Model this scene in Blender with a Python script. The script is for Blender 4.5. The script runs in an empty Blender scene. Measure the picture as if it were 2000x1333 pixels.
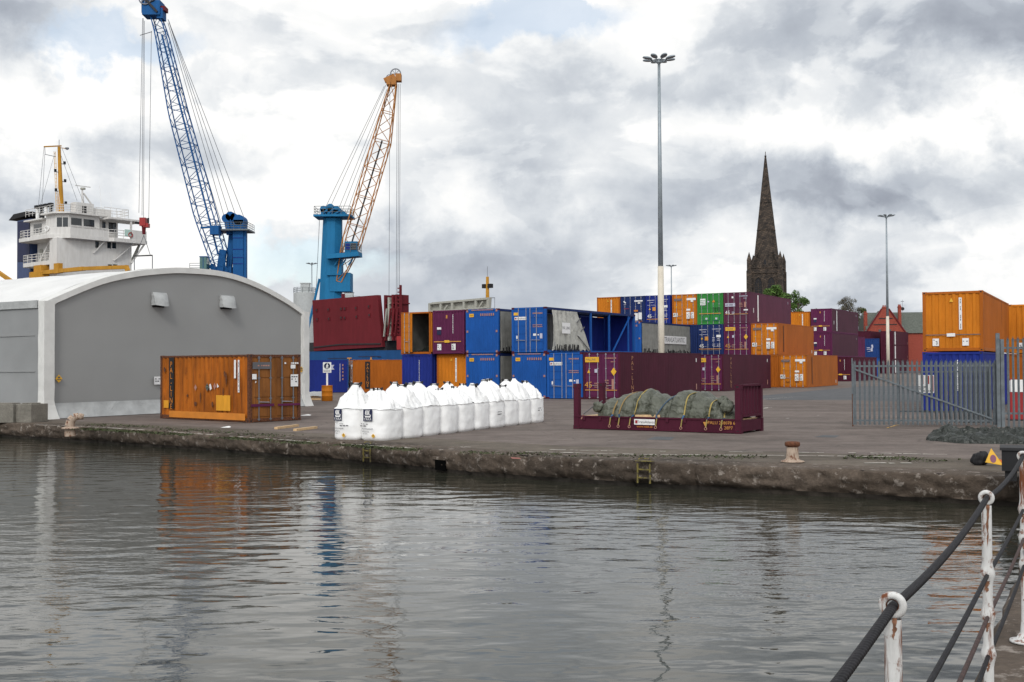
import bpy, math, random
from mathutils import Vector, Matrix, noise
R = math.radians
rnd = random.Random(7)
C = bpy.context.scene.collection
scene = bpy.context.scene

# ------------------------------------------------------------------ camera
FPX, PITCH, ROLL, EYE = 2150.0, 0.0219, -0.0052, 2.127
cam_d = bpy.data.cameras.new('camera'); cam = bpy.data.objects.new('camera', cam_d); C.objects.link(cam)
cam_d.sensor_width = 36; cam_d.lens = FPX/2000*36; cam_d.clip_start = 0.05; cam_d.clip_end = 3000
RM = Matrix.Rotation(math.pi/2+PITCH, 3, 'X') @ Matrix.Rotation(ROLL, 3, 'Z')
cam.matrix_world = Matrix.Translation((0, 0, EYE)) @ RM.to_4x4()
scene.camera = cam
def ray(u, v): return RM @ Vector(((u-1000)/FPX, -(v-666.5)/FPX, -1))
def G(u, v, z=0.0):
    d = ray(u, v); t = (z-EYE)/d.z; return Vector((d.x*t, d.y*t, z))
def D(u, v, Y):
    d = ray(u, v); t = Y/d.y; return Vector((d.x*t, Y, EYE+d.z*t))
def PP(u, v, p, dirv):              # pixel ray meets the upright plane through p along dirv
    d = ray(u, v); n = Vector((-dirv[1], dirv[0])); t = (n.x*p[0]+n.y*p[1])/(n.x*d.x+n.y*d.y)
    return Vector((d.x*t, d.y*t, EYE+d.z*t))

# ------------------------------------------------------------------ light
SUN_EL, SUN_AZ = 38, 186            # compass azimuth: from behind the camera
scene.view_settings.view_transform = 'Standard'; scene.view_settings.look = 'None'
scene.view_settings.exposure = 0.0; scene.view_settings.gamma = 1
w = bpy.data.worlds.new('World'); scene.world = w; w.use_nodes = True
wn, wl = w.node_tree.nodes, w.node_tree.links; wn.clear()
def N(t, **k):
    n = wn.new(t)
    for a, b in k.items(): setattr(n, a, b)
    return n
def wm(op, a, b=None, c=None):
    n = wn.new('ShaderNodeMath'); n.operation = op
    for i, x in enumerate((a, b, c)):
        if x is None: continue
        if isinstance(x, (int, float)): n.inputs[i].default_value = x
        else: wl.new(x, n.inputs[i])
    return n.outputs[0]
sky = N('ShaderNodeTexSky'); sky.sky_type = 'NISHITA'; sky.sun_disc = False
sky.sun_elevation = R(SUN_EL); sky.sun_rotation = R(SUN_AZ)
tc = N('ShaderNodeTexCoord')
sep = N('ShaderNodeSeparateXYZ'); wl.new(tc.outputs['Generated'], sep.inputs[0])
dz = wm('ADD', wm('MAXIMUM', sep.outputs[2], 0.0), 0.16)
comb = N('ShaderNodeCombineXYZ')
wl.new(wm('DIVIDE', sep.outputs[0], dz), comb.inputs[0]); wl.new(wm('DIVIDE', sep.outputs[1], dz), comb.inputs[1])
def wnoise(scale, detail, rough, dist=0.0, src=comb.outputs[0]):
    n = N('ShaderNodeTexNoise'); n.inputs['Scale'].default_value = scale; n.inputs['Detail'].default_value = detail
    n.inputs['Roughness'].default_value = rough; n.inputs['Distortion'].default_value = dist
    wl.new(src, n.inputs['Vector']); return n
sqz = N('ShaderNodeCombineXYZ'); wl.new(sep.outputs[0], sqz.inputs[0]); wl.new(sep.outputs[1], sqz.inputs[1]); wl.new(wm('MULTIPLY', sep.outputs[2], 1.9), sqz.inputs[2])
n_big = wnoise(2.6, 10, 0.52, 0.25, sqz.outputs[0]); n_mid = wnoise(7.5, 10, 0.56, 0.35, sqz.outputs[0])
# warped direction so that the cloud masses get ragged edges
n_w = wnoise(9.0, 8, 0.6, 0.0, tc.outputs['Generated'])
wsub = N('ShaderNodeVectorMath', operation='SUBTRACT'); wl.new(n_w.outputs['Color'], wsub.inputs[0]); wsub.inputs[1].default_value = (.5, .5, .5)
wsc = N('ShaderNodeVectorMath', operation='SCALE'); wl.new(wsub.outputs[0], wsc.inputs[0]); wsc.inputs['Scale'].default_value = 0.16
wadd = N('ShaderNodeVectorMath', operation='ADD'); wl.new(tc.outputs['Generated'], wadd.inputs[0]); wl.new(wsc.outputs[0], wadd.inputs[1])
def blob(u, v, rx, ry):
    d = ray(u, v).normalized(); X = Vector((d.y, -d.x, 0)).normalized(); Z = X.cross(d)
    a = N('ShaderNodeVectorMath', operation='SUBTRACT'); wl.new(wadd.outputs[0], a.inputs[0]); a.inputs[1].default_value = d
    def dt(vec, r):
        q = N('ShaderNodeVectorMath', operation='DOT_PRODUCT'); wl.new(a.outputs[0], q.inputs[0]); q.inputs[1].default_value = vec*(FPX/r)
        return wm('POWER', wm('ABSOLUTE', q.outputs['Value']), 2.0)
    e = wm('ADD', dt(X, rx), dt(Z, ry))
    return wm('SUBTRACT', 1.0, wm('MINIMUM', wm('POWER', e, 0.5), 1.0)) 
BL = [(110, 190, 190, 110, .40), (470, 90, 330, 120, .32), (760, 300, 240, 120, .25), (1150, 400, 260, 90, .30), (1480, 245, 220, 60, .34),
      (1880, 230, 220, 70, .38), (1620, 470, 260, 70, .34), (1000, 150, 300, 120, .18), (1350, 100, 230, 100, .22), (640, 400, 160, 60, .2), (200, 480, 260, 60, .2),
      (60, 60, 200, 70, -.28), (90, 340, 280, 90, -.34), (20, 440, 200, 70, -.22), (400, 300, 200, 110, -.26), (660, 110, 240, 50, -.16), (1010, 330, 150, 60, -.34),
      (1150, 190, 260, 60, -.10), (1760, 90, 420, 100, -.40), (1980, 190, 120, 60, -.15), (1720, 360, 380, 80, -.34), (1230, 440, 200, 60, -.15),
      (640, 470, 220, 60, -.22), (1900, 440, 260, 60, -.24), (1900, 590, 300, 60, -.28), (870, 500, 180, 40, -.16)]
acc = wm('ADD', wm('MULTIPLY', wm('SUBTRACT', n_big.outputs['Fac'], .5), 1.2), wm('MULTIPLY', wm('SUBTRACT', n_mid.outputs['Fac'], .5), .75))
vw = N('ShaderNodeVectorMath', operation='ADD'); vsc = N('ShaderNodeVectorMath', operation='SCALE'); wl.new(wsub.outputs[0], vsc.inputs[0]); vsc.inputs['Scale'].default_value = 0.22
wl.new(sqz.outputs[0], vw.inputs[0]); wl.new(vsc.outputs[0], vw.inputs[1])
def puff(scale, off):
    v = N('ShaderNodeTexVoronoi'); v.feature = 'SMOOTH_F1'; v.inputs['Scale'].default_value = scale; v.inputs['Smoothness'].default_value = .35
    mp = N('ShaderNodeMapping'); mp.inputs['Location'].default_value = off; wl.new(vw.outputs[0], mp.inputs[0]); wl.new(mp.outputs[0], v.inputs['Vector']); return v.outputs['Distance']
acc = wm('ADD', acc, wm('MULTIPLY', wm('SUBTRACT', .42, puff(6.5, (0, 0, 0))), .40))
acc = wm('ADD', acc, wm('MULTIPLY', wm('SUBTRACT', .42, puff(15.0, (3, 1, 2))), .16))
edge_ = N('ShaderNodeMapRange'); edge_.interpolation_type = 'SMOOTHSTEP'; edge_.inputs[1].default_value = .495; edge_.inputs[2].default_value = .52; wl.new(n_big.outputs['Fac'], edge_.inputs[0])
acc = wm('ADD', acc, wm('MULTIPLY', wm('SUBTRACT', edge_.outputs[0], .5), .20))
for nn_, lo, hi, am in ((n_mid, .50, .53, .06), (n_big, .57, .60, .11), (n_mid, .58, .61, .04)):
    e2 = N('ShaderNodeMapRange'); e2.interpolation_type = 'SMOOTHSTEP'; e2.inputs[1].default_value = lo; e2.inputs[2].default_value = hi; wl.new(nn_.outputs['Fac'], e2.inputs[0])
    acc = wm('ADD', acc, wm('MULTIPLY', wm('SUBTRACT', e2.outputs[0], .35), am))
acc = wm('ADD', acc, 0.84)
for u, v, rx, ry, am in BL: acc = wm('ADD', acc, wm('MULTIPLY', blob(u, v, rx*1.35, ry*1.35), am*1.15))
ramp = N('ShaderNodeValToRGB'); wl.new(acc, ramp.inputs[0]); el = ramp.color_ramp.elements
el[0].position = 0.08; el[0].color = (.33, .36, .42, 1); el[1].position = 1.0; el[1].color = (1.06, 1.05, 1.03, 1)
for p, c in ((.36, (.50, .54, .60, 1)), (.60, (.70, .735, .775, 1)), (.84, (.91, .925, .935, 1))):
    e = ramp.color_ramp.elements.new(p); e.color = c
_az, _el = R(SUN_AZ), R(SUN_EL)
sdot = N('ShaderNodeVectorMath', operation='DOT_PRODUCT'); wl.new(tc.outputs['Generated'], sdot.inputs[0]); sdot.inputs[1].default_value = (math.sin(_az)*math.cos(_el), math.cos(_az)*math.cos(_el), math.sin(_el))
glow = wm('ADD', 10.0, wm('MULTIPLY', wm('POWER', wm('MAXIMUM', sdot.outputs['Value'], 0.0), 3.0), 9.0))     # thin bright cloud round the hidden sun
gain = N('ShaderNodeVectorMath', operation='SCALE'); wl.new(ramp.outputs[0], gain.inputs[0]); wl.new(glow, gain.inputs['Scale'])
hole = 0.0
hs = None
for u, v, rx, ry in ((1050, 38, 190, 46), (215, 98, 130, 34), (560, 512, 170, 40), (1090, 20, 100, 40)):
    b = wm('MULTIPLY', blob(u, v, rx*1.3, ry*1.3), 1.9); hs = b if hs is None else wm('ADD', hs, b)
hs = wm('MINIMUM', wm('MULTIPLY', hs, 0.7), 0.6)
skyc = N('ShaderNodeVectorMath', operation='SCALE'); wl.new(sky.outputs[0], skyc.inputs[0]); skyc.inputs['Scale'].default_value = 1.0
skyb = N('ShaderNodeVectorMath', operation='ADD'); wl.new(skyc.outputs[0], skyb.inputs[0]); skyb.inputs[1].default_value = (3.2, 3.4, 3.4)
mx = N('ShaderNodeMixRGB'); wl.new(hs, mx.inputs[0]); wl.new(gain.outputs[0], mx.inputs[1]); wl.new(skyb.outputs[0], mx.inputs[2])
bg = N('ShaderNodeBackground'); wl.new(mx.outputs[0], bg.inputs[0]); bg.inputs[1].default_value = 0.1
wo = N('ShaderNodeOutputWorld'); wl.new(bg.outputs[0], wo.inputs[0])
sd = bpy.data.lights.new('sun', 'SUN'); sd.energy = 1.35; sd.angle = R(14); sd.color = (1, .965, .91)
so = bpy.data.objects.new('sun', sd); C.objects.link(so)
az = R(SUN_AZ); sv = Vector((math.sin(az)*math.cos(R(SUN_EL)), math.cos(az)*math.cos(R(SUN_EL)), math.sin(R(SUN_EL))))
so.rotation_euler = sv.to_track_quat('Z', 'Y').to_euler(); so.location = (-30, -30, 60)

# ------------------------------------------------------------------ materials
def newmat(name):
    m = bpy.data.materials.new(name); m.use_nodes = True; nt = m.node_tree; return m, nt.nodes, nt.links, nt.nodes['Principled BSDF']
def rgba(c): return (c[0], c[1], c[2], 1)
def plain(name, col, rough=.6, metal=0., var=.12, scale=3., spec=.4):
    m, n, l, b = newmat(name)
    t = n.new('ShaderNodeTexCoord'); x = n.new('ShaderNodeTexNoise'); x.inputs['Scale'].default_value = scale; x.inputs['Detail'].default_value = 6
    l.new(t.outputs['Object'], x.inputs['Vector'])
    r = n.new('ShaderNodeValToRGB'); l.new(x.outputs['Fac'], r.inputs[0])
    r.color_ramp.elements[0].position = .3; r.color_ramp.elements[1].position = .7
    r.color_ramp.elements[0].color = rgba([c*(1-var) for c in col]); r.color_ramp.elements[1].color = rgba([min(1, c*(1+var)) for c in col])
    l.new(r.outputs[0], b.inputs['Base Color']); b.inputs['Roughness'].default_value = rough; b.inputs['Metallic'].default_value = metal
    b.inputs['Specular IOR Level'].default_value = spec
    return m
def paint(name, col, rust=.2, rough=.68, rcol=(.075, .022, .008), fade=.16, sc=1.0, spec=.18, soft=0.0):
    """weathered paint: tonal fading, blotches and run-down streaks of rust"""
    m, n, l, b = newmat(name)
    t = n.new('ShaderNodeTexCoord'); oi = n.new('ShaderNodeObjectInfo')
    ad = n.new('ShaderNodeVectorMath'); ad.operation = 'ADD'; l.new(t.outputs['Object'], ad.inputs[0])
    sc3 = n.new('ShaderNodeVectorMath'); sc3.operation = 'SCALE'; sc3.inputs[0].default_value = (37, 17, 5); l.new(oi.outputs['Random'], sc3.inputs['Scale'])
    l.new(sc3.outputs[0], ad.inputs[1])
    def nz(scale, detail, mp):
        k = n.new('ShaderNodeMapping'); k.inputs['Scale'].default_value = mp; l.new(ad.outputs[0], k.inputs[0])
        x = n.new('ShaderNodeTexNoise'); x.inputs['Scale'].default_value = scale; x.inputs['Detail'].default_value = detail; x.inputs['Roughness'].default_value = .65
        l.new(k.outputs[0], x.inputs['Vector']); return x.outputs['Fac']
    def rp(src, a, c):
        r = n.new('ShaderNodeMapRange'); r.inputs[1].default_value = a; r.inputs[2].default_value = c; l.new(src, r.inputs[0]); return r.outputs[0]
    tone = nz(.7*sc, 5, (1, 1, .45)); fine = nz(9*sc, 4, (1, 1, .15))
    r = n.new('ShaderNodeValToRGB'); l.new(tone, r.inputs[0])
    r.color_ramp.elements[0].position = .32; r.color_ramp.elements[1].position = .7
    r.color_ramp.elements[0].color = rgba([c*(1-fade) for c in col]); r.color_ramp.elements[1].color = rgba([min(1, c*(1+fade)) for c in col])
    g = n.new('ShaderNodeMixRGB'); g.blend_type = 'MULTIPLY'; g.inputs[0].default_value = .35
    q = n.new('ShaderNodeValToRGB'); l.new(fine, q.inputs[0]); q.color_ramp.elements[0].position = .35; q.color_ramp.elements[0].color = (.62, .6, .58, 1); q.color_ramp.elements[1].position = .62
    l.new(r.outputs[0], g.inputs[1]); l.new(q.outputs[0], g.inputs[2])
    st = nz(4.5*sc, 8, (1, 1, .10)); bl = nz(2.3*sc, 9, (1, 1, .8))
    th = .78-.30*rust
    a1 = rp(st, th, th+.10+soft); a2 = rp(bl, th+.02+soft*.5, th+.10+soft*1.2)
    mxm = n.new('ShaderNodeMath'); mxm.operation = 'MAXIMUM'; l.new(a1, mxm.inputs[0]); l.new(a2, mxm.inputs[1])
    g2 = n.new('ShaderNodeMixRGB'); l.new(mxm.outputs[0], g2.inputs[0]); l.new(g.outputs[0], g2.inputs[1]); g2.inputs[2].default_value = rgba(rcol)
    l.new(g2.outputs[0], b.inputs['Base Color'])
    b.inputs['Roughness'].default_value = rough; b.inputs['Specular IOR Level'].default_value = spec
    bm = n.new('ShaderNodeBump'); bm.inputs['Strength'].default_value = .15; bm.inputs['Distance'].default_value = .05; l.new(bl, bm.inputs['Height']); l.new(bm.outputs[0], b.inputs['Normal'])
    return m
M = {}
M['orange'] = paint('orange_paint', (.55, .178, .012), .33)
M['orange_dark'] = paint('brown_and_shaded_orange_paint', (.38, .105, .010), .45)  # darker orange; as sidemat, the side walls' shade painted into their colour
M['orange_rusty'] = paint('rusty_orange_paint', (.40, .115, .010), 1.0, fade=.4, rcol=(.075, .020, .008), soft=.20)
M['door_rusty'] = paint('dirty_brown_orange_paint', (.22, .085, .022), .95, fade=.35, rcol=(.06, .022, .012), soft=.22)
M['orange_clean'] = plain('clean_orange_paint', (.55, .19, .02), .5)
M['yellow_patch'] = paint('yellow_orange_patch', (.72, .33, .03), .4)
M['purple'] = paint('plum_paint', (.105, .017, .064), .12)
M['maroon'] = paint('maroon_and_shaded_plum_paint', (.066, .0095, .024), .15)  # own colour of the flat rack; on plum containers, shade painted into the sides
M['violet'] = paint('faded_plum_paint', (.10, .026, .054), .12)
M['plum_shaded'] = paint('shaded_plum_side_paint', (.070, .018, .036), .12)  # plum darkened for side walls turned from the light; shading set in colour
M['hullblue'] = paint('mid_blue_paint', (.012, .045, .18), .12)
M['blue'] = paint('blue_paint', (.010, .085, .34), .12)
M['deepblue'] = paint('deep_blue_paint', (.012, .026, .20), .14)
M['navy'] = paint('navy_paint', (.012, .028, .115), .1)
M['green'] = paint('green_paint', (.035, .22, .045), .15)
M['dark'] = plain('dark_grey_metal', (.02, .02, .022), .7)
M['black'] = plain('black', (.012, .012, .014), .75)
M['rust'] = plain('rust', (.10, .035, .015), .85, var=.5, scale=14)
M['steel'] = plain('galvanised_steel', (.118, .138, .152), .6, .1, .25, 6)
M['rodmetal'] = plain('dull_rod_metal', (.33, .33, .36), .5, .3)
M['white'] = plain('white_paint', (.78, .78, .77), .5, var=.05)
M['sticker'] = plain('white_sticker', (.72, .72, .72), .5, var=.08, scale=9)
M['yellow'] = plain('yellow_sticker', (.68, .38, .03), .5)
M['gold'] = plain('gold_lettering', (.52, .24, .05), .5)
M['tan'] = plain('tan_lettering', (.36, .18, .14), .5)
M['pale'] = plain('pale_lettering', (.45, .45, .55), .5)
M['greyink'] = plain('grey_ink', (.10, .10, .11), .6)
M['ink'] = plain('navy_ink', (.012, .016, .055), .6)
M['tarp'] = plain('grey_curtain_fabric', (.215, .215, .20), .75, var=.18, scale=2.2)
M['tarp_light'] = plain('light_grey_curtain_fabric', (.40, .40, .37), .7, var=.2, scale=2.5)
M['olive'] = plain('olive_grey_tarpaulin', (.092, .098, .076), .48, var=.22, scale=2.2)
M['blacktarp'] = plain('black_green_tarpaulin', (.020, .024, .020), .35, var=.3, scale=2.5)
M['fabric'] = plain('grey_shed_fabric', (.272, .275, .272), .7, var=.05, scale=.35)
M['fabric_side'] = plain('grey_side_fabric', (.255, .262, .265), .7, var=.10, scale=.5)
M['whitefabric'] = plain('white_roof_fabric', (.66, .66, .65), .6, var=.07, scale=.6)
M['trim'] = plain('off_white_trim_fabric', (.62, .62, .60), .65, var=.08, scale=2)
M['skirt'] = plain('pale_grey_ground_flap', (.36, .37, .37), .7, var=.15, scale=2)
M['bagwhite'] = plain('white_woven_bag', (.86, .86, .855), .65, var=.03, scale=8)
M['crane_blue'] = paint('crane_blue_paint', (.014, .155, .33), .12, sc=.3)
M['crane_navy'] = paint('crane_dark_blue_paint', (.010, .088, .26), .12, sc=.3)
M['crane_orange'] = paint('crane_orange_paint', (.42, .18, .05), .6, sc=.5)
M['shipwhite'] = paint('ship_white_paint', (.64, .63, .61), .14, fade=.06, sc=.3)
M['hull'] = paint('hull_blue_paint', (.012, .065, .19), .15, sc=.2)
M['oxide'] = paint('oxide_red_paint', (.135, .014, .020), .12, sc=.3)
M['cream'] = paint('cream_grey_paint', (.37, .37, .33), .3, sc=.5)
M['mast'] = paint('ochre_mast_paint', (.48, .24, .03), .5)
M['glass'] = plain('dark_window_glass', (.012, .016, .018), .08, spec=.8)
M['red'] = plain('red_paint', (.30, .018, .018), .5)
M['cable'] = plain('steel_cable', (.16, .17, .19), .5, .4)
M['lampbeige'] = plain('beige_pole_paint', (.58, .53, .44), .5, var=.08, scale=2)
M['lampgrey'] = plain('grey_pole_paint', (.27, .31, .34), .45, .2, .1)
M['wood'] = plain('pale_timber', (.58, .40, .22), .8, var=.2, scale=7)
M['brick'] = plain('red_brick', (.27, .055, .035), .85, var=.25, scale=5)
M['slate'] = plain('slate_roof', (.085, .095, .080), .7, var=.25, scale=3)
M['silo'] = plain('pale_silo_paint', (.42, .44, .44), .6, var=.08)
M['bark'] = plain('bark', (.09, .07, .05), .9, var=.3)
M['leaf'] = plain('green_foliage', (.065, .125, .022), .7, var=.55, scale=.9)
M['leaf2'] = plain('olive_foliage', (.085, .10, .035), .75, var=.45, scale=.9)
M['twig'] = plain('brown_green_buds', (.10, .092, .062), .9, var=.4, scale=.9)
M['strap_y'] = plain('yellow_strap', (.30, .23, .07), .7)
M['strap_b'] = plain('blue_strap', (.03, .09, .20), .7)
def crumple(m, scale, dist):
    n, l, b = m.node_tree.nodes, m.node_tree.links, m.node_tree.nodes['Principled BSDF']; t = n.new('ShaderNodeTexCoord')
    prev = None
    for sc_, d_ in ((scale, dist), (scale*2.6, dist*.4)):
        v = n.new('ShaderNodeTexNoise'); v.inputs['Scale'].default_value = sc_; v.inputs['Detail'].default_value = 2; v.inputs['Distortion'].default_value = 1.2; l.new(t.outputs['Object'], v.inputs['Vector'])
        a = n.new('ShaderNodeMath'); a.operation = 'SUBTRACT'; l.new(v.outputs['Fac'], a.inputs[0]); a.inputs[1].default_value = .5
        c = n.new('ShaderNodeMath'); c.operation = 'ABSOLUTE'; l.new(a.outputs[0], c.inputs[0]); p = n.new('ShaderNodeMath'); p.operation = 'POWER'; l.new(c.outputs[0], p.inputs[0]); p.inputs[1].default_value = .6
        bm = n.new('ShaderNodeBump'); bm.invert = True; bm.inputs['Strength'].default_value = 1; bm.inputs['Distance'].default_value = d_; l.new(p.outputs[0], bm.inputs['Height'])
        if prev: l.new(prev.outputs[0], bm.inputs['Normal'])
        prev = bm
    l.new(prev.outputs[0], b.inputs['Normal'])
M['bagtop'] = plain('white_bag_skirt', (.82, .82, .815), .7, var=.03, scale=8)
crumple(M['olive'], 1.3, .085); crumple(M['blacktarp'], 1.7, .10); crumple(M['bagtop'], 2.0, .03); crumple(M['skirt'], .8, .04); crumple(M['tarp_light'], 1.2, .05); crumple(M['whitefabric'], .35, .05)
def brickish(name, c1, c2, cm, scale, rough=.9):
    m, n, l, b = newmat(name); t = n.new('ShaderNodeTexCoord')
    br = n.new('ShaderNodeTexBrick'); br.inputs['Scale'].default_value = scale; br.inputs['Color1'].default_value = rgba(c1); br.inputs['Color2'].default_value = rgba(c2); br.inputs['Mortar'].default_value = rgba(cm)
    br.inputs['Mortar Size'].default_value = .03; br.inputs['Bias'].default_value = -.2
    k = n.new('ShaderNodeMapping'); k.inputs['Rotation'].default_value = (R(90), 0, R(20)); l.new(t.outputs['Object'], k.inputs[0]); l.new(k.outputs[0], br.inputs['Vector'])
    x = n.new('ShaderNodeTexNoise'); x.inputs['Scale'].default_value = .8; x.inputs['Detail'].default_value = 9; x.inputs['Roughness'].default_value = .7; l.new(t.outputs['Object'], x.inputs['Vector'])
    r = n.new('ShaderNodeValToRGB'); l.new(x.outputs['Fac'], r.inputs[0]); r.color_ramp.elements[0].position = .35; r.color_ramp.elements[0].color = (.25, .24, .25, 1); r.color_ramp.elements[1].position = .72; r.color_ramp.elements[1].color = (1.5, 1.35, 1.2, 1)
    g = n.new('ShaderNodeMixRGB'); g.blend_type = 'MULTIPLY'; g.inputs[0].default_value = 1; l.new(br.outputs[0], g.inputs[1]); l.new(r.outputs[0], g.inputs[2])
    l.new(g.outputs[0], b.inputs['Base Color']); b.inputs['Roughness'].default_value = rough; return m
M['stone'] = brickish('soot_blackened_sandstone', (.098, .078, .062), (.026, .023, .021), (.026, .023, .021), .62)
def ground_mat(name, base, dark, light, streak=True, bumpd=.01, mott=1.0, stain=None):
    m, n, l, b = newmat(name); t = n.new('ShaderNodeTexCoord')
    def nz(s, d, ro=.6, mp=(1, 1, 1), rot=0):
        k = n.new('ShaderNodeMapping'); k.inputs['Scale'].default_value = mp; k.inputs['Rotation'].default_value = (0, 0, rot); l.new(t.outputs['Object'], k.inputs[0])
        x = n.new('ShaderNodeTexNoise'); x.inputs['Scale'].default_value = s; x.inputs['Detail'].default_value = d; x.inputs['Roughness'].default_value = ro; l.new(k.outputs[0], x.inputs['Vector']); return x.outputs['Fac']
    a = nz(.22, 8, .6, (1, 2.2, 1), R(40)); f = nz(14, 6, .7); mpt = nz(1.6*mott, 9, .7)
    r = n.new('ShaderNodeValToRGB'); l.new(a, r.inputs[0]); e = r.color_ramp.elements; e[0].position = .3; e[0].color = rgba(dark); e[1].position = .72; e[1].color = rgba(light); q = e.new(.5); q.color = rgba(base)
    r2 = n.new('ShaderNodeValToRGB'); l.new(mpt, r2.inputs[0]); e = r2.color_ramp.elements; e[0].position = .3; e[0].color = (.62, .6, .58, 1); e[1].position = .68; e[1].color = (1.25, 1.22, 1.2, 1)
    g = n.new('ShaderNodeMixRGB'); g.blend_type = 'MULTIPLY'; g.inputs[0].default_value = .8; l.new(r.outputs[0], g.inputs[1]); l.new(r2.outputs[0], g.inputs[2])
    r3 = n.new('ShaderNodeValToRGB'); l.new(f, r3.inputs[0]); e = r3.color_ramp.elements; e[0].position = .3; e[0].color = (.6, .6, .6, 1); e[1].position = .7; e[1].color = (1.3, 1.3, 1.3, 1)
    g2 = n.new('ShaderNodeMixRGB'); g2.blend_type = 'MULTIPLY'; g2.inputs[0].default_value = .6; l.new(g.outputs[0], g2.inputs[1]); l.new(r3.outputs[0], g2.inputs[2])
    out = g2.outputs[0]
    if streak:      # long faint tyre tracks and patched, cracked areas
        tk = nz(1.1, 6, .6, (.10, 1.9, 1), R(-22)); mr = n.new('ShaderNodeMapRange'); mr.inputs[1].default_value = .56; mr.inputs[2].default_value = .66; mr.inputs[4].default_value = .38; l.new(tk, mr.inputs[0])
        g5 = n.new('ShaderNodeMixRGB'); l.new(mr.outputs[0], g5.inputs[0]); l.new(out, g5.inputs[1]); g5.inputs[2].default_value = rgba([c*.5 for c in base]); out = g5.outputs[0]
        vo = n.new('ShaderNodeTexVoronoi'); vo.feature = 'DISTANCE_TO_EDGE'; vo.inputs['Scale'].default_value = .16; wv = n.new('ShaderNodeVectorMath'); wv.operation = 'ADD'; xn = n.new('ShaderNodeTexNoise'); xn.inputs['Scale'].default_value = .8; xn.inputs['Detail'].default_value = 6
        l.new(t.outputs['Object'], xn.inputs['Vector']); l.new(t.outputs['Object'], wv.inputs[0]); l.new(xn.outputs['Color'], wv.inputs[1]); l.new(wv.outputs[0], vo.inputs['Vector'])
        mc = n.new('ShaderNodeMapRange'); mc.inputs[1].default_value = .0015; mc.inputs[2].default_value = .006; mc.inputs[3].default_value = .55; mc.inputs[4].default_value = 0; l.new(vo.outputs['Distance'], mc.inputs[0])
        g6 = n.new('ShaderNodeMixRGB'); l.new(mc.outputs[0], g6.inputs[0]); l.new(out, g6.inputs[1]); g6.inputs[2].default_value = rgba([c*.45 for c in base]); out = g6.outputs[0]
    if stain:
        s = nz(stain[1], 10, .72); mr = n.new('ShaderNodeMapRange'); mr.inputs[1].default_value = stain[2]; mr.inputs[2].default_value = stain[2]+.07; l.new(s, mr.inputs[0])
        g3 = n.new('ShaderNodeMixRGB'); l.new(mr.outputs[0], g3.inputs[0]); l.new(out, g3.inputs[1]); g3.inputs[2].default_value = rgba(stain[0]); out = g3.outputs[0]
    l.new(out, b.inputs['Base Color']); b.inputs['Roughness'].default_value = .88; b.inputs['Specular IOR Level'].default_value = .25
    bm = n.new('ShaderNodeBump'); bm.inputs['Strength'].default_value = .5; bm.inputs['Distance'].default_value = bumpd; l.new(f, bm.inputs['Height']); l.new(bm.outputs[0], b.inputs['Normal'])
    return m
M['asphalt'] = ground_mat('worn_asphalt', (.146, .121, .109), (.100, .083, .074), (.190, .160, .144))
M['asphalt_new'] = ground_mat('grey_asphalt', (.095, .100, .108), (.098, .104, .112), (.135, .142, .148))
M['coping'] = ground_mat('weathered_quay_stone', (.088, .069, .054), (.038, .031, .025), (.145, .116, .094), mott=3.4, streak=False, bumpd=.10, stain=((.27, .235, .205), 4.2, .56))
M['edge_top'] = ground_mat('worn_quay_apron', (.112, .094, .076), (.072, .060, .046), (.160, .136, .110), mott=1.4, bumpd=.02, stain=((.085, .088, .038), .9, .60))
M['concrete'] = ground_mat('concrete_blocks', (.215, .205, .18), (.15, .145, .125), (.30, .29, .26), bumpd=.01, mott=2, streak=False)
M['moss'] = plain('moss', (.040, .050, .015), .9, var=.5, scale=20)
M['roadpaint'] = plain('worn_white_road_paint', (.50, .47, .42), .8, var=.3, scale=12)
M['yellowworn'] = paint('worn_yellow_paint', (.20, .165, .045), 1.0, sc=4, rcol=(.07, .06, .045))
M['bollard'] = paint('flaking_cream_paint', (.42, .33, .26), .80, sc=4, rcol=(.13, .05, .025), rough=.8)
M['postwhite'] = paint('chipped_white_post_paint', (.62, .62, .61), .82, sc=8, rcol=(.16, .055, .025), fade=.08)
M['ruststain'] = plain('rust_streak', (.20, .095, .055), .9, var=.5, scale=60)
M['rope'] = plain('tarred_wire_rope', (.012, .011, .013), .6, spec=.25, var=.4, scale=40)
M['rope_rust'] = plain('rusty_wire_rope', (.055, .032, .028), .7, var=.4, scale=40)
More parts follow.
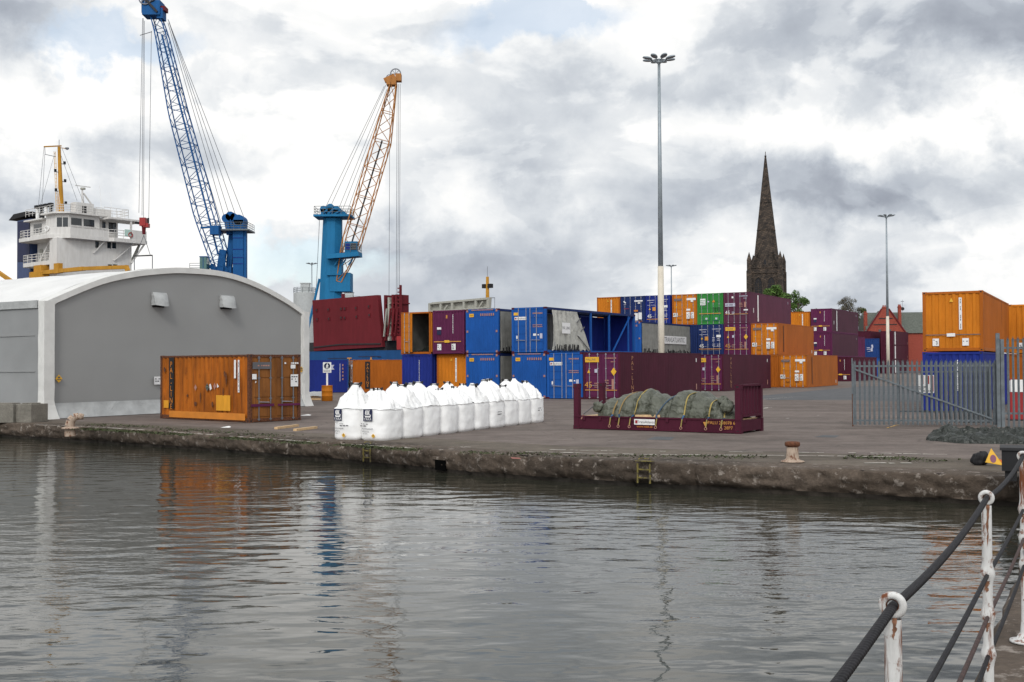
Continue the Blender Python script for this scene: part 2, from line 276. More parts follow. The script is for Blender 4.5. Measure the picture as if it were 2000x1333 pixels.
def water_mat():
    m, n, l, b = newmat('dock_water')
    b.inputs['Base Color'].default_value = (.034, .034, .025, 1); b.inputs['Roughness'].default_value = .03; b.inputs['IOR'].default_value = 1.36
    t = n.new('ShaderNodeTexCoord')
    def nz(s, d, mp, rot, ro=.5):
        k = n.new('ShaderNodeMapping'); k.inputs['Scale'].default_value = mp; k.inputs['Rotation'].default_value = (0, 0, R(rot)); l.new(t.outputs['Object'], k.inputs[0])
        x = n.new('ShaderNodeTexNoise'); x.inputs['Scale'].default_value = s; x.inputs['Detail'].default_value = d; x.inputs['Roughness'].default_value = ro; l.new(k.outputs[0], x.inputs['Vector']); return x.outputs['Fac']
    def mm(op, a, b_):
        q = n.new('ShaderNodeMath'); q.operation = op
        for i, x in enumerate((a, b_)):
            if isinstance(x, float): q.inputs[i].default_value = x
            else: l.new(x, q.inputs[i])
        return q.outputs[0]
    swell = nz(1.5, 2, (.8, 1.5, 1), 14, .4); rip = nz(4.2, 3, (.75, 1.8, 1), -12, .5); fine = nz(11, 2, (.8, 1.5, 1), 8)
    gust = nz(.11, 3, (1, 1.6, 1), 35)
    gm = n.new('ShaderNodeMapRange'); gm.inputs[1].default_value = .38; gm.inputs[2].default_value = .62; gm.inputs[3].default_value = .06; gm.inputs[4].default_value = 1.25; l.new(gust, gm.inputs[0])
    h = mm('ADD', mm('MULTIPLY', swell, .9), mm('MULTIPLY', mm('ADD', mm('MULTIPLY', rip, .29), mm('MULTIPLY', fine, .03)), gm.outputs[0]))
    bm = n.new('ShaderNodeBump'); bm.inputs['Strength'].default_value = 1.0; bm.inputs['Distance'].default_value = .030
    l.new(h, bm.inputs['Height']); l.new(bm.outputs[0], b.inputs['Normal']); return m
M['water'] = water_mat()

# ------------------------------------------------------------------ mesh helpers
_tc = {}
def textmesh(s, align='CENTER', spacing=1.0):
    k = (s, align, spacing)
    if k not in _tc:
        c = bpy.data.curves.new('t', 'FONT'); c.body = s; c.align_x = align; c.align_y = 'CENTER'; c.space_line = spacing; c.resolution_u = 2
        o = bpy.data.objects.new('t', c); me = bpy.data.meshes.new_from_object(o)
        _tc[k] = ([(v.co.x, v.co.y) for v in me.vertices], [tuple(p.vertices) for p in me.polygons])
        bpy.data.objects.remove(o); bpy.data.curves.remove(c); bpy.data.meshes.remove(me)
    return _tc[k]
class MB:
    def __init__(s): s.v = []; s.f = []; s.m = []; s.mats = []
    def mi(s, mat):
        if mat not in s.mats: s.mats.append(mat)
        return s.mats.index(mat)
    def add(s, vs, fs, mat):
        o = len(s.v); i = s.mi(mat); s.v += [Vector(x) for x in vs]; s.f += [tuple(o+a for a in f) for f in fs]; s.m += [i]*len(fs)
    def box(s, x0, x1, y0, y1, z0, z1, mat):
        s.add([(x0, y0, z0), (x1, y0, z0), (x1, y1, z0), (x0, y1, z0), (x0, y0, z1), (x1, y0, z1), (x1, y1, z1), (x0, y1, z1)],
              [(0, 3, 2, 1), (4, 5, 6, 7), (0, 1, 5, 4), (1, 2, 6, 5), (2, 3, 7, 6), (3, 0, 4, 7)], mat)
    def obox(s, o, a, b, c, mat):      # parallelepiped from corner o and three edge vectors
        o, a, b, c = map(Vector, (o, a, b, c))
        s.add([o, o+a, o+a+b, o+b, o+c, o+a+c, o+a+b+c, o+b+c], [(0, 3, 2, 1), (4, 5, 6, 7), (0, 1, 5, 4), (1, 2, 6, 5), (2, 3, 7, 6), (3, 0, 4, 7)], mat)
    def bar(s, p, q, w_, mat, h_=None, up=(0, 0, 1)):
        p, q = Vector(p), Vector(q); d = (q-p)
        if d.length < 1e-6: return
        d.normalize(); u = Vector(up)
        if abs(d.dot(u)) > .98: u = Vector((0, 1, 0))
        x = d.cross(u).normalized(); y = x.cross(d); h_ = h_ or w_
        s.obox(p-x*w_/2-y*h_/2, x*w_, y*h_, q-p, mat)
    def tube(s, p, q, r, mat, n=8, r2=None, cap=True):
        p, q = Vector(p), Vector(q); d = (q-p).normalized(); u = Vector((0, 0, 1)) if abs(d.z) < .95 else Vector((1, 0, 0))
        x = d.cross(u).normalized(); y = d.cross(x); r2 = r if r2 is None else r2
        vs = [p+(x*math.cos(2*math.pi*i/n)+y*math.sin(2*math.pi*i/n))*r for i in range(n)]+[q+(x*math.cos(2*math.pi*i/n)+y*math.sin(2*math.pi*i/n))*r2 for i in range(n)]
        fs = [(i, (i+1) % n, n+(i+1) % n, n+i) for i in range(n)]
        if cap: fs += [tuple(range(n-1, -1, -1)), tuple(range(n, 2*n))]
        s.add(vs, fs, mat)
    def path(s, pts, r, mat, n=6):
        for a, b in zip(pts[:-1], pts[1:]): s.tube(a, b, r, mat, n, cap=False)
    def lathe(s, prof, mat, n=24, o=(0, 0, 0), cap=True):
        o = Vector(o); vs = []; fs = []
        for r, z in prof:
            for i in range(n): vs.append(o+Vector((r*math.cos(2*math.pi*i/n), r*math.sin(2*math.pi*i/n), z)))
        for k in range(len(prof)-1):
            for i in range(n): fs.append((k*n+i, k*n+(i+1) % n, (k+1)*n+(i+1) % n, (k+1)*n+i))
        if cap: fs += [tuple(range(n-1, -1, -1)), tuple((len(prof)-1)*n+i for i in range(n))]
        s.add(vs, fs, mat)
    def ring(s, c, ax, R1, r, mat, n=20, k=8):
        c = Vector(c); ax = Vector(ax).normalized(); u = Vector((0, 0, 1)) if abs(ax.z) < .9 else Vector((1, 0, 0))
        x = ax.cross(u).normalized(); y = ax.cross(x); vs = []; fs = []
        for i in range(n):
            a = 2*math.pi*i/n; e = x*math.cos(a)+y*math.sin(a)
            for j in range(k):
                b = 2*math.pi*j/k; vs.append(c+e*(R1+r*math.cos(b))+ax*r*math.sin(b))
        for i in range(n):
            for j in range(k): fs.append((i*k+j, ((i+1) % n)*k+j, ((i+1) % n)*k+(j+1) % k, i*k+(j+1) % k))
        s.add(vs, fs, mat)
    def grid(s, fn, nu, nv, mat, closed_u=False):
        vs = [fn(i/(nu-(0 if closed_u else 1)), j/(nv-1)) for j in range(nv) for i in range(nu)]
        fs = []
        for j in range(nv-1):
            for i in range(nu if closed_u else nu-1):
                a, b = j*nu+i, j*nu+(i+1) % nu; fs.append((a, b, b+nu, a+nu))
        s.add(vs, fs, mat)
    def prism(s, poly, o, ax, ay, az, mat):     # polygon in (ax, ay) extruded by az
        o, ax, ay, az = map(Vector, (o, ax, ay, az)); n = len(poly)
        vs = [o+ax*a+ay*b for a, b in poly]; vs += [x+az for x in vs]
        s.add(vs, [tuple(range(n-1, -1, -1)), tuple(range(n, 2*n))]+[(i, (i+1) % n, n+(i+1) % n, n+i) for i in range(n)], mat)
    def text(s, st, F, cx, cz, size, mat, out=.012, vertical=False, sx=1.0, spacing=1.0):
        vs, fs = textmesh('\n'.join(st) if vertical else st, spacing=spacing if vertical else 1.0)
        s.add([F.p(cx+a*size*sx, cz+b*size, out) for a, b in vs], fs, mat)
    def rect(s, F, a0, a1, z0, z1, mat, out=.006, th=.004):
        s.obox(F.p(a0, z0, out-th), F.r*(a1-a0), F.u*(z1-z0), F.n*th, mat)
    def poly(s, F, pts, mat, out=.01): s.add([F.p(a, b, out) for a, b in pts], [tuple(range(len(pts)))], mat)
    def build(s, name, parent=None, smooth=False):
        me = bpy.data.meshes.new(name); me.from_pydata([tuple(x) for x in s.v], [], s.f)
        for m in s.mats: me.materials.append(M[m] if isinstance(m, str) else m)
        me.polygons.foreach_set('material_index', s.m)
        if smooth: me.polygons.foreach_set('use_smooth', [True]*len(s.f))
        me.update(); o = bpy.data.objects.new(name, me); C.objects.link(o)
        if parent: o.parent = parent
        return o
class Face:
    def __init__(s, o, r, u, n): s.o, s.r, s.u, s.n = Vector(o), Vector(r), Vector(u), Vector(n)
    def p(s, a, b, out=0): return s.o+s.r*a+s.u*b+s.n*out
def tag(o, label=None, cat=None, group=None, kind=None):
    for k, v in (('label', label), ('category', cat), ('group', group), ('kind', kind)):
        if v: o[k] = v
    return o
def thing(name, label, cat, loc=(0, 0, 0), rz=0, group=None):
    o = bpy.data.objects.new(name, None); C.objects.link(o); o.location = loc; o.rotation_euler = (0, 0, rz); o.empty_display_size = .5
    return tag(o, label, cat, group)
def n3(x, y=0, z=0): return noise.noise(Vector((x, y, z)))
def fbm(x, y, z=0, o=4):
    a = 0; k = 1
    for i in range(o): a += n3(x*2**i+i*7, y*2**i, z*2**i)*k; k *= .5
    return a

# ------------------------------------------------------------------ setting
WL = -0.56
edge_px = [(0, 853), (310, 873.5), (620, 898), (950, 931), (1300, 954), (1650, 972), (1985, 990)]
edge = [G(u, v, WL).to_2d() for u, v in edge_px]
edge.insert(0, edge[0]+(edge[0]-edge[2]).normalized()*220)
edge.append(edge[-1]+(edge[-1]-edge[-2]).normalized()*1.6)
sO = Vector((-60, 145)); sd_ = Vector((.78, -.626)).normalized(); sb_ = Vector((-sd_.y, sd_.x))
def SP(t, b, z=0): q = sO+sd_*t+sb_*b; return Vector((q.x, q.y, z))
gp = [(p.x, p.y) for p in edge]
gp += [(400, edge[-1].y-5), (500, 1400), (-900, 1400)]
gp += [tuple(SP(-300, 16)[:2]), tuple(SP(84, 16)[:2]), tuple(SP(84, -1.6)[:2]), tuple(SP(-260, -1.6)[:2])]
mb = MB(); mb.add([(x, y, 0) for x, y in gp], [tuple(range(len(gp)))], 'asphalt')
tag(mb.build('ground'), kind='structure')
mb = MB()
for a, b in ((SP(-300, 16), SP(84, 16)), (SP(84, 16), SP(84, -1.6)), (SP(84, -1.6), SP(-260, -1.6))):
    mb.add([a, b, b-Vector((0, 0, 3)), a-Vector((0, 0, 3))], [(0, 1, 2, 3)], 'coping')
tag(mb.build('basin_wall'), kind='structure')
mb = MB(); mb.add([(-900, -200, WL), (500, -200, WL), (500, 1400, WL), (-900, 1400, WL)], [(0, 1, 2, 3)], 'water')
tag(mb.build('water'), kind='structure')

# edge samples along the quay, with inward normals
def along(step):
    out = []; s = 0
    for a, b in zip(edge[:-1], edge[1:]):
        L = (b-a).length; n = max(1, int(L/step)); d = (b-a).normalized(); nn = Vector((-d.y, d.x))
        for i in range(n): out.append([a+(b-a)*i/n, nn.copy(), s+L*i/n])
        s += L
    out.append([edge[-1], nn.copy(), s])
    for _ in range(6):
        nv = [((out[max(0, i-1)][1]+out[i][1]+out[min(len(out)-1, i+1)][1])).normalized() for i in range(len(out))]
        for i, v in enumerate(nv): out[i][1] = v
    return out
S_all = along(.07); S_vis = [q for q in S_all if q[2] > 190]
joints = []; s = 190
while s < S_all[-1][2]: joints.append(s); s += rnd.uniform(1.1, 2.3)
def jdist(s): return min(abs(s-j) for j in joints)
prof = [(.95, .010), (.6, .012), (.3, .010), (.07, .006), (.01, -.008), (-.022, -.035), (-.03, -.11), (-.035, -.18), (-.03, -.24), (-.03, -.30), (-.02, -.36), (.02, -.42), (.07, -.47), (.10, -.54), (.10, -.62), (.10, -1.2)]
mb = MB(); vs = []
for p, nn, s in S_vis:
    g = max(0, 1-jdist(s)/.06); er = fbm(s*.35, 3.1)*.05
    for k, (b, z) in enumerate(prof):
        x = b; zz = z
        if k >= 3:
            amp = .035 if k < 13 else .02
            x += fbm(s*1.3, z*5, 2.2, 6)*amp*1.6+g*.05+.055*fbm(s*5, z*9, 1, 5)+.05*max(0, fbm(s*2.2, z*6, 8))+g*.045+er
            zz += (fbm(s*1.1, z*3, 9.1)*.018 if k < 6 else 0)-(g*.025 if k < 6 else 0)
            chunk = max(0, fbm(s*1.6, 7.7)-.42)
            if k in (3, 4, 5, 6): x += chunk*.35; zz -= chunk*.12*(k < 6)
        q = p+nn*(x-.10); vs.append((q.x, q.y, zz))
n = len(prof); fs = []; fm = []
for i in range(len(S_vis)-1):
    for k in range(n-1): fs.append((i*n+k, i*n+k+1, (i+1)*n+k+1, (i+1)*n+k)); fm.append(0 if k < 12 else 1)
M['wet_shaded_stone'] = ground_mat('wet_shaded_quay_stone', (.028, .024, .020), (.016, .015, .012), (.045, .038, .030), bumpd=.03, mott=2)  # wet stone band; the undercut's shade is painted into this dark colour too
mb.add(vs, [f for f, m_ in zip(fs, fm) if m_ == 0], 'coping'); mb.add(vs, [f for f, m_ in zip(fs, fm) if m_ == 1], 'wet_shaded_stone')
o = mb.build('quay_edge_stones', smooth=True); tag(o, kind='structure')
# apron strip behind the coping
mb = MB(); vs = []
for i, (p, nn, s) in enumerate(S_vis[::6]):
    wd = 1.1+1.7*min(1, max(0, (p.x+8)/12))+.25*fbm(s*.3, 1.7)
    for b in (.7, wd*.6+.7, wd+.9): q = p+nn*b; vs.append((q.x, q.y, .005))
m_ = len(vs)//3
mb.add(vs, [(i*3+k, i*3+k+1, (i+1)*3+k+1, (i+1)*3+k) for i in range(m_-1) for k in range(2)], 'edge_top')
tag(mb.build('quay_apron'), kind='structure')
# newer asphalt patch between the container rows and the gate
pts = [G(u, v, .004) for u, v in ((1440, 775), (1500, 781.5), (1660, 782), (1800, 786), (1960, 792), (2080, 796), (2080, 752), (1900, 752), (1690, 755), (1640, 759), (1560, 766), (1500, 772))]
mb = MB(); mb.add(pts, [tuple(range(len(pts)))], 'asphalt_new'); tag(mb.build('asphalt_patch'), kind='structure')
mb = MB()
for (u0, u1, v0, v1) in ((1262, 1318, 853, 859), (1590, 1640, 850, 854), (880, 1000, 868, 871)):
    mb.add([G(u0, v1, .004), G(u1-8, v1+1, .004), G(u1, v0+1, .004), G(u0+18, v0, .004)], [(0, 1, 2, 3)], 'asphalt_new')
tag(mb.build('tar_repairs'), kind='structure')
# worn painted lines: broken strips that follow polylines on the apron
def worn_line(pts, wd, keep, z, mb, mat='roadpaint', seed=0):
    P = [G(u, v, z) for u, v in pts]; s = 0
    for a, b in zip(P[:-1], P[1:]):
        L = (b-a).length; d = (b-a).normalized(); nn = Vector((-d.y, d.x, 0)); k = 0
        while k < L:
            ln = rnd.uniform(.06, .5)
            if fbm((s+k)*.6+seed*9, 4.4)+rnd.uniform(-.35, .35) < keep:
                a0 = a+d*k; a1 = a+d*min(L, k+ln); w0, w1 = rnd.uniform(.3, 1)*wd, rnd.uniform(.3, 1)*wd; j = rnd.uniform(-.3, .3)*wd
                mb.add([a0+nn*(j-w0/2), a1+nn*(j-w1/2), a1+nn*(j+w1/2), a0+nn*(j+w0/2)], [(0, 1, 2, 3)], mat)
            k += ln+rnd.uniform(0, .15)
        s += L
mb = MB()
worn_line([(70, 830), (180, 834), (300, 841), (420, 850), (620, 864), (780, 874), (900, 880), (1100, 884), (1250, 888), (1400, 889), (1560, 890), (1760, 893)], .12, .18, .024, mb, seed=1)
worn_line([(900, 873), (1000, 877), (1150, 880), (1300, 882), (1450, 883), (1600, 884)], .11, .12, .014, mb, seed=2)
worn_line([(1560, 884), (1700, 885), (1850, 888)], .12, .1, .014, mb, seed=3)
worn_line([(1500, 821), (1560, 815), (1600, 812)], .10, -.2, .010, mb, seed=4)
worn_line([(1734, 836), (1756, 829)], .12, .9, .010, mb, 'yellow', seed=5)
worn_line([(1490, 780), (1548, 776)], .12, .9, .012, mb, seed=6)
worn_line([(1490, 798), (1506, 796)], .2, .9, .010, mb, seed=7)
worn_line([(1690, 905), (1790, 904)], .16, .2, .016, mb, seed=8)
tag(mb.build('painted_ground_lines'), kind='structure')
mb = MB(); mb.add([G(u, v, .026) for u, v in ((997, 893.5), (1015, 894.5), (1018, 896.5), (1000, 896))], [(0, 1, 2, 3)], M.setdefault('pinkpaint', plain('faded_red_paint', (.30, .10, .08), .8)))
tag(mb.build('paint_mark'), kind='structure')
# moss and weeds along the old edge joint
mb = MB()
for pts, cnt, sp in (([(160, 838), (300, 846), (450, 856), (600, 866), (700, 872), (830, 881)], 5200, .20), ([(180, 829), (330, 838), (470, 848), (560, 853)], 1300, .35),
                     ([(900, 884), (1200, 890), (1500, 893)], 900, .30), ([(60, 822), (88, 824)], 700, .28), ([(1650, 893), (1900, 901)], 500, .3)):
    P = [G(u, v, .012) for u, v in pts]; Ls = [(b-a).length for a, b in zip(P[:-1], P[1:])]; T = sum(Ls)
    for _ in range(cnt):
        x = rnd.random()*T; i = 0
        while i < len(Ls)-1 and x > Ls[i]: x -= Ls[i]; i += 1
        d = (P[i+1]-P[i]).normalized(); q = P[i]+d*x+Vector((-d.y, d.x, 0))*rnd.gauss(0, sp)
        if fbm(q.x*.7, q.y*.7, 5) < -.12: continue
        a = rnd.random()*6.28; r = rnd.uniform(.015, .045); h = rnd.uniform(.004, .035)
        e = Vector((math.cos(a), math.sin(a), 0))*r; f_ = Vector((-e.y, e.x, 0))*rnd.uniform(.3, 1)
        mb.add([q-e, q-f_, q+e+Vector((0, 0, h)), q+f_+Vector((0, 0, h*.6))], [(0, 1, 2, 3)], 'moss')
tag(mb.build('moss_and_weeds'), 'patchy green moss growing along the worn quay edge', 'moss', kind='stuff')

# near quay, bottom right
rail0 = Vector((.857, 2.5)); rdir = Vector((1.06, 1.97)).normalized(); rnrm = Vector((-rdir.y, rdir.x)); NQ = .5
def RP(t, off=0, z=0): q = rail0+rdir*t+rnrm*off; return Vector((q.x, q.y, z))
mb = MB()
def nq(u, v):
    t = -6+u*26
    cs = [(-6, 0), (-3, 0), (-1, 0), (-.3, .0), (.10, 0), (.17, -.012), (.20, -.05), (.21, -.3), (.21, -.8), (.21, -1.5)]
    k = v*(len(cs)-1); o_, z = cs[int(round(k))]
    q = RP(t, o_, NQ+z); nz_ = fbm(t*2.3, z*3+o_*2)*.02; return q+Vector((rnrm.x*nz_, rnrm.y*nz_, nz_*.5 if z > -.02 else 0))
mb.grid(nq, 260, 10, 'coping'); tag(mb.build('near_quay', smooth=True), kind='structure')

# ------------------------------------------------------------------ containers
def corr(mb, F, a0, a1, z0, z1, depth, pitch, mat, horiz=False):
    n = max(1, round((a1-a0)/pitch)); p = (a1-a0)/n; pr = []
    for i in range(n): b = a0+i*p; pr += [(b, 0), (b+.34*p, 0), (b+.5*p, -depth), (b+.84*p, -depth)]
    pr.append((a1, 0)); vs = []
    for a, d in pr: vs += [F.p(a, z0, d), F.p(a, z1, d)]
    mb.add(vs, [(2*i, 2*i+2, 2*i+3, 2*i+1) for i in range(len(pr)-1)], mat)
def bars(mb, F, a0, a1, z0, z1, rows, mat, fill=.75, seed=0, out=.012):
    """unreadable small print: rows of short dashes"""
    r_ = random.Random(seed); h = (z1-z0)/rows
    for i in range(rows):
        a = a0
        while a < a1-.02:
            l = r_.uniform(.03, .10)
            if r_.random() < fill: mb.rect(F, a, min(a1, a+l), z0+h*i+h*.22, z0+h*i+h*.72, mat, out)
            a += l+.025
def mark_tl(m, F, W, H):
    m.rect(F, .16, .52, H-.50, H-.32, 'yellow', .05); m.rect(F, .22, 1.10, H-.80, H-.60, 'sticker', .05)
    m.rect(F, .26, .36, H-.75, H-.65, 'red', .056); m.text('TransAtlantic', F, .74, H-.705, .13, 'greyink', .06)
    bars(m, F, 1.55, 2.25, H-.48, H-.30, 1, 'tan', .95, 1, .05); bars(m, F, 1.55, 1.75, H-.64, H-.52, 1, 'tan', .9, 2, .05)
    bars(m, F, 1.55, 2.25, H-1.30, H-1.08, 2, 'tan', .9, 3, .05); m.rect(F, 1.58, 1.80, H-1.82, H-1.68, 'sticker', .05)
    m.rect(F, 1.90, 2.0, H-1.80, H-1.72, 'sticker', .05); m.rect(F, 2.06, 2.24, H-2.0, H-1.68, 'pale', .05); m.rect(F, .34, .44, H-2.0, H-1.80, 'sticker', .05)
def mark_tlend(m, F, W, H):
    m.rect(F, .28, .62, H-.52, H-.30, 'yellow'); m.rect(F, .32, .58, H-.44, H-.38, 'mast', .012)
    r_ = random.Random(3)
    for i in range(7): m.rect(F, 1.12+i*.16, 1.12+i*.16+.09, H-.46, H-.30, 'tan')
    for a in (.07, W-.19):
        for z in (H-.2, H*.47, .06): m.rect(F, a, a+.12, z, z+.14, 'tan', .03, .03)
    for i in range(24): m.rect(F, .45+i*.07, .45+i*.07+.04, H-.10, H-.04, 'gold', .01)
def mark_pal45(m, F, W, H):
    m.rect(F, .16, 1.1, H-.62, H-.30, 'yellow', .05); m.text('PALLINE', F, .55, H-.46, .18, 'greyink', .056)
    m.poly(F, [(.30, H-1.28), (.50, H-1.28), (.40, H-1.05)], 'yellow', .05); m.rect(F, .80, .98, H-1.26, H-1.04, 'pale', .05)
    m.poly(F, [(2.08, H-1.45), (2.28, H-1.20), (2.08, H-.95), (1.90, H-1.20)], 'yellow', .05)
    m.text('45', F, .38, H-2.02, .52, 'gold', .05); bars(m, F, .78, 1.05, H-2.2, H-1.85, 3, 'tan', .9, 3, .05)
    bars(m, F, 1.5, 2.3, H-.45, H-.30, 1, 'tan', .95, 4, .05); bars(m, F, 1.9, 2.2, H-.65, H-.55, 1, 'tan', .95, 5, .05)
    bars(m, F, 1.5, 1.75, H-2.3, H-1.65, 4, 'tan', .9, 6, .05); m.rect(F, 1.95, 2.10, H-2.28, H-1.65, 'tan', .05)
    m.rect(F, .15, 2.3, .55, .60, 'gold', .05)
def mark_or45(m, F, W, H):
    m.rect(F, .22, .95, H-.62, H-.40, 'greyink', .05); bars(m, F, .26, .90, H-.58, H-.44, 1, 'tan', .9, 8, .056)
    m.rect(F, 1.45, 2.35, H-.58, H-.38, 'sticker', .05); m.rect(F, 1.85, 2.1, H-.75, H-.58, 'sticker', .05)
    m.rect(F, 1.42, 1.80, H-1.55, H-1.38, 'sticker', .05)
    m.rect(F, .12, .55, H-2.1, H-1.75, 'sticker', .05); m.text('45', F, .34, H-1.93, .40, 'black', .06)
    m.rect(F, 1.42, 1.75, H-2.3, H-1.68, 'sticker', .05); m.rect(F, 1.85, 2.15, H-2.28, H-1.70, 'sticker', .05)
    bars(m, F, 1.46, 1.72, H-2.25, H-1.75, 4, 'greyink', .6, 9, .056); bars(m, F, 1.88, 2.12, H-2.25, H-1.75, 4, 'greyink', .6, 10, .056)
    m.poly(F, [(.35, H-1.25), (.5, H-1.25), (.42, H-1.1)], 'yellow', .05); bars(m, F, .6, .95, .40, .62, 2, 'rust', .9, 12, .05); bars(m, F, 1.45, 1.8, .40, .62, 2, 'rust', .9, 13, .05)
def mark_navy45(m, F, W, H, t2='gold'):
    bars(m, F, .2, .95, H-.55, H-.40, 1, 'pale', .95, 1, .05); bars(m, F, .35, .85, H-.75, H-.62, 1, 'pale', .9, 2, .05)
    bars(m, F, 1.45, 2.3, H-.50, H-.36, 1, 'pale', .95, 3, .05); bars(m, F, 1.8, 2.1, H-.68, H-.58, 1, 'pale', .9, 4, .05)
    m.rect(F, .2, 1.0, H-.95, H-.92, 'pale', .05); m.rect(F, .72, 1.05, H-1.48, H-1.12, 'gold', .05)
    m.poly(F, [(.35, H-1.38), (.55, H-1.38), (.45, H-1.18)], 'yellow', .05); m.rect(F, 1.85, 2.25, H-1.2, H-.98, 'sticker', .05)
    bars(m, F, 1.45, 1.7, H-1.6, H-1.15, 3, 'pale', .9, 6, .05); bars(m, F, 1.9, 2.2, H-1.55, H-1.25, 2, 'pale', .9, 7, .05)
    m.text('45', F, .42, H-2.0, .46, 'sticker', .05); bars(m, F, 1.45, 1.72, H-2.1, H-1.75, 3, 'pale', .9, 8, .05); bars(m, F, 1.9, 2.2, H-2.1, H-1.75, 3, 'pale', .9, 9, .05)
    m.rect(F, .15, 2.3, .60, .66, t2, .05); m.rect(F, .3, 2.1, .46, .49, 'greyink', .05)
def mark_dark(m, F, W, H):
    m.poly(F, [(.30, H-.55), (.55, H-.70), (.58, H-.62), (.36, H-.42)], 'sticker', .05); bars(m, F, .2, .6, H-.85, H-.75, 1, 'pale', .9, 2, .05)
    m.rect(F, 1.45, 2.3, H-.55, H-.42, 'sticker', .05); m.rect(F, 1.8, 2.05, H-.75, H-.62, 'sticker', .05); bars(m, F, .2, .95, H-1.25, H-1.15, 1, 'red', .9, 2, .05)
    m.rect(F, 1.45, 1.8, H-2.35, H-1.65, 'sticker', .05); m.rect(F, 1.85, 2.2, H-2.25, H-1.6, 'sticker', .05); m.rect(F, 1.4, 1.8, H-1.50, H-1.35, 'orange_clean', .05)
    m.rect(F, 1.4, 2.25, .45, .50, 'gold', .05)
def mark_green(m, F, W, H):
    m.rect(F, .32, .82, H-1.1, H-.5, 'sticker', .05); bars(m, F, .36, .78, H-1.05, H-.6, 3, 'green', .8, 1, .056); m.rect(F, 1.0, 1.18, H-.85, H-.72, 'pale', .05)
    m.poly(F, [(1.45, H-.85), (1.75, H-.85), (1.62, H-.6)], 'orange_clean', .05); m.rect(F, .2, 2.3, .98, 1.04, 'gold', .05)
    for a in (1.55, 1.75, 1.95, 2.1): bars(m, F, a, a+.12, 1.15, 1.60, 4, 'black', .8, int(a*9), .05)
    for a in (.55, 1.5):
        m.rect(F, a, a+.65, .35, .9, 'deepblue', .045); m.rect(F, a+.02, a+.63, .37, .88, 'green', .05)
        m.rect(F, a+.25, a+.45, .45, .62, 'pale', .056)
def mark_violet45(m, F, W, H):
    m.rect(F, .78, .95, H-.55, H-.38, 'sticker', .05); m.rect(F, .16, 1.1, H-1.3, H-1.0, 'pale', .05); bars(m, F, .2, 1.05, H-1.25, H-1.05, 1, 'greyink', .8, 3, .056)
    bars(m, F, 1.5, 2.3, H-.45, H-.28, 1, 'pale', .95, 4, .05); bars(m, F, 1.9, 2.2, H-.62, H-.52, 1, 'pale', .95, 5, .05)
    m.text('45', F, .38, H-1.86, .46, 'sticker', .05); bars(m, F, .78, 1.0, H-2.0, H-1.75, 2, 'pale', .9, 6, .05)
    bars(m, F, 1.5, 1.8, H-1.4, H-.95, 3, 'tan', .9, 6, .05); m.rect(F, 1.95, 2.12, H-1.4, H-.9, 'tan', .05); m.rect(F, 1.9, 2.3, H-1.7, H-1.58, 'sticker', .05)
    m.rect(F, .15, 2.3, .88, .92, 'gold', .05)
def mark_plumend(m, F, W, H):
    m.rect(F, 1.06, 1.18, H-.55, H-.33, 'gold'); bars(m, Face(F.p(1.66, 0), F.u, -F.r, F.n), 1.35, 2.6, 0, .09, 1, 'sticker', .96, 4)
    m.rect(F, .34, .68, H-1.28, H-1.13, 'sticker'); m.rect(F, .34, .68, H-1.62, H-1.34, 'ink')
    m.rect(F, .1, 2.25, .78, .84, 'gold', .02); m.rect(F, .95, 1.35, .74, .90, 'yellow', .03)
    for a in (.36, 1.50): m.rect(F, a, a+.32, .25, .66, 'sticker'); bars(m, F, a+.04, a+.28, .28, .62, 3, 'greyink', .5, int(a*7), .012)
def mark_orend(m, F, W, H):
    m.rect(F, 1.48, 1.60, H*.36, H-.28, 'sticker', .012); bars(m, Face(F.p(1.57, 0), F.u, -F.r, F.n), H*.38, H-.32, 0, .06, 1, 'greyink', .8, 4, .018)
    m.poly(F, [(1.10, H-.46), (1.26, H-.46), (1.18, H-.28)], 'yellow', .02)
def mark_big(m, F, W, H):
    mark_orend(m, F, W, H); m.rect(F, .12, W-.12, .70, .735, 'greyink', .03); m.rect(F, .98, 1.32, .64, .78, 'sticker', .04)
    for a in (.40, 1.60): m.rect(F, a, a+.26, .24, .56, 'sticker', .02); bars(m, F, a+.03, a+.23, .27, .53, 4, 'greyink', .45, int(a*7), .026)
def mark_navyend(m, F, W, H):
    bars(m, Face(F.p(1.46, 0), F.u, -F.r, F.n), H*.36, H-.35, 0, .07, 1, 'sticker', .97, 14); m.rect(F, .92, 1.02, .75, .9, 'tan')
def mark_usedorange(m, F, W, H):
    m.rect(F, .12, 1.0, H-.56, H-.30, 'greyink', .045); bars(m, F, .2, .9, H-.48, H-.38, 1, 'tan', .5, 3, .05)
    m.rect(F, .10, .30, H-.95, H-.75, 'sticker', .045); m.poly(F, [(.22, H-1.1), (.3, H-1.06), (.26, H-1.0)], 'sticker', .045)
    bars(m, F, 1.62, 2.3, H-.40, H-.27, 1, 'sticker', .9, 5, .045); m.rect(F, 1.92, 2.15, H-.55, H-.40, 'sticker', .045)
    m.rect(F, 1.92, 2.28, H-1.25, H-.78, 'sticker', .045); bars(m, F, 1.95, 2.25, H-1.2, H-.82, 4, 'greyink', .4, 5, .05)
    m.rect(F, .0+.05, 1.12, .60, .70, 'purple', .045); m.rect(F, 1.3, 2.38, .60, .68, 'purple', .045)
def smark_pal(m, F, L, H):      # column of tan letters on a long side, F from the visible left
    m.text('PAL-LINE', F, 1.75, H*.5, .36, M.setdefault('sidetan', plain('faded_orange_lettering', (.42, .20, .10), .6)), .02, True, spacing=.84, sx=1.5)
    m.rect(F, L-1.1, L-.95, H-.62, H-.35, 'sticker', .015); m.rect(F, L-1.1, L-.92, .35, .75, 'tan', .015)
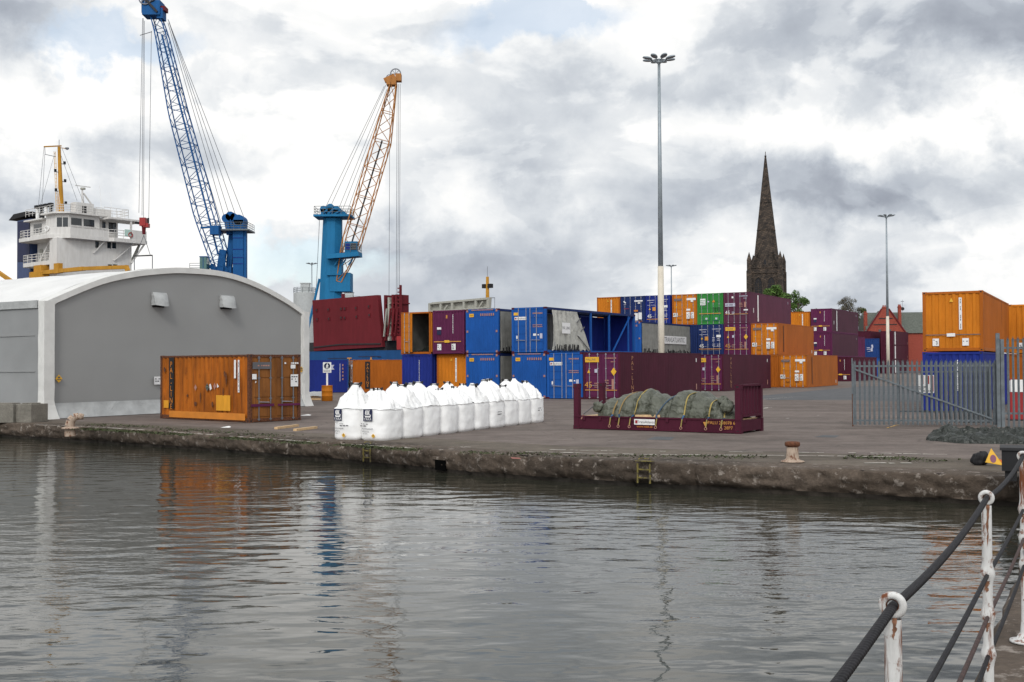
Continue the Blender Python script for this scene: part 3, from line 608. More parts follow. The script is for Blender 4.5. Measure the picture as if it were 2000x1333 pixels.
def smark_plain(m, F, L, H): m.rect(F, L-1.2, L-1.1, H-.62, H-.35, 'pale', .015); m.rect(F, L*.5, L*.5+.12, H*.5, H*.5+.12, 'gold', .015)
def smark_white(m, F, L, H): m.rect(F, 2.2, 2.55, .25, H-.2, 'sticker', .015); m.rect(F, .9, 1.05, H*.35, H*.5, 'sticker', .015); m.rect(F, L-1.2, L-1.1, H-.62, H-.35, 'pale', .015)
def smark_none(m, F, L, H): m.rect(F, L-1.2, L-1.1, H-.62, H-.4, 'pale', .015)
def smark_blackstrip(m, F, L, H):
    m.rect(F, 1.6, 1.85, .3, H-.2, 'rust', .015); m.rect(F, L-.9, L-.75, .25, .55, 'sticker', .015)
def smark_oldorange(m, F, L, H):   # the weathered one in front of the shed
    m.rect(F, .68, 1.02, .42, H-.08, 'black', .02); m.text('PAL-LINE', F, .85, H*.50+.07, .31, 'orange_clean', .035, True, spacing=.79)
    m.rect(F, 3.95, 4.88, .42, 1.02, 'yellow_patch', .02); m.rect(F, .28, .64, .45, .76, 'yellow_patch', .02)
    m.rect(F, .7, L-.22, .08, .34, 'orange_clean', .03)
    m.rect(F, 5.12, 5.24, 1.68, 2.38, 'sticker', .02); m.rect(F, 5.36, 5.46, 1.14, 2.38, 'sticker', .02); bars(m, Face(F.p(5.44, 0), F.u, -F.r, F.n), 1.2, 2.3, 0, .05, 1, 'greyink', .6, 3, .026)
    for a, z, s_ in ((3.35, 1.32, .17), (2.55, 1.30, .13), (3.85, 1.36, .14)):
        m.poly(F, [(a, z-s_), (a+s_*.8, z), (a, z+s_), (a-s_*.7, z)], 'tan' if a != 3.35 else 'olive', .02)
    m.poly(F, [(3.55, 1.20), (3.68, 1.26), (3.60, 1.46), (3.50, 1.42)], 'sticker', .026); m.poly(F, [(4.02, 1.30), (4.15, 1.36), (4.02, 1.48)], 'sticker', .026)
    for a, z, w_, h_ in ((4.62, 1.35, .10, .55), (4.52, 1.75, .16, .2), (2.9, .62, .07, .55), (2.55, .55, .22, .2), (4.42, .95, .08, .4), (.35, 1.9, .16, .22), (3.7, .55, .12, .22), (2.0, .9, .12, .14)):
        q = [(a+w_*math.cos(k*.7)*rnd.uniform(.3, .6), z+h_*.5+h_*math.sin(k*.7)*rnd.uniform(.35, .6)) for k in range(9)]
        m.poly(F, q, 'rust', .024)
CG = []
def container(label, pos, yaw, z, L, W, H, mat, near='doors', mark=None, smark=None, side=0, rail=None, group='stacked shipping containers', corrd=.030, pitch=.28, endmat=None, cat='shipping container', sidemat=None, rods=True, lite=False):
    t = thing('shipping_container', label, cat, (pos[0], pos[1], z), yaw, group)
    rail = rail or mat; endmat = endmat or mat; sidemat = sidemat or mat
    FE = Face((0, W, 0), (0, -1, 0), (0, 0, 1), (-1, 0, 0)); F0 = Face((0, 0, 0), (1, 0, 0), (0, 0, 1), (0, -1, 0)); F1 = Face((L, W, 0), (-1, 0, 0), (0, 0, 1), (0, 1, 0)); FB = Face((L, 0, 0), (0, 1, 0), (0, 0, 1), (1, 0, 0))
    m = MB(); pw = .13
    for x0, x1 in ((0, pw), (L-pw, L)):
        for y0, y1 in ((0, pw), (W-pw, W)): m.box(x0, x1, y0, y1, .12, H-.12, rail)
    for x0, x1 in ((0, .17), (L-.17, L)):
        for y0, y1 in ((-.004, .17), (W-.17, W+.004)):
            for z0, z1 in ((0, .12), (H-.12, H)):
                m.box(x0-.004 if x0 == 0 else x0, x1 if x0 == 0 else x1+.004, y0, y1, z0, z1, rail)
                m.box(x0-.006 if x0 == 0 else L+.001, -.001 if x0 == 0 else L+.006, y0+.05, y1-.05, z0+.03, z1-.03, 'black')
                yy = -.008 if y0 < .1 else W+.005; m.box(x0+.05, x1-.05, yy, yy+.003, z0+.03, z1-.03, 'black')
    for y0 in (.004, W-.064): m.box(.17, L-.17, y0, y0+.06, H-.08, H-.01, rail); m.box(.17, L-.17, y0, y0+.06, .02, .17, rail)
    for x0 in (.004, L-.074): m.box(x0, x0+.07, .17, W-.17, H-.11, H-.01, rail); m.box(x0, x0+.07, .17, W-.17, .02, .15, rail)
    m.build('frame', t)
    for F, nm in ((F0, 'side_wall'), (F1, 'side_wall')):
        if near == 'curtain': break
        m = MB(); corr(m, Face(F.p(0, 0, -.015), F.r, F.u, F.n), pw, L-pw, .17, H-.08, corrd, pitch, sidemat); m.build(nm, t)
    m = MB(); corr(m, Face(FB.p(0, 0, -.02), FB.r, FB.u, FB.n), pw, W-pw, .15, H-.11, .03, .25, mat); m.build('end_wall', t)
    m = MB(); m.box(.075, L-.075, .065, W-.065, H-.045, H-.02, sidemat); m.build('roof', t)
    m = MB(); m.box(.075, L-.075, .066, W-.066, .10, .15, 'dark'); m.build('floor', t)
    if near in ('doors', 'curtain', 'open'):
        for k, (a0, a1) in enumerate(((pw+.01, W/2-.008), (W/2+.008, W-pw-.01))):
            if near == 'open' and k == 1: continue
            hinge = near == 'open' and k == 0
            Fd = Face(FE.p(a0, 0, -.03), FE.r, FE.u, FE.n)
            if hinge:
                th = R(20); r_ = Vector((-math.sin(th), -math.cos(th), 0)); Fd = Face(FE.p(a0, 0, 0), r_, FE.u, Vector((-math.cos(th), math.sin(th), 0)))
            wd = a1-a0; m = MB()
            m.obox(Fd.p(0, .15, -.05), Fd.r*wd, Fd.u*(H-.26), Fd.n*.05, endmat)
            hh = (H-.36)/4 if mat != 'orange_rusty' else (H-.36)/3
            zc = .20
            while zc+hh < H-.08: m.obox(Fd.p(.07, zc+.025, 0), Fd.r*(wd-.14), Fd.u*(hh-.05), Fd.n*.022, endmat); zc += hh
            dr = m.build('door', t)
            if rods and not lite:
                for a in (.27*wd, .78*wd):
                    m = MB(); m.tube(Fd.p(a, .06, .05), Fd.p(a, H-.06, .05), .021, 'rodmetal' if mat != 'orange_rusty' else 'cable', 6)
                    for zz in (.12, H*.35, H*.65, H-.14): m.obox(Fd.p(a-.05, zz-.025, .02), Fd.r*.1, Fd.u*.05, Fd.n*.045, 'rodmetal' if mat != 'orange_rusty' else 'cable')
                    m.build('lock_rod', dr)
                m = MB(); m.bar(Fd.p(.27*wd, H*.30, .06), Fd.p(.72*wd, H*.30-.02, .06), .03, 'rodmetal'); m.build('handle', dr)
            if mark and not hinge and k == 0: pass
    elif near == 'end':
        m = MB(); corr(m, Face(FE.p(0, 0, -.02), FE.r, FE.u, FE.n), pw, W-pw, .15, H-.11, .035, .26, endmat); m.build('end_wall', t)
    if near == 'open':
        m = MB(); m.box(.3, L-.1, .07, .09, .15, H-.1, 'tarp'); m.box(.3, L-.1, W-.09, W-.07, .15, H-.1, 'tarp'); m.box(L-.12, L-.1, .09, W-.09, .15, H-.1, 'dark')
        corr(m, Face((L-.13, W, 0), (0, -1, 0), (0, 0, 1), (-1, 0, 0)), .1, W-.1, .15, H-.1, .03, .26, 'steel'); m.build('lining', t)
        m = MB(); m.obox((-.02, -.05, .15), (1.1, -.03, 0), (0, -.05, 0), (0, 0, H-.26), 'orange'); m.build('door', t)
        m = MB(); m.grid(lambda u, v: Vector((1.0+v*3, .15+u*(W-.3), .16+.5*math.sin(math.pi*u)*math.sin(math.pi*v)*(1+.4*fbm(u*4, v*4)))), 20, 14, 'blacktarp'); tag(m.build('tarpaulin_pile'), 'black tarpaulin heap lying inside the open orange container', 'tarpaulin').matrix_world = Matrix.Translation((pos[0], pos[1], z)) @ Matrix.Rotation(yaw, 4, 'Z')
    if mark:
        m = MB(); mark(m, Face(FE.p(0, 0, 0), FE.r, FE.u, FE.n), W, H); m.build('markings', t)
    if smark:
        m = MB(); smark(m, F0 if side == 0 else F1, L, H); m.build('side_markings', t)
    return t
YR = R(60.0); Sv = Vector((math.cos(YR), math.sin(YR))); Ev = Vector((-Sv.y, Sv.x))
def c_from(a, b): return a+b
GFR, GMID, GBK, GFAR, GRT = 'containers in the front row', 'containers in the middle rows', 'containers in the back rows', 'containers stacked far off', 'containers behind the gate'
# lone weathered container in front of the shed
ya = R(139.6); Aw = Vector((math.sin(ya), -math.cos(ya)))
A0 = Vector((-9.93, 41.6))+Aw*2.44
container('rusty orange container standing alone in front of the grey shed', A0, ya, 0, 6.06, 2.44, 2.59, 'orange_rusty', 'doors', mark_usedorange, smark_oldorange, 1, 'rust', group='containers on the ground', corrd=.05, pitch=.30, endmat='door_rusty')
Bc = Vector((6.54, 66.66)); Y1 = R(59.6); S1 = Vector((math.cos(Y1), math.sin(Y1))); E1 = Vector((-S1.y, S1.x))
def row1(i, dx=0): return Bc+E1*2.55*i+S1*dx
container('plum 45-foot container with a yellow plate and hazard diamond, behind the flat rack', row1(0), Y1, 0, 13.72, 2.5, 2.9, 'maroon', 'doors', mark_pal45, smark_pal, 0, group=GFR, endmat='purple', corrd=.002)
# containers with fabric sides
def curtain_box(label, pos, z, near, mark, state, L=13.72, W=2.5, H=2.9, yaw=Y1, group=GFR, sign=None):
    t = thing('curtain_side_container', label, 'shipping container', (pos[0], pos[1], z), yaw, group)
    FE = Face((0, W, 0), (0, -1, 0), (0, 0, 1), (-1, 0, 0)); F0 = Face((0, 0, 0), (1, 0, 0), (0, 0, 1), (0, -1, 0))
    m = MB()
    for x in (0, L-.16):
        for y in (0, W-.16): m.box(x, x+.16, y, y+.16, .12, H-.12, 'blue')
        for y in (-.004, W-.176):
            for zz in (0, H-.12): m.box(x-.004, x+.19, y, y+.18, zz, zz+.12, 'maroon')
    for y in (.004, W-.10): m.box(.19, L-.19, y, y+.096, H-.16, H-.01, 'navy')
    m.box(.004, .1, .19, W-.19, H-.12, H-.01, 'blue'); m.box(L-.1, L-.004, .19, W-.19, H-.12, H-.01, 'blue')
    m.box(.004, L-.004, .1, W-.1, .04, .16, 'blue')
    for y in (.006, W-.1): m.box(.19, L-.19, y, y+.094, .03, .18, 'blue' if state == 'open' else 'dark')
    if state == 'open':
        for x in (6.4, 9.3): m.box(x, x+.14, .01, .12, .18, H-.16, 'blue')
        for x in (3.5, 6.4, 9.3): m.box(x, x+.14, W-.12, W-.01, .18, H-.16, 'blue')
        m.bar((10.0, .06, .2), (12.9, .06, H-.2), .08, 'blue'); m.box(12.55, 12.66, .01, .10, .18, H-.16, 'blue'); m.box(1.1, 1.16, -.03, -.005, .2, H-.3, 'rodmetal')
    m.build('frame', t)
    m = MB(); m.box(.1, L-.1, .1, W-.1, H-.06, H-.03, 'tarp'); m.build('roof', t)
    m = MB(); corr(m, Face((L-.01, 0, 0), (0, 1, 0), (0, 0, 1), (1, 0, 0)), .16, W-.16, .16, H-.12, .03, .25, 'blue'); m.build('end_wall', t)
    if state == 'open': 
        m = MB(); m.box(L-.30, L-.27, .13, W-.13, .16, H-.12, 'deepblue'); m.build('inner_wall', t)
    if near == 'doors':
        for a0, a1 in ((.16, W/2-.006), (W/2+.006, W-.16)):
            m = MB(); m.obox(FE.p(a0, .15, -.08), FE.r*(a1-a0), FE.u*(H-.27), FE.n*.05, 'blue'); hh = (H-.36)/5
            for k in range(5): m.obox(FE.p(a0+.06, .18+k*hh+.02, -.03), FE.r*(a1-a0-.12), FE.u*(hh-.04), FE.n*.022, 'blue')
            dr = m.build('door', t)
            for fr in (.32, .84) if a0 < 1 else (.10, .52):
                a = a0+(a1-a0)*fr; m = MB(); m.tube(FE.p(a, .05, .02), FE.p(a, H-.05, .02), .022, 'rodmetal', 6)
                m.build('lock_rod', dr)
            m = MB(); m.bar(FE.p(a0+.2, .82, .03), FE.p(a1-.25, .80, .03), .03, 'rodmetal'); m.build('handle', dr)
    else:
        m = MB(); corr(m, Face(FE.p(0, 0, -.02), FE.r, FE.u, FE.n), .16, W-.16, .12, H-.12, .02, .16, 'blue'); m.build('end_wall', t)
    m = MB(); mark(m, Face(FE.p(0, 0, -.04 if near == 'doors' else 0), FE.r, FE.u, FE.n), W, H); m.build('markings', t)
    # fabric
    def ins(u, v): q = PP(u, v, pos, (math.cos(yaw), math.sin(yaw))); return (Vector((q.x, q.y))-pos).dot(Vector((math.cos(yaw), math.sin(yaw)))), q.z-z
    if state == 'open':
        xt = 4.15; xb = 6.15
        def fn(u, v):
            x0 = .62; x1 = xt+(xb-xt)*(1-v)**1.1; x = x0+(x1-x0)*u
            zz = .10+(H-.30)*v+.02
            if u > .70: zz -= .02*(u-.7)
            w_ = .10*math.sin(u*42+math.sin(v*3)*1.2)*(1-u)**.7*(1-.55*v)+.05*fbm(u*7, v*3, 1)
            if v < .03: zz += .12*abs(math.sin(u*30))
            return Vector((x, -.09-w_-.05*math.sin(math.pi*v), zz))
        m = MB(); m.grid(fn, 110, 26, 'tarp_light'); cu = m.build('curtain', t, True)
        m = MB()
        for xx in (2.2, 2.75, 3.4, 3.9): m.bar((xx, -.26, .15), (xx+.05, -.24, .55), .07, 'black')
        for xx, zz in ((3.9, 2.0), (4.5, 1.45)): m.bar((xx, -.2, zz), (xx+.5, -.2, zz+.3), .05, 'greyink')
        m.bar((4.0, -.2, 1.15), (6.0, -.14, .12), .04, 'greyink')
        for k in range(12): m.bar((.8+k*.3, -.24+.03*(k % 3), .12), (.82+k*.3, -.24+.03*(k % 2), .38+.2*rnd.random()), .045, 'black')
        m.build('strap', cu)
        m = MB(); F = Face((0, -.22, 0), (1, 0, 0), (0, 0, 1), (0, -1, 0)); m.rect(F, 1.75, 2.9, 1.25, 1.95, 'sticker'); m.text('PAL LINE', F, 2.3, 1.6, .26, 'greyink'); m.build('lettering', cu)
        m = MB(); m.grid(lambda u, v: Vector((.3+6.5*u, W-.14+.05*math.sin(u*60), .2+(H-.4)*v)), 80, 4, 'tarp'); m.build('curtain', t, True)
        m = MB(); m.grid(lambda u, v: Vector((6.85+(L-7.2)*u, W-.13+.012*math.sin(u*60), .2+(H-.4)*v)), 60, 4, 'deepblue'); m.build('curtain', t, True)
    else:
        def fs_(u, v): return Vector((.2+(L-.4)*u, -.02-.05*fbm(u*14, v*2, 3, 3)-.05*(1-v)**3*abs(math.sin(u*130)), .16+(H-.34)*v))
        m = MB(); m.grid(fs_, 150, 12, 'tarp'); cu = m.build('curtain', t, True)
        m = MB()
        k = .5
        while k < L-.4: m.bar((k, -.09, .10), (k+rnd.uniform(-.04, .04), -.09, rnd.uniform(.34, .62)), .07, 'black'); k += rnd.uniform(.26, .42)
        m.box(.25, L-.25, -.08, -.06, .06, .09, 'black'); m.build('strap', cu)
        if sign:
            m = MB(); F = Face((0, -.10, 0), (1, 0, 0), (0, 0, 1), (0, -1, 0)); m.rect(F, sign, sign+6.0, 1.05, 1.75, 'sticker'); m.text('TRANSATLANTIC', F, sign+3.1, 1.4, .62, 'greyink'); m.build('lettering', cu)
        m = MB(); m.grid(lambda u, v: Vector((.2+(L-.4)*u, W-.04, .16+(H-.34)*v)), 4, 3, 'tarp'); m.build('curtain', t, True)
    return t
curtain_box('blue container with doors, lower level between the plum doors and blue end panel', row1(1), 0, 'doors', mark_tl, 'closed')
curtain_box('blue fabric-sided container in the lower row directly under the one with its curtain drawn open', row1(2), 0, 'end', mark_tlend, 'closed')
curtain_box('blue container with its grey side curtain torn and drawn open, on the upper level', row1(2), 2.9, 'doors', mark_tl, 'open')
b33 = row1(3.37)
curtain_box('blue container end with grey fabric side, upper level left of the open curtain container', b33, 2.9, 'end', mark_tlend, 'closed')
curtain_box('blue container end with grey fabric side, lower level right of the orange end', b33, 0, 'end', mark_tlend, 'closed')
container('plum container end with gold bar, upper level beside the open container', row1(4.40), Y1, 2.9, 13.72, 2.5, 2.9, 'purple', 'end', mark_plumend, None, group=GFR, corrd=.015)
container('orange container end with white number strip, lower level under the plum one', row1(4.40)+S1*.3-E1*.05, Y1, 0, 12.19, 2.44, 2.9, 'orange', 'end', mark_orend, None, group=GFR, rail='orange_dark')
container('orange container with its doors open showing a dark interior, end of the upper level', row1(5.45), Y1, 2.9, 6.06, 2.44, 2.85, 'orange', 'open', None, None, group=GFR, rail='orange_dark', endmat='orange')
container('dark blue container end with a white number strip, lower level under the open orange container', row1(5.42), Y1, 0, 12.19, 2.44, 2.9, 'deepblue', 'end', mark_navyend, None, group=GFR)
# two flat-on containers by the ship
yl = R(17)
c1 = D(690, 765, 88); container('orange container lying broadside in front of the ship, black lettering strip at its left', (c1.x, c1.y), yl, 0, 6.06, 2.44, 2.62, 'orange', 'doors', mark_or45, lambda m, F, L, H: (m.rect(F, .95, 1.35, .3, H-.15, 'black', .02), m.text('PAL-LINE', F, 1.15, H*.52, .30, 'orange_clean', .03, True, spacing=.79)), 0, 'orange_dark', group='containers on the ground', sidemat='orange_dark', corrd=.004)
c2 = D(680, 765, 88.5); q = Vector((c2.x, c2.y))-Vector((math.cos(yl), math.sin(yl)))*6.1
def sm_blue(m, F, L, H):
    m.poly(F, [(4.65, H-.4), (5.0, H-.4), (4.87, H-.58), (5.0, H-.78), (4.65, H-.78), (4.78, H-.58)], 'pale', .02); m.rect(F, 5.42, 5.47, .9, H-.3, 'pale', .02)
    for k in range(5): m.rect(F, 5.62, 5.72, 1.0+k*.28, 1.15+k*.28, 'tan', .02)
container('dark blue container lying broadside behind the walking-man sign', q, yl, 0, 6.06, 2.44, 2.62, 'deepblue', 'doors', None, sm_blue, 0, group='containers on the ground', corrd=.002, lite=True)
# middle row
Cc = Vector((16.45, 85.73)); 
container('plum 45-foot container behind the right end of the nearer plum one', Cc, YR, 0, 12.4, 2.5, 2.9, 'maroon', 'doors', mark_pal45, smark_pal, 0, group=GMID, endmat='purple', corrd=.002)
gc = Vector((10.9, 93.0))
curtain_box('grey fabric-sided container with a long white name panel, behind the tall light mast', gc, 2.9, 'end', mark_tlend, 'closed', group=GMID, yaw=YR, sign=4.3)
container('plum container carrying the grey fabric-sided one', gc, YR, 0, 13.72, 2.5, 2.9, 'purple', 'end', None, None, group=GMID, lite=True)
# back row: a stepped wall three high
Dc = Vector((26.13, 97.56)); YD = R(60.6); SD = Vector((math.cos(YD), math.sin(YD))); ED = Vector((-SD.y, SD.x))
def rowD(i): return Dc+ED*2.55*i
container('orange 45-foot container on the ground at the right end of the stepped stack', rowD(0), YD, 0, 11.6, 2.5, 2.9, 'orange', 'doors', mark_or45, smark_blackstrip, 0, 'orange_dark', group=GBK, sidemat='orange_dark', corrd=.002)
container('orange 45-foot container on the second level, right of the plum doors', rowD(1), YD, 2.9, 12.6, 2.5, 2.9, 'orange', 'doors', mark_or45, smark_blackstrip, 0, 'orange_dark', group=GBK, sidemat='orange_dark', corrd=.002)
container('plum 45-foot container with yellow plate on the second level, under the faded plum one', rowD(2), YD, 2.9, 13.72, 2.5, 2.9, 'purple', 'doors', mark_pal45, None, group=GBK)
container('navy 45-foot container on the second level under the green one', rowD(3), YD, 2.9, 13.72, 2.5, 2.9, 'navy', 'doors', mark_navy45, None, group=GBK)
container('faded plum container at the top right of the stepped stack, white stripe on its side', rowD(2), YD, 5.8, 13.72, 2.5, 2.9, 'violet', 'doors', mark_violet45, smark_white, 0, group=GBK, corrd=.002)
container('green container on the top level between orange and plum ones', rowD(3), YD, 5.8, 13.72, 2.5, 2.9, 'green', 'doors', mark_green, None, group=GBK)
container('orange 45-foot container on the top level left of the green one', rowD(4)+SD*.1, YD, 5.8, 13.72, 2.46, 2.9, 'orange', 'doors', mark_or45, None, group=GBK, rail='orange_dark')
container('royal blue 45-foot container on the top level behind the tall light mast', rowD(5.03), YD, 5.8, 13.72, 2.5, 2.9, 'deepblue', 'doors', mark_navy45, None, group=GBK)
container('dark navy container with white plates, second from the left on the top level', rowD(6.04), YD, 5.8, 13.72, 2.5, 2.9, 'navy', 'doors', mark_dark, None, group=GBK)
container('orange container end at the far left of the top level', rowD(7.05), YD, 5.8, 13.72, 2.46, 2.9, 'orange', 'end', mark_orend, None, group=GBK, rail='orange_dark')
for i in range(1, 8):
    for lv in (0, 1):
        if lv == 1 and i < 4: continue
        container('%s container %s of the stepped stack, %s from the right' % (('plum', 'orange', 'navy')[(i+lv) % 3], ('at the base', 'at mid level')[lv], ('', 'second', 'third', 'fourth', 'fifth', 'sixth', 'seventh', 'last')[i]), rowD(i), YD, 2.9*lv, 13.72, 2.5, 2.9, ('purple', 'orange_dark', 'navy')[(i+lv) % 3], 'end', None, None, group=GBK, lite=True)
Ec = Vector((38.1, 131)); YE = R(60)
SE = Vector((math.cos(YE), math.sin(YE))); EE = Vector((-SE.y, SE.x))
container('plum container with gold bar and white side stripe, right of a small orange end', Ec, YE, 5.8, 13.72, 2.5, 2.9, 'purple', 'end', mark_plumend, smark_white, 0, group=GBK, sidemat='plum_shaded', corrd=.002)
container('orange container end peeping out on the third level between two plum containers', Ec+EE*2.6, YE, 5.8, 13.72, 2.44, 2.6, 'orange', 'end', mark_orend, None, group=GBK, rail='orange_dark')
container('dark plum container on the second level right of the orange side', Ec, YE, 2.9, 13.72, 2.5, 2.9, 'purple', 'end', mark_plumend, smark_none, 0, group=GBK, sidemat='plum_shaded', corrd=.002)
container('plum container end on the ground between the orange container and the gate post', Ec-EE*2.3, YE, 0, 13.72, 2.5, 2.9, 'maroon', 'end', mark_plumend, None, group=GBK)
container('plum container on the ground behind the lower orange one', Ec+EE*.26, YE, 0, 13.72, 2.5, 2.9, 'purple', 'end', None, None, group=GBK, lite=True)
container('orange-trimmed container behind the third-level plum one', Ec+SE*14.2+EE*1.9, YE, 5.8, 6.06, 2.44, 2.9, 'orange', 'end', None, None, group=GBK, lite=True)
container('plum container under the orange one at the back', Ec+SE*14.2+EE*1.9, YE, 2.9, 12.19, 2.44, 2.9, 'purple', 'end', None, None, group=GBK, lite=True)
container('plum container at the foot of the back stack', Ec+SE*14.2+EE*1.9, YE, 0, 12.19, 2.44, 2.9, 'purple', 'end', None, None, group=GBK, lite=True)
def mark_bear(m, F, W, H):
    m.poly(F, [(1.45, 1.0), (1.75, 1.0), (1.72, 1.35), (1.82, 1.6), (1.80, 1.95), (1.62, 2.0), (1.52, 1.85), (1.60, 1.6), (1.42, 1.3)], 'pale', .02); bars(m, F, .9, 1.4, 1.2, 1.65, 2, 'pale', .9, 3, .02); m.rect(F, 1.0, 1.4, .95, 1.0, 'pale', .02)
bp = D(1718, 700, 163)
def YB(p): return Vector((p.x, p.y))
container('blue container end with a small white emblem before the far plum stacks', YB(bp), R(76), 2.9, 6.06, 2.7, 2.9, 'hullblue', 'end', mark_bear, None, group=GBK)
container('blue container end on the ground seen through the left part of the gate', YB(bp), R(76), 0, 6.06, 2.7, 2.9, 'blue', 'end', None, None, group=GBK)
def smark_far(m, F, L, H): m.rect(F, 1.2, 2.1, .15, H-.15, 'sticker', .02); m.rect(F, L-1.0, L-.8, .3, .8, 'tan', .02)
for x, nm, sm in ((1700, 'left', smark_none), (1745, 'right', smark_far)):
    p = YB(D(x, 700, 224))
    for lv in range(3):
        container('far plum container %s, %s' % ('behind the blue emblem end' if x == 1700 else 'right of the second light mast', ('at ground level', 'on the middle level', 'on the top level')[lv]), p, R(58), 2.9*lv, 13.72 if x == 1745 else 12.19, 2.5, 2.9, 'maroon', 'end', None, sm, 0, group=GFAR, corrd=.002, lite=True)
# behind the gate on the right
Gc = Vector((20.03, 46.75)); YG = R(61)
SG = Vector((math.cos(YG), math.sin(YG))); EG = Vector((-SG.y, SG.x))
container('large rust-streaked orange container end on top of a blue one behind the gate', Gc, YG, 2.62, 12.19, 2.44, 2.59, 'orange', 'end', mark_big, lambda m, F, L, H: None, 0, 'orange_dark', group=GRT, sidemat='orange_dark', corrd=.02)
container('blue container with white number strip standing behind the palisade gate', Gc+EG*.03, YG, 0, 12.19, 2.44, 2.60, 'deepblue', 'end', mark_navyend, None, group=GRT)
G2 = Vector((28.4, 57.0))
container('orange container end on the upper level at the right edge behind the fence', G2, YG, 2.6, 12.19, 2.44, 2.59, 'orange', 'end', mark_big, None, group=GRT)
container('orange container end on the ground at the right edge behind the fence', G2, YG, 0, 12.19, 2.44, 2.59, 'orange_dark', 'end', mark_orend, None, group=GRT)
# red and white cabinet behind the fence
p = D(1992, 838, 40.5); t = thing('equipment_cabinet', 'red cabinet with a white panel standing behind the tall fence', 'cabinet', (p.x, p.y, 0), R(-15))
m = MB(); m.box(-.35, .55, -.25, .25, .05, 1.05, 'red'); m.box(-.40, .60, -.30, .30, 0, .05, 'dark'); m.build('body', t)
m = MB(); m.box(-.33, .53, -.27, -.252, 1.05, 1.5, 'white'); m.box(-.33, .53, -.25, .22, 1.05, 1.46, 'sticker'); m.build('top_panel', t)
p = D(1978, 800, 41.5); t = thing('fire_point', 'narrow red box on a post beside the red cabinet behind the fence', 'post box', (p.x, p.y, 0))
m = MB(); m.tube((0, 0, 0), (0, 0, 1.1), .03, 'steel'); m.build('post', t); m = MB(); m.box(-.09, .09, -.06, .06, 1.1, 1.5, 'red'); m.box(-.10, .10, -.07, .07, 1.5, 1.53, 'red'); m.build('box', t)

# ------------------------------------------------------------------ fabric shed
GL = D(90, 700, 45.5).to_2d(); GR = D(597, 700, 59.0).to_2d(); gv = (GR-GL); GW = gv.length; gd = gv.normalized(); gb = Vector((-gd.y, gd.x))   # gb points left-away
shed = thing('fabric_shed', 'large grey fabric storage shed with a curved white roof beside the quay', 'shed', (GL.x, GL.y, 0), math.atan2(gd.y, gd.x))
outl = [(77.5, 593), (192, 546), (257, 531), (310, 525), (356, 523.5), (434, 531), (496, 551), (558, 584), (594, 609.5)]
pr = []
for u, v in outl:
    q = PP(u, v, GL, gd); pr.append(((q.to_2d()-GL).dot(gd), q.z))
def arch(s):
    if s <= pr[0][0]: return pr[0][1]
    for i in range(len(pr)-1):
        if s <= pr[i+1][0]:
            x0, y0 = pr[i]; x1, y1 = pr[i+1]; m0 = (pr[i+1][1]-pr[max(0, i-1)][1])/(pr[i+1][0]-pr[max(0, i-1)][0]); m1 = (pr[min(len(pr)-1, i+2)][1]-pr[i][1])/(pr[min(len(pr)-1, i+2)][0]-pr[i][0])
            h = x1-x0; t = (s-x0)/h; return (2*t**3-3*t*t+1)*y0+(t**3-2*t*t+t)*h*m0+(-2*t**3+3*t*t)*y1+(t**3-t*t)*h*m1
    return pr[-1][1]
SL = 42.0; NA = 56
def sarch(k): s = -.15+(GW+.3)*k/NA; return s, arch(s)
m = MB()     # gable wall with slight billow; front plane y=0, facing -y
m.grid(lambda u, v: (lambda s: Vector((s, .02+.05*math.sin(math.pi*v)*math.sin(u*9)*.4+.02*fbm(u*6, v*3), .55+(arch(s)-.60)*v)))(.05+(GW-.1)*u), 60, 14, 'fabric'); m.build('gable_wall', shed, True)
m = MB(); m.grid(lambda u, v: Vector((.2+(GW-.4)*u, -.02-.35*(1-v)**1.5-.05*fbm(u*18, v*2, 4)*(1-v)-.06*math.sin(u*60)*(1-v)*.4, .02+.62*v)), 120, 8, 'skirt'); m.build('ground_flap', shed, True)
m = MB()
for side in (0,):
    vs = []; fs = []
    for k in range(NA+1):
        s, z = sarch(k); s2 = max(.28, min(GW-.28, s)); n_ = Vector((0, 0, 1))
        vs += [(s, -.10, z), (s2, -.10, z-.26), (s2, .04, z-.26), (s, .55, z+.02)]
    for k in range(NA): a = k*4; fs += [(a, a+1, a+5, a+4), (a+1, a+2, a+6, a+5), (a+3, a, a+4, a+7)]
    m.add(vs, fs, 'trim')
m.build('edge_trim', shed)
for x0, z1, sgn in ((-.27, arch(0)-.02, -1), (GW-.42, arch(GW)-.02, 1)):
    m = MB()
    def pil(u, v, x0=x0, z1=z1, sgn=sgn):
        fl = .42*max(0, 1-v/.16)**1.6; a = u*2*math.pi
        cx, cy = x0+.27+sgn*.12*(fl > 0)*fl, -.02; hx, hy = (.25 if sgn < 0 else .20)+fl*.35, .20+fl*(.55 if sgn < 0 else .35)
        c, s_ = math.cos(a), math.sin(a); k = 1/max(abs(c), abs(s_)); return Vector((cx+hx*c*k*.98+.015*fbm(a*2, v*9), cy+hy*s_*k, z1*v))
    m.grid(pil, 32, 26, 'trim', closed_u=True); m.build('corner_post', shed)
m = MB(); vs = []; fs = []; NJ = 42
for j in range(NJ+1):
    y = .5+SL*j/NJ; sag = .05*math.sin(math.pi*((y-.5) % 4.2)/4.2)
    for k in range(NA+1):
        s, z = sarch(k); vs.append((s, y, z+.02-sag-.015*fbm(s*.8, y*.6)))
for j in range(NJ):
    for k in range(NA): a = j*(NA+1)+k; fs.append((a, a+1, a+NA+2, a+NA+1))
m.add(vs, fs, 'whitefabric'); m.build('roof', shed, True)
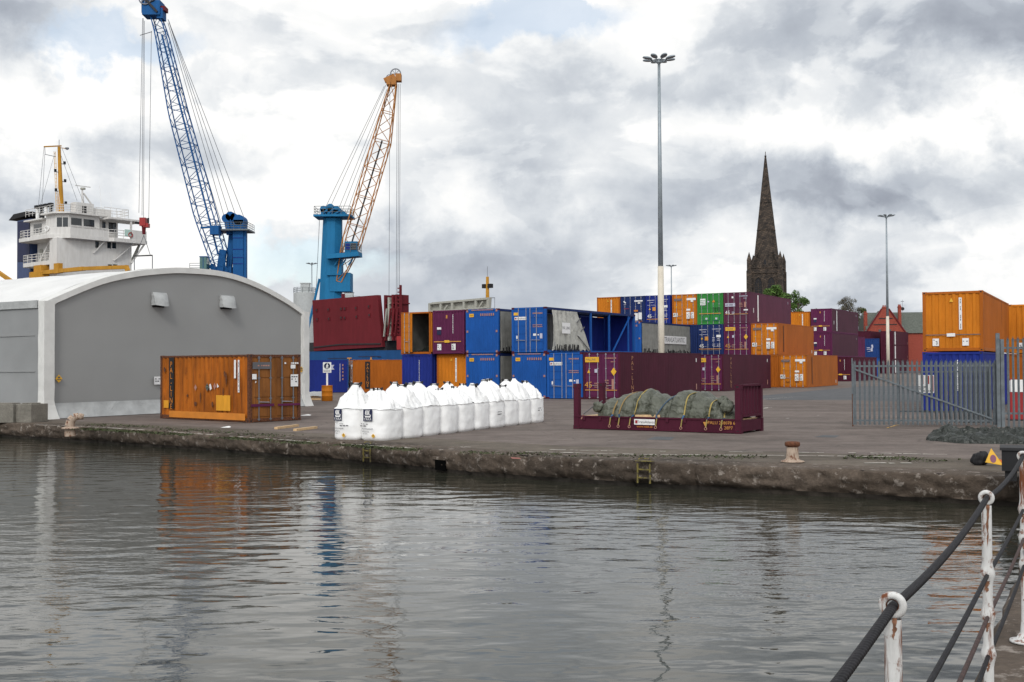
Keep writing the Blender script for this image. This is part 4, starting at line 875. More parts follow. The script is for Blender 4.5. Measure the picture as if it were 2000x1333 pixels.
m = MB(); m.grid(lambda u, v: Vector((-.15+.04*math.sin(v*3.1)*fbm(u*9, v), .3+SL*u, .0+(arch(0)-.02)*v)), 60, 8, 'fabric_side'); m.build('side_wall', shed, True)
m = MB()
for k in range(1, 9): m.box(-.19, -.165, .3+k*4.2, .36+k*4.2, .02, arch(0)-.05, 'fabric')
for z in (1.95, 3.45): m.box(-.185, -.165, .5, SL, z, z+.02, 'fabric')
m.box(-.22, -.15, .3, SL, arch(0)-.30, arch(0)+.02, 'skirt'); m.build('side_wall_seams', shed)
m = MB(); m.grid(lambda u, v: Vector((GW+.15, .3+SL*u, (arch(GW)-.02)*v)), 4, 3, 'fabric_side'); m.build('side_wall', shed)
m = MB(); m.grid(lambda u, v: (lambda s: Vector((s, SL+.4, arch(s)*v)))(GW*u), 40, 3, 'fabric'); m.build('gable_wall', shed)
for (ul, ur, vt, vb) in ((295, 322, 571, 598), (428, 453.5, 577, 602)):
    a = PP(ul, vt, GL, gd); b = PP(ur, vb, GL, gd); s0 = (a.to_2d()-GL).dot(gd); s1 = (b.to_2d()-GL).dot(gd); z1, z0 = a.z, b.z; m = MB()
    def hood(u, v, s0=s0, s1=s1, z0=z0, z1=z1):
        x = s0+(s1-s0)*u; d = .10+.42*(1-v)**.6*math.sin(math.pi*min(1, max(0, .08+.84*u)))**.5; return Vector((x+.02*fbm(u*3, v*3), -d, z0+(z1-z0)*v+(-.05 if v < .1 else 0)*math.sin(math.pi*u)))
    m.grid(hood, 18, 12, 'skirt'); m.grid(lambda u, v, h=hood: Vector((h(0, v).x, -.02+(h(0, v).y+.02)*u, h(0, v).z)), 3, 12, 'skirt'); m.grid(lambda u, v, h=hood: Vector((h(1, v).x, -.02+(h(1, v).y+.02)*u, h(1, v).z)), 3, 12, 'skirt')
    m.grid(lambda u, v, h=hood: Vector((h(u, 1).x, -.02+(h(u, 1).y+.02)*v, h(u, 1).z)), 18, 3, 'skirt')
    m.box(s0+.06, s1-.06, -.03, -.005, z0-.08, z0+.12, 'black'); m.build('vent_hood', shed, True)
SFc = Face((0, -.09, 0), (1, 0, 0), (0, 0, 1), (0, -1, 0))
def sdiamond(u, v, r):
    a = PP(u, v, GL, gd); s0 = (a.to_2d()-GL).dot(gd); m = MB(); m.poly(SFc, [(s0-r, a.z), (s0, a.z-r), (s0+r, a.z), (s0, a.z+r)], 'yellow', .01); m.rect(SFc, s0-r*.3, s0+r*.3, a.z+.02, a.z+r*.5, 'greyink', .02); m.rect(SFc, s0-r*.55, s0+r*.55, a.z-.05, a.z-.02, 'greyink', .02); return m.build('hazard_sign', shed)
sdiamond(112, 740, .17); sdiamond(586, 722, .17)
a = PP(298.5, 736, GL, gd); b = PP(320, 751, GL, gd); s0 = (a.to_2d()-GL).dot(gd); s1 = (b.to_2d()-GL).dot(gd)
m = MB(); m.rect(SFc, s0, s1, b.z, a.z, 'sticker'); bars(m, SFc, s0+.05, s1, b.z+.1, a.z-.05, 2, 'greyink', .8, 3, .012); m.build('notice', shed)

# ------------------------------------------------------------------ bulk bags
P0 = G(753, 862.5).to_2d(); P1 = G(1067, 824).to_2d(); bd = (P1-P0).normalized(); bl = Vector((-bd.y, bd.x)); bpitch = (P1-P0).length/10
def bag(label, c, seed, sz=(.46, .56), hb=.91, ht=1.50, printed=False):
    r_ = random.Random(seed); yaw = math.atan2(bd.y, bd.x)+r_.uniform(-.07, .07)
    t = thing('bulk_bag', label, 'bulk bag', (c.x, c.y, 0), yaw, 'white bulk bags in two rows')
    lx, ly = r_.uniform(-.26, .22), r_.uniform(-.20, .20); tw = r_.uniform(-.4, .4); NU = 56
    def sec(a, hx, hy, e): c_, s_ = math.cos(a), math.sin(a); r = (abs(c_/hx)**e+abs(s_/hy)**e)**(-1/e); return r*c_, r*s_
    def body(u, v):
        a = u*2*math.pi; bul = 1+.045*math.sin(math.pi*min(1, v*1.05))-.10*max(0, 1-v/.10)**2-.015*(v > .93)
        x, y = sec(a, sz[1]*bul, sz[0]*bul, 4.2-1.0*math.sin(math.pi*v)); f_ = .035*fbm(math.cos(a)*2+seed, math.sin(a)*2, v*3)+.012*fbm(math.cos(a)*5+seed, math.sin(a)*5, v*2)
        return Vector((x*(1+f_), y*(1+f_), hb*v+.02*fbm(a*2, seed, 1)*(v > .9)))
    m = MB(); m.grid(body, NU, 22, 'bagwhite', closed_u=True); m.build('body', t, True)
    tpk = r_.choice([0, 0, .35]); npl = r_.choice([7, 9, 11])
    def top(u, v):
        a = u*2*math.pi; k = (1-v); e = 2.2+2.0*k; prof_ = (k**.70)*(1-.10*math.sin(math.pi*v)) if v < .92 else .17-.06*(v-.92)/.08
        prof_ = max(prof_, .13+tpk*.22*math.sin(math.pi*v)); x, y = sec(a, sz[1]*prof_*1.0, sz[0]*prof_*1.0, e)
        pl = 1+.12*math.sin(a*npl+tw*6*v+seed+2.5*fbm(a, seed, v))*math.sin(math.pi*min(1, v*1.15))+.13*fbm(math.cos(a)*2.2+seed*3, math.sin(a)*2.2, v*2.2)*(1 if v > .03 else 0)
        if v < .02: pl = 1.03
        z = hb-.015+(ht-hb)*(v**.85)+.13*fbm(math.cos(a)*1.6+seed, math.sin(a)*1.6+3, v*2)*math.sin(math.pi*min(1, v+.1))
        return Vector((x*pl+lx*v**1.4, y*pl+ly*v**1.4, z))
    m = MB(); m.grid(top, NU, 22, 'bagtop', closed_u=True); vs = [top(i/NU, 1) for i in range(NU)]; m.add(vs, [tuple(range(NU))], 'bagwhite'); m.build('skirt', t, True)
    m = MB()
    if r_.random() < .8:
        for q in range(3):
            a0 = r_.uniform(0, 6.28); pts = [Vector((lx+.07*math.cos(a0)+.10*math.cos(a0)*math.sin(k/6*3.1), ly+.07*math.sin(a0)+.10*math.sin(a0)*math.sin(k/6*3.1), ht-.06-.10*k/6+.10*math.sin(k/6*3.1))) for k in range(7)]; m.path(pts, .020, 'dark', 5)
        m.ring((lx*.98, ly*.98, ht-.05), (0, 0, 1), .085, .018, 'dark', 14, 5); m.build('tie', t, True)
    if printed:
        F = Face((-sz[1]*1.055, sz[0], 0), (0, -1, 0), (0, 0, 1), (-1, 0, 0)); F = Face(F.p(0, 0, .012), F.r, F.u, F.n); m = MB()
        a0 = .13 if printed == 1 else .22; w_ = .27 if printed == 1 else .30
        F2 = Face((-sz[1]*1.05, sz[0]*.98, 0), (0, -1, 0), (0, 0, 1), (-1, 0, 0))
        m.rect(F2, a0, a0+w_, .56, .90, 'ink', .03)
        for k in range(3):     # three curved sails over a hull
            xx = a0+w_*.30+k*w_*.17; m.poly(F2, [(xx, .73), (xx-.028, .78), (xx-.022, .84), (xx+.012, .87), (xx+.028, .87), (xx+.008, .83), (xx+.008, .78), (xx+.03, .73)], 'white', .034)
        m.poly(F2, [(a0+w_*.16, .73), (a0+w_*.22, .665), (a0+w_*.80, .665), (a0+w_*.88, .75), (a0+w_*.80, .74), (a0+w_*.72, .705), (a0+w_*.28, .705)], 'white', .034)
        m.text('YARA', F2, a0+w_*.5, .61, .10, 'white', .036)
        m.text('27 - 600kg', F2, a0+.20, .48, .055, 'greyink', .03) if printed == 1 else bars(m, F2, a0-.08, a0+.16, .46, .50, 1, 'greyink', .9, 3, .03)
        bars(m, F2, a0-.10 if printed == 2 else a0+.20, a0+.12 if printed == 2 else a0+.5, .40, .45, 1, 'greyink', .95, 5, .03)
        m.text('Ammonium', F2, a0+.14, .345, .075, 'greyink', .03, sx=1.05); m.text('Nitrate', F2, a0+.08, .265, .075, 'greyink', .03, sx=1.05); bars(m, F2, a0-.02, a0+.14, .19, .21, 1, 'greyink', .7, 7, .03)
        q = a0+.33; m.poly(F2, [(q-.065, .145), (q, .08), (q+.065, .145), (q, .21)], 'yellow', .03); m.poly(F2, [(q-.02, .14), (q+.02, .14), (q, .18)], 'black', .034)
        m.build('print', t)
    return t
def side_print(t, seed):
    F2 = Face((-.56, -.485, 0), (1, 0, 0), (0, 0, 1), (0, -1, 0)); m = MB(); a = .30+.1*(seed % 3)
    bars(m, F2, a, a+.30, .52, .56, 1, 'greyink', .9, seed, .006); bars(m, F2, a, a+.34, .43, .49, 1, 'greyink', .8, seed+1, .006); m.build('print', t)
bi = 0; OR = ['nearest', 'second', 'third', 'fourth', 'fifth', 'sixth', 'seventh', 'eighth', 'ninth', 'last']
for c_ in range(2):
    for k in range(10):
        c = P0+bd*bpitch*(k+.5)+bl*(.46+.93*c_)+bl*rnd.uniform(-.02, .02)
        near_ = k == 0
        if near_: lab = 'printed white bulk bag, right one of the front pair with a navy logo' if c_ == 0 else 'printed white bulk bag at the near left corner of the rows, navy logo'
        elif k == 9: lab = 'white bulk bag at the far %s end of the rows' % ('right' if c_ == 0 else 'left')
        elif c_ == 0: lab = '%s white bulk bag from the camera in the right-hand row' % OR[k]
        else: lab = '%s white bulk bag from the camera in the left row behind' % OR[k]
        bg_ = bag(lab, c, 11+bi*3, printed=(2 if c_ == 0 else 1) if near_ else False, ht=1.55+rnd.uniform(-.13, .12)); bi += 1
        if c_ == 0 and k in (6, 9): side_print(bg_, k)

# ------------------------------------------------------------------ flat rack with tarpaulin cargo
fa = G(1121, 838).to_2d(); fb = G(1440, 848).to_2d(); fd = (fb-fa).normalized(); yf = math.atan2(fd.y, fd.x); FL, FW = 5.85, 1.9
fr = thing('flat_rack_container', 'low maroon flat rack with corner posts carrying a strapped tarpaulin load', 'flat rack', (fa.x, fa.y, 0), yf)
m = MB(); m.box(.0, FL, .0, .14, .03, .42, 'maroon'); m.box(0, FL, FW-.14, FW, .03, .42, 'maroon'); m.box(.02, .16, .14, FW-.14, .06, .40, 'maroon'); m.box(FL-.16, FL-.02, .14, FW-.14, .06, .40, 'maroon')
m.box(.01, FL-.01, -.03, .0, .40, .45, 'maroon'); m.box(.01, FL-.01, -.03, .0, .02, .07, 'maroon')
for k in range(9): m.box(.35+k*.6, .44+k*.6, -.035, -.001, .30, .45, 'maroon')
m.build('base_frame', fr)
m = MB(); m.box(.16, FL-.16, .14, FW-.14, .36, .43, 'wood'); m.build('deck', fr)
HP = 1.50
for x, y in ((0, -.01), (0, FW-.17), (FL-.2, -.01), (FL-.2, FW-.17)):
    m = MB(); m.box(x, x+.18, y, y+.18, .03 if y < 0 else .43, HP, 'maroon'); m.box(x-.01, x+.19, y-.012, y+.19, HP-.14, HP, 'maroon'); m.box(x+.05, x+.13, y-.016, y-.013, HP-.10, HP-.05, 'black'); m.box(x-.01, x+.19, y-.012, y+.19, 0, .13, 'maroon'); m.box(x+.05, x+.13, y-.017, y-.013, .03, .09, 'black'); m.build('corner_post', fr)
m = MB(); corr(m, Face((FL-.05, 0, 0), (0, 1, 0), (0, 0, 1), (1, 0, 0)), .16, FW-.16, .55, HP-.05, .05, .26, 'maroon'); m.box(FL-.16, FL+.0, .17, FW-.17, HP-.06, HP+.0, 'maroon'); m.box(FL-.14, FL-.01, .17, FW-.17, .50, .57, 'maroon'); m.build('end_panel', fr)
m = MB(); m.box(.03, .10, .17, .30, .43, HP-.05, 'maroon'); m.build('folded_end_panel', fr)
Ff = Face((0, -.03, 0), (1, 0, 0), (0, 0, 1), (0, -1, 0)); m = MB()
m.rect(Ff, 2.25, 2.98, .20, .38, 'sticker', .012); m.rect(Ff, 2.29, 2.37, .24, .34, 'red', .018); m.text('TransAtlantic', Ff, 2.68, .29, .115, 'greyink', .02); m.text('www.rabt.se', Ff, 2.62, .145, .11, 'orange_clean', .012)
m.text('PALU 258078 6', Ff, 5.22, .32, .14, 'gold', .012); m.text('28P7', Ff, 5.45, .17, .14, 'gold', .012); m.poly(Ff, [(4.62, .34), (4.78, .34), (4.70, .17)], 'gold', .012); m.build('lettering', fr)
cargo = thing('tarpaulin_bundle', 'lumpy grey-green tarpaulin load strapped down on the maroon flat rack', 'tarpaulin load', (fa.x, fa.y, .43), yf)
lumps = [(1.2, .55, .66, .62), (1.85, .72, .88, .70), (2.5, .66, .97, .66), (3.0, .55, .60, .60), (3.85, .85, .98, .80), (4.45, .62, .72, .55), (4.95, .40, .42, .45), (5.3, .30, .34, .4)]
def ch(x):
    h = 0
    for c0, wx, hh, _ in lumps: 
        q = 1-((x-c0)/wx)**2
        if q > 0: h = max(h, hh*math.sqrt(q)**.8) if h == 0 else max(h, hh*math.sqrt(q)**.8)+.06*min(h, hh*q)
    return h
def cw(x): return .45+.55*min(1, max(0, min((x-.45)/.8, (5.75-x)/.8)))
SX = (1.42, 2.15, 2.62, 3.35, 4.0, 4.72, 5.25)
def cfn(u, v):
    x = .72+4.9*u; a = math.pi*v; h = max(.05, ch(x)*.86); wd = cw(x)*.84
    pin = 1-.17*sum(math.exp(-((x-s_)/.10)**2) for s_ in SX[:6]); fo = sum(math.exp(-abs(x-s_)/.16) for s_ in SX[:6])
    wr = .10*fbm(x*1.6, math.cos(a)*1.3, 3, 2)+.05*(1-abs(fbm(x*2.6+a*.8, a*1.2, 8, 2))*3)**2*.5+.05*fo*math.sin(a*15+x*2+3*fbm(x, a, 0, 2))
    k = (1+wr)*pin; e = abs(math.cos(a))**.8*(1 if math.cos(a) > 0 else -1); z = h*abs(math.sin(a))**.75*k
    bulge = 1.05 if .08 < v < .92 else 1.12
    return Vector((x+.06*fbm(x*3, a, 5), FW/2-e*wd*k*bulge, max(.0, z)))
m = MB(); m.grid(cfn, 230, 72, 'olive'); m.build('tarpaulin', cargo, True)
def knot(c, r, mat='olive', seed=0):
    m = MB(); m.grid(lambda u, v: Vector(c)+Vector((math.cos(6.283*u)*math.sin(math.pi*v), math.sin(6.283*u)*math.sin(math.pi*v), math.cos(math.pi*v)*.8))*r*(1+.30*fbm(u*3+seed, v*3, 0, 2)+.10*math.sin(u*40+v*6)), 40, 18, mat, closed_u=True); return m
knot((5.05, .55, .55), .17, seed=2).build('fold', cargo, True); knot((5.30, .25, .38), .22, seed=5).build('fold', cargo, True); knot((5.30, 1.0, .22), .24, 'blacktarp', 7).build('fold', cargo, True); knot((.75, .35, .30), .20, seed=9).build('fold', cargo, True)
def strap(x0, x1, mat, wd=.05, end='strap_b', low=True):
    m = MB(); pts = []
    for k in range(30):
        v = k/29; u = ((x0+(x1-x0)*v)-.72)/4.9; q = cfn(u, max(.02, v)); c = Vector((q.x, FW/2, .1)); d = (q-c).normalized(); pts.append(q+d*.045)
    for _ in range(5): pts = [pts[0]]+[(pts[i-1]+pts[i]*2+pts[i+1])/4 for i in range(1, len(pts)-1)]+[pts[-1]]
    for a, b in zip(pts[:-1], pts[1:]): m.bar(a, b, wd, mat, .012, up=(b-a).cross(Vector((1, 0, 0))).cross(b-a) if False else (0, -.3, 1))
    p = pts[0]; m.bar(p, Vector((x0+.0, -.045, -.02)), wd, end, .015, up=(0, 1, 0)); m.bar(Vector((x0, -.045, -.02)), Vector((x0-.04, -.05, -.26)), .035, 'strap_y', .02, up=(0, 1, 0)); m.ring((x0-.04, -.06, -.30), (0, 1, 0), .04, .012, 'tan', 12, 5)
    m.build('strap', cargo)
strap(1.40, 1.44, M.setdefault('strap_o', plain('ochre_strap', (.24, .16, .06), .7))); strap(2.12, 2.50, 'strap_y', .04); strap(1.72, 2.0, M['strap_o'], .04); strap(3.05, 3.75, M.setdefault('strap_dk', plain('grey_blue_strap', (.04, .07, .11), .7)), .05); strap(3.92, 3.96, 'strap_y', .045); strap(4.75, 4.6, 'strap_y', .045); strap(5.25, 5.1, 'strap_y', .045)
m = MB(); m.bar((2.25, .08, .03), (3.15, .02, .05), .10, 'wood'); m.build('timber', cargo)
m = MB(); m.path([(.25, .1, .02), (.55, .3, .3), (.85, .45, .5)], .02, 'greyink', 5); m.path([(.3, -.03, -.1), (.36, 0, .05)], .02, 'tan', 5); m.build('rope', cargo)

# ------------------------------------------------------------------ palisade gate and fence
def pale_mesh(h, wd):
    m = MB(); z1 = h-.11
    pr_ = [(-wd/2, .010), (-wd/2+.008, 0), (-wd*.18, 0), (-.006, -.020), (.006, -.020), (wd*.18, 0), (wd/2-.008, 0), (wd/2, .010)]
    vs = [(x, y, 0) for x, y in pr_]+[(x, y, z1) for x, y in pr_]; n = len(pr_)
    m.add(vs, [(i, i+1, n+i+1, n+i) for i in range(n-1)], 'steel')
    m.add([(-wd/2, .010, z1), (-wd*.18, 0, z1), (-wd*.36, 0, z1+.055), (-.006, -.02, z1), (.006, -.02, z1), (0, -.015, h), (-wd*.18, 0, z1), (wd*.18, 0, z1), (wd*.36, 0, z1+.055), (wd/2, .01, z1)],
          [(0, 1, 2), (6, 3, 5), (4, 7, 5), (7, 9, 8)], 'steel')
    m.add([(-wd*.20, 0, z1), (wd*.20, 0, z1), (0, -.012, h)], [(0, 1, 2)], 'steel'); return m
def add_pales(root, xs, y, z, h, wd):
    first = None
    for x in xs:
        if first is None: first = pale_mesh(h, wd).build('pale', root); o = first
        else: o = first.copy(); C.objects.link(o); o.parent = root
        o.location = (x, y, z+rnd.uniform(-.008, .008)); o.rotation_euler = (0, rnd.uniform(-.004, .004), rnd.uniform(-.05, .05))
g0 = D(1666, 833, 37.2).to_2d(); g1 = D(1944, 833, 36.6).to_2d(); gdv = (g1-g0); GLn = gdv.length; yg = math.atan2(gdv.y, gdv.x)
gate = thing('palisade_gate', 'grey steel palisade gate leaf with a diagonal brace, standing open on the quay', 'gate', (g0.x, g0.y, 0), yg)
add_pales(gate, [.08+.1555*k for k in range(31)], -.03, .06, 2.22, .072)
m = MB()
for z in (.17, 2.0): m.box(.0, GLn, -.01, .045, z, z+.06, 'steel')
m.box(.0, .06, -.012, .048, .06, 2.12, 'steel'); m.box(GLn-.06, GLn, -.012, .048, .06, 2.12, 'steel'); m.build('frame', gate)
m = MB(); m.bar((.06, .07, 1.93), (GLn-.10, .07, .26), .05, 'steel', .05); m.bar((.06, -.07, 1.93), (GLn-.10, -.07, .26), .03, 'steel', .05); m.build('brace', gate)
m = MB(); m.tube((.0, .02, -.0), (.0, .02, 2.28), .022, 'rust', 8); m.tube((.0, .02, 1.1), (.0, .02, 2.3), .025, 'steel', 8); m.build('drop_bolt', gate)
m = MB(); m.box(2.10, 2.66, .055, .065, 1.12, 1.72, 'sticker'); 
Fg = Face((2.1, .055, 1.12), (1, 0, 0), (0, 0, 1), (0, -1, 0)); m.rect(Fg, .18, .22, .30, .58, 'red'); m.rect(Fg, .36, .40, .30, .58, 'red'); m.rect(Fg, .50, .54, .05, .58, 'red'); bars(m, Fg, .03, .5, .04, .24, 3, 'greyink', .6, 3); m.build('notice', gate)
leaf = thing('palisade_gate', 'second grey palisade gate leaf folded behind the braced one at the right', 'gate', (g0.x+gdv.x*.37, g0.y+gdv.y*.37+.75, 0), yg-.07)
add_pales(leaf, [.06+.150*k for k in range(20)], -.03, .10, 2.12, .07)
m = MB()
for z in (.45, 1.80): m.box(0, 3.0, -.01, .04, z, z+.05, 'steel')
m.box(0, .05, -.012, .042, .1, 2.1, 'steel'); m.box(2.95, 3.0, -.012, .042, .1, 2.1, 'steel'); m.build('frame', leaf)
f0 = D(1951, 838, 36.4).to_2d(); fence = thing('palisade_fence', 'tall grey palisade fence at the right edge behind the rope railing', 'fence', (f0.x, f0.y, 0), R(-12))
add_pales(fence, [.30+.16*k for k in range(16)], -.05, .0, 3.0, .075)
m = MB()
for z in (.42, 2.58): m.box(-.0, 3.0, -.01, .05, z, z+.06, 'steel')
m.build('rail', fence)
for x, h in ((.0, 3.10), (.13, 2.9)):
    m = MB(); m.box(x-.055, x+.055, -.05, .07, 0, h, 'steel'); m.build('post', fence)

# black tarpaulin heap
hp = G(1915, 864).to_2d()
m = MB()
def heap(u, v):
    x = (u-.5)*4.6; y = (v-.5)*3.4; e = max(0, 1-(abs(x)/2.0)**2.4-(abs(y)/1.45)**2.0-.55*fbm(x*.9, y*.9, 3)-.25*fbm(x*2.5, y*2.5, 6))
    z = 1.2*(e**.4)*(.13+.22*(1-abs(fbm(x*.8+.6*fbm(x, y, 2), y*1.7, 1, 2))*2.2)**2*.6+.16*(1-abs(fbm(x*1.7, y*2.4+.8*fbm(x, y, 5), 4, 2))*2)**3*.5+.20*math.exp(-((x+1.5)**2+(y-.5)**2)/.12)) if e > 0 else -.05
    return Vector((x+.10*fbm(x*2, y*2, 9), y+.1*fbm(x*2, y*2, 12), z))
m.grid(heap, 170, 120, 'blacktarp'); o = m.build('tarpaulin_heap', smooth=True); o.location = (hp.x+1.0, hp.y+.55, 0); tag(o, 'heap of crumpled black-green tarpaulin on the ground in front of the fence', 'tarpaulin')
# dark box and fallen warning triangle
p = G(1957, 940); t = thing('mooring_box', 'dark boxy block on the quay edge beside the white railing post', 'box', (p.x, p.y, 0), R(-24))
m = MB(); m.box(0, 1.5, 0, .8, .18, .55, 'black'); m.box(-.03, 1.53, -.03, .83, .55, .60, 'dark'); m.build('body', t); m = MB(); m.box(.05, .25, .05, .75, 0, .18, 'black'); m.box(1.2, 1.4, .05, .75, 0, .18, 'black'); m.build('foot', t)
p = D(1943, 906, 22.6); t = thing('warning_sign', 'orange triangular folding sign with a purple oval, fallen against dark rubber', 'sign', (p.x, p.y, 0), R(4))
F = Face((-.22, -.05, .02), (1, 0, 0), (0, .35, .94), (0, -.94, .35)); m = MB()
m.prism([(.0, .07), (.36, .0), (.18, .36)], F.p(0, 0), F.r, F.u, F.n*.02, 'yellow'); m.poly(F, [(.175+.065*math.cos(k*.4488)+.01*math.sin(k*.4488), .14+.085*math.sin(k*.4488)) for k in range(14)], M.setdefault('oval', plain('purple_oval', (.20, .07, .12), .5)), .024); m.build('face', t)
m = MB(); m.prism([(.36, .0), (.42, -.01), (.40, .08), (.30, .14)], F.p(0, 0), F.r, F.u, F.n*.02, M.setdefault('oredge', plain('orange_edge', (.55, .12, .02), .5))); m.build('leg', t)
knot((-.16, .30, .13), .17, 'black', 3).build('rubber_pad', t, True)
# bollards
p = G(1548, 904); t = thing('mooring_bollard', 'rusty cream cast-iron bollard with a flat cap on the right part of the quay', 'bollard', (p.x, p.y, 0))
m = MB(); m.lathe([(.26, 0.02), (.24, .04), (.16, .06), (.135, .10), (.125, .20), (.12, .34)], 'bollard', 28); m.build('shaft', t, True)
m = MB(); m.lathe([(.125, .34), (.155, .36), (.165, .40), (.155, .44), (.10, .455), (.02, .46)], 'rust', 28); m.build('cap', t, True)
p = G(137, 838); t = thing('mooring_bollard', 'bent pink and white hook-shaped bollard at the quay edge left of the orange container', 'bollard', (p.x, p.y, 0), R(20))
m = MB(); pth = [(0, 0, -.25), (-.02, 0, .1), (.02, 0, .28), (.12, 0, .40), (.28, 0, .43), (.44, 0, .41)]; rr = [.19, .16, .15, .135, .12, .09]
for k in range(5): m.tube(pth[k], pth[k+1], rr[k], 'bollard', 14, rr[k+1], cap=(k == 4))
m.build('horn', t, True); m = MB(); m.lathe([(.30, .01), (.28, .05), (.17, .07)], 'bollard', 24); m.build('base', t, True)
# yellow ladders in the quay wall and an opening
def quay_pt(u, v): return G(u, v, WL+.2)
for k, (u, v0, v1, lab) in enumerate(((727, 886, 908, 'yellow-edged ladder recess in the quay wall below the white bags'), (1262, 915, 948, 'worn yellow ladder in the quay wall below the flat rack'))):
    b_ = min(S_vis, key=lambda q: abs((q[0]).x/(q[0]).y-(u-1000)/FPX)); p, nn, s = b_; dd = Vector((nn.y, -nn.x)); pos = p-nn*.20
    t = thing('quay_ladder', lab, 'ladder', (pos.x, pos.y, 0), math.atan2(dd.y, dd.x))
    for x in (-.15, .15): m = MB(); m.box(x-.018, x+.018, -.01, .015, -.46, -.03, 'yellowworn'); m.build('rail', t)
    for z in (-.16, -.34): m = MB(); m.box(-.13, .13, -.02, .01, z-.014, z+.014, 'yellowworn'); m.build('rung', t)
    m = MB(); m.box(-.20, .20, -.02, .12, .014, .03, 'yellowworn' if k else 'dark'); m.path([(-.15, .0, .02), (-.14, .08, .07), (.14, .08, .07), (.15, 0, .02)], .014, 'yellowworn', 6); m.build('hand_hold', t)
b_ = min(S_vis, key=lambda q: abs((q[0]).x/(q[0]).y-(868-1000)/FPX)); p, nn, s = b_; dd = Vector((nn.y, -nn.x)); pos = p-nn*.16
t = thing('wall_outlet', 'dark drain opening in the quay wall', 'drain', (pos.x, pos.y, 0), math.atan2(dd.y, dd.x)); m = MB(); m.box(-.20, .20, .02, .05, -.50, -.24, M.setdefault('void', plain('drain_dark', (.004, .004, .004), 1, spec=0))); m.build('opening', t); m = MB(); m.box(-.30, .28, -.0, .08, -.24, -.17, 'coping'); m.build('lintel', t)
# concrete blocks at the left, planks, litter
for u0, u1, lab in ((-60, 27, 'pale concrete block cut by the left edge of the photo'), (29, 62, 'pale concrete block beside the shed corner')):
    a = G(u0, 826).to_2d(); b = G(u1, 826.5).to_2d(); dd = (b-a).normalized(); m = MB(); L_ = (b-a).length
    def blk(u, v): return u
    m.box(0, L_-.03, 0, .9, 0, .72, 'concrete'); m.box(.15, L_-.2, .2, .7, .72, .76, 'concrete'); o = m.build('concrete_block'); o.location = (a.x, a.y, 0); o.rotation_euler = (0, 0, math.atan2(dd.y, dd.x)); tag(o, lab, 'concrete block', 'concrete blocks by the shed')
    bv = o.modifiers.new('bevel', 'BEVEL'); bv.width = .025; bv.segments = 2
for (u0, v0, u1, v1, lab) in ((539, 839, 581, 833.5, 'pale timber plank lying on the ground, left of two'), (576, 842.5, 617, 837.5, 'pale timber plank lying on the ground, right of two')):
    a, b = G(u0, v0), G(u1, v1); m = MB(); m.bar((0, 0, .04), tuple((b-a)+Vector((0, 0, .04))), .12, 'wood', .075); o = m.build('timber_plank'); o.location = a; tag(o, lab, 'plank', 'planks on the quay')
for u, v, s_, lab in ((440, 835.5, .16, 'scrap of white paper in front of the rusty orange container'), (596, 812, .22, 'scrap of white sheeting beside the right shed corner')):
    a = G(u, v, .012); m = MB(); m.add([(-s_, -.3*s_, 0), (s_, -.5*s_, 0), (1.2*s_, .3*s_, .02), (.1, .8*s_, .05), (-.8*s_, .6*s_, .01)], [(0, 1, 2, 3, 4)], 'white'); o = m.build('paper_scrap'); o.location = a; tag(o, lab, 'litter')
# sign in an orange drum
p = D(639, 787, 67); p.z = 0
t = thing('pedestrian_sign', 'white post with a blue-and-white walking-man sign standing in an orange drum', 'sign', (p.x, p.y, 0), R(8))
m = MB(); m.lathe([(.31, 0), (.33, .02), (.33, .30), (.345, .32), (.33, .34), (.33, .60), (.345, .62), (.33, .64), (.33, .93), (.34, .95), (.30, .955)], 'orange', 28); m.build('drum', t, True)
m = MB(); m.box(-.055, .055, -.03, .03, .9, 1.75, 'white'); m.build('post', t)
m = MB(); m.box(-.25, .25, -.06, -.035, 1.72, 2.36, 'white'); F = Face((-.25, -.06, 1.72), (1, 0, 0), (0, 0, 1), (0, -1, 0)); cxy = (.25, .41)
m.poly(F, [(cxy[0]+.19*math.cos(k*.2618), cxy[1]+.19*math.sin(k*.2618)) for k in range(24)], 'ink', .004)
m.poly(F, [(cxy[0]+.02+.035*math.cos(k*.785), cxy[1]+.125+.035*math.sin(k*.785)) for k in range(8)], 'white', .008)
for pts in ([(.22, .50), (.28, .50), (.29, .40), (.22, .39)], [(.22, .40), (.27, .40), (.20, .24), (.16, .25)], [(.25, .40), (.29, .40), (.33, .25), (.29, .24)], [(.22, .50), (.19, .42), (.20, .36), (.225, .44)], [(.28, .50), (.34, .41), (.32, .39), (.28, .44)]): m.poly(F, pts, 'white', .008)
m.rect(F, .02, .48, .16, .175, 'ink', .006); bars(m, F, .04, .46, .03, .14, 2, 'greyink', .9, 3, .006); m.build('sign_plate', t)
p = D(611, 786, 68.5); t = thing('covered_pallets', 'low stack of pallets under loose white sheeting beside the shed corner', 'pallet stack', (p.x, p.y, 0), R(10))
for k in range(2):
    m = MB(); z = .02+k*.16
    for y in (0, .5, .95): m.box(-.7, .5, y, y+.1, z, z+.1, 'wood')
    for x in range(6): m.box(-.7+x*.2, -.56+x*.2, 0, 1.05, z+.1, z+.125, 'wood')
    m.build('pallet', t)
m = MB(); m.grid(lambda u, v: Vector((-.85+1.7*u, -.12+1.25*v, .36+.20*abs(fbm(u*2.2, v*2.2, 2))+.22*u*(1-u)-.25*max(0, .15-v)*4)), 26, 20, 'skirt'); m.build('sheeting', t, True)

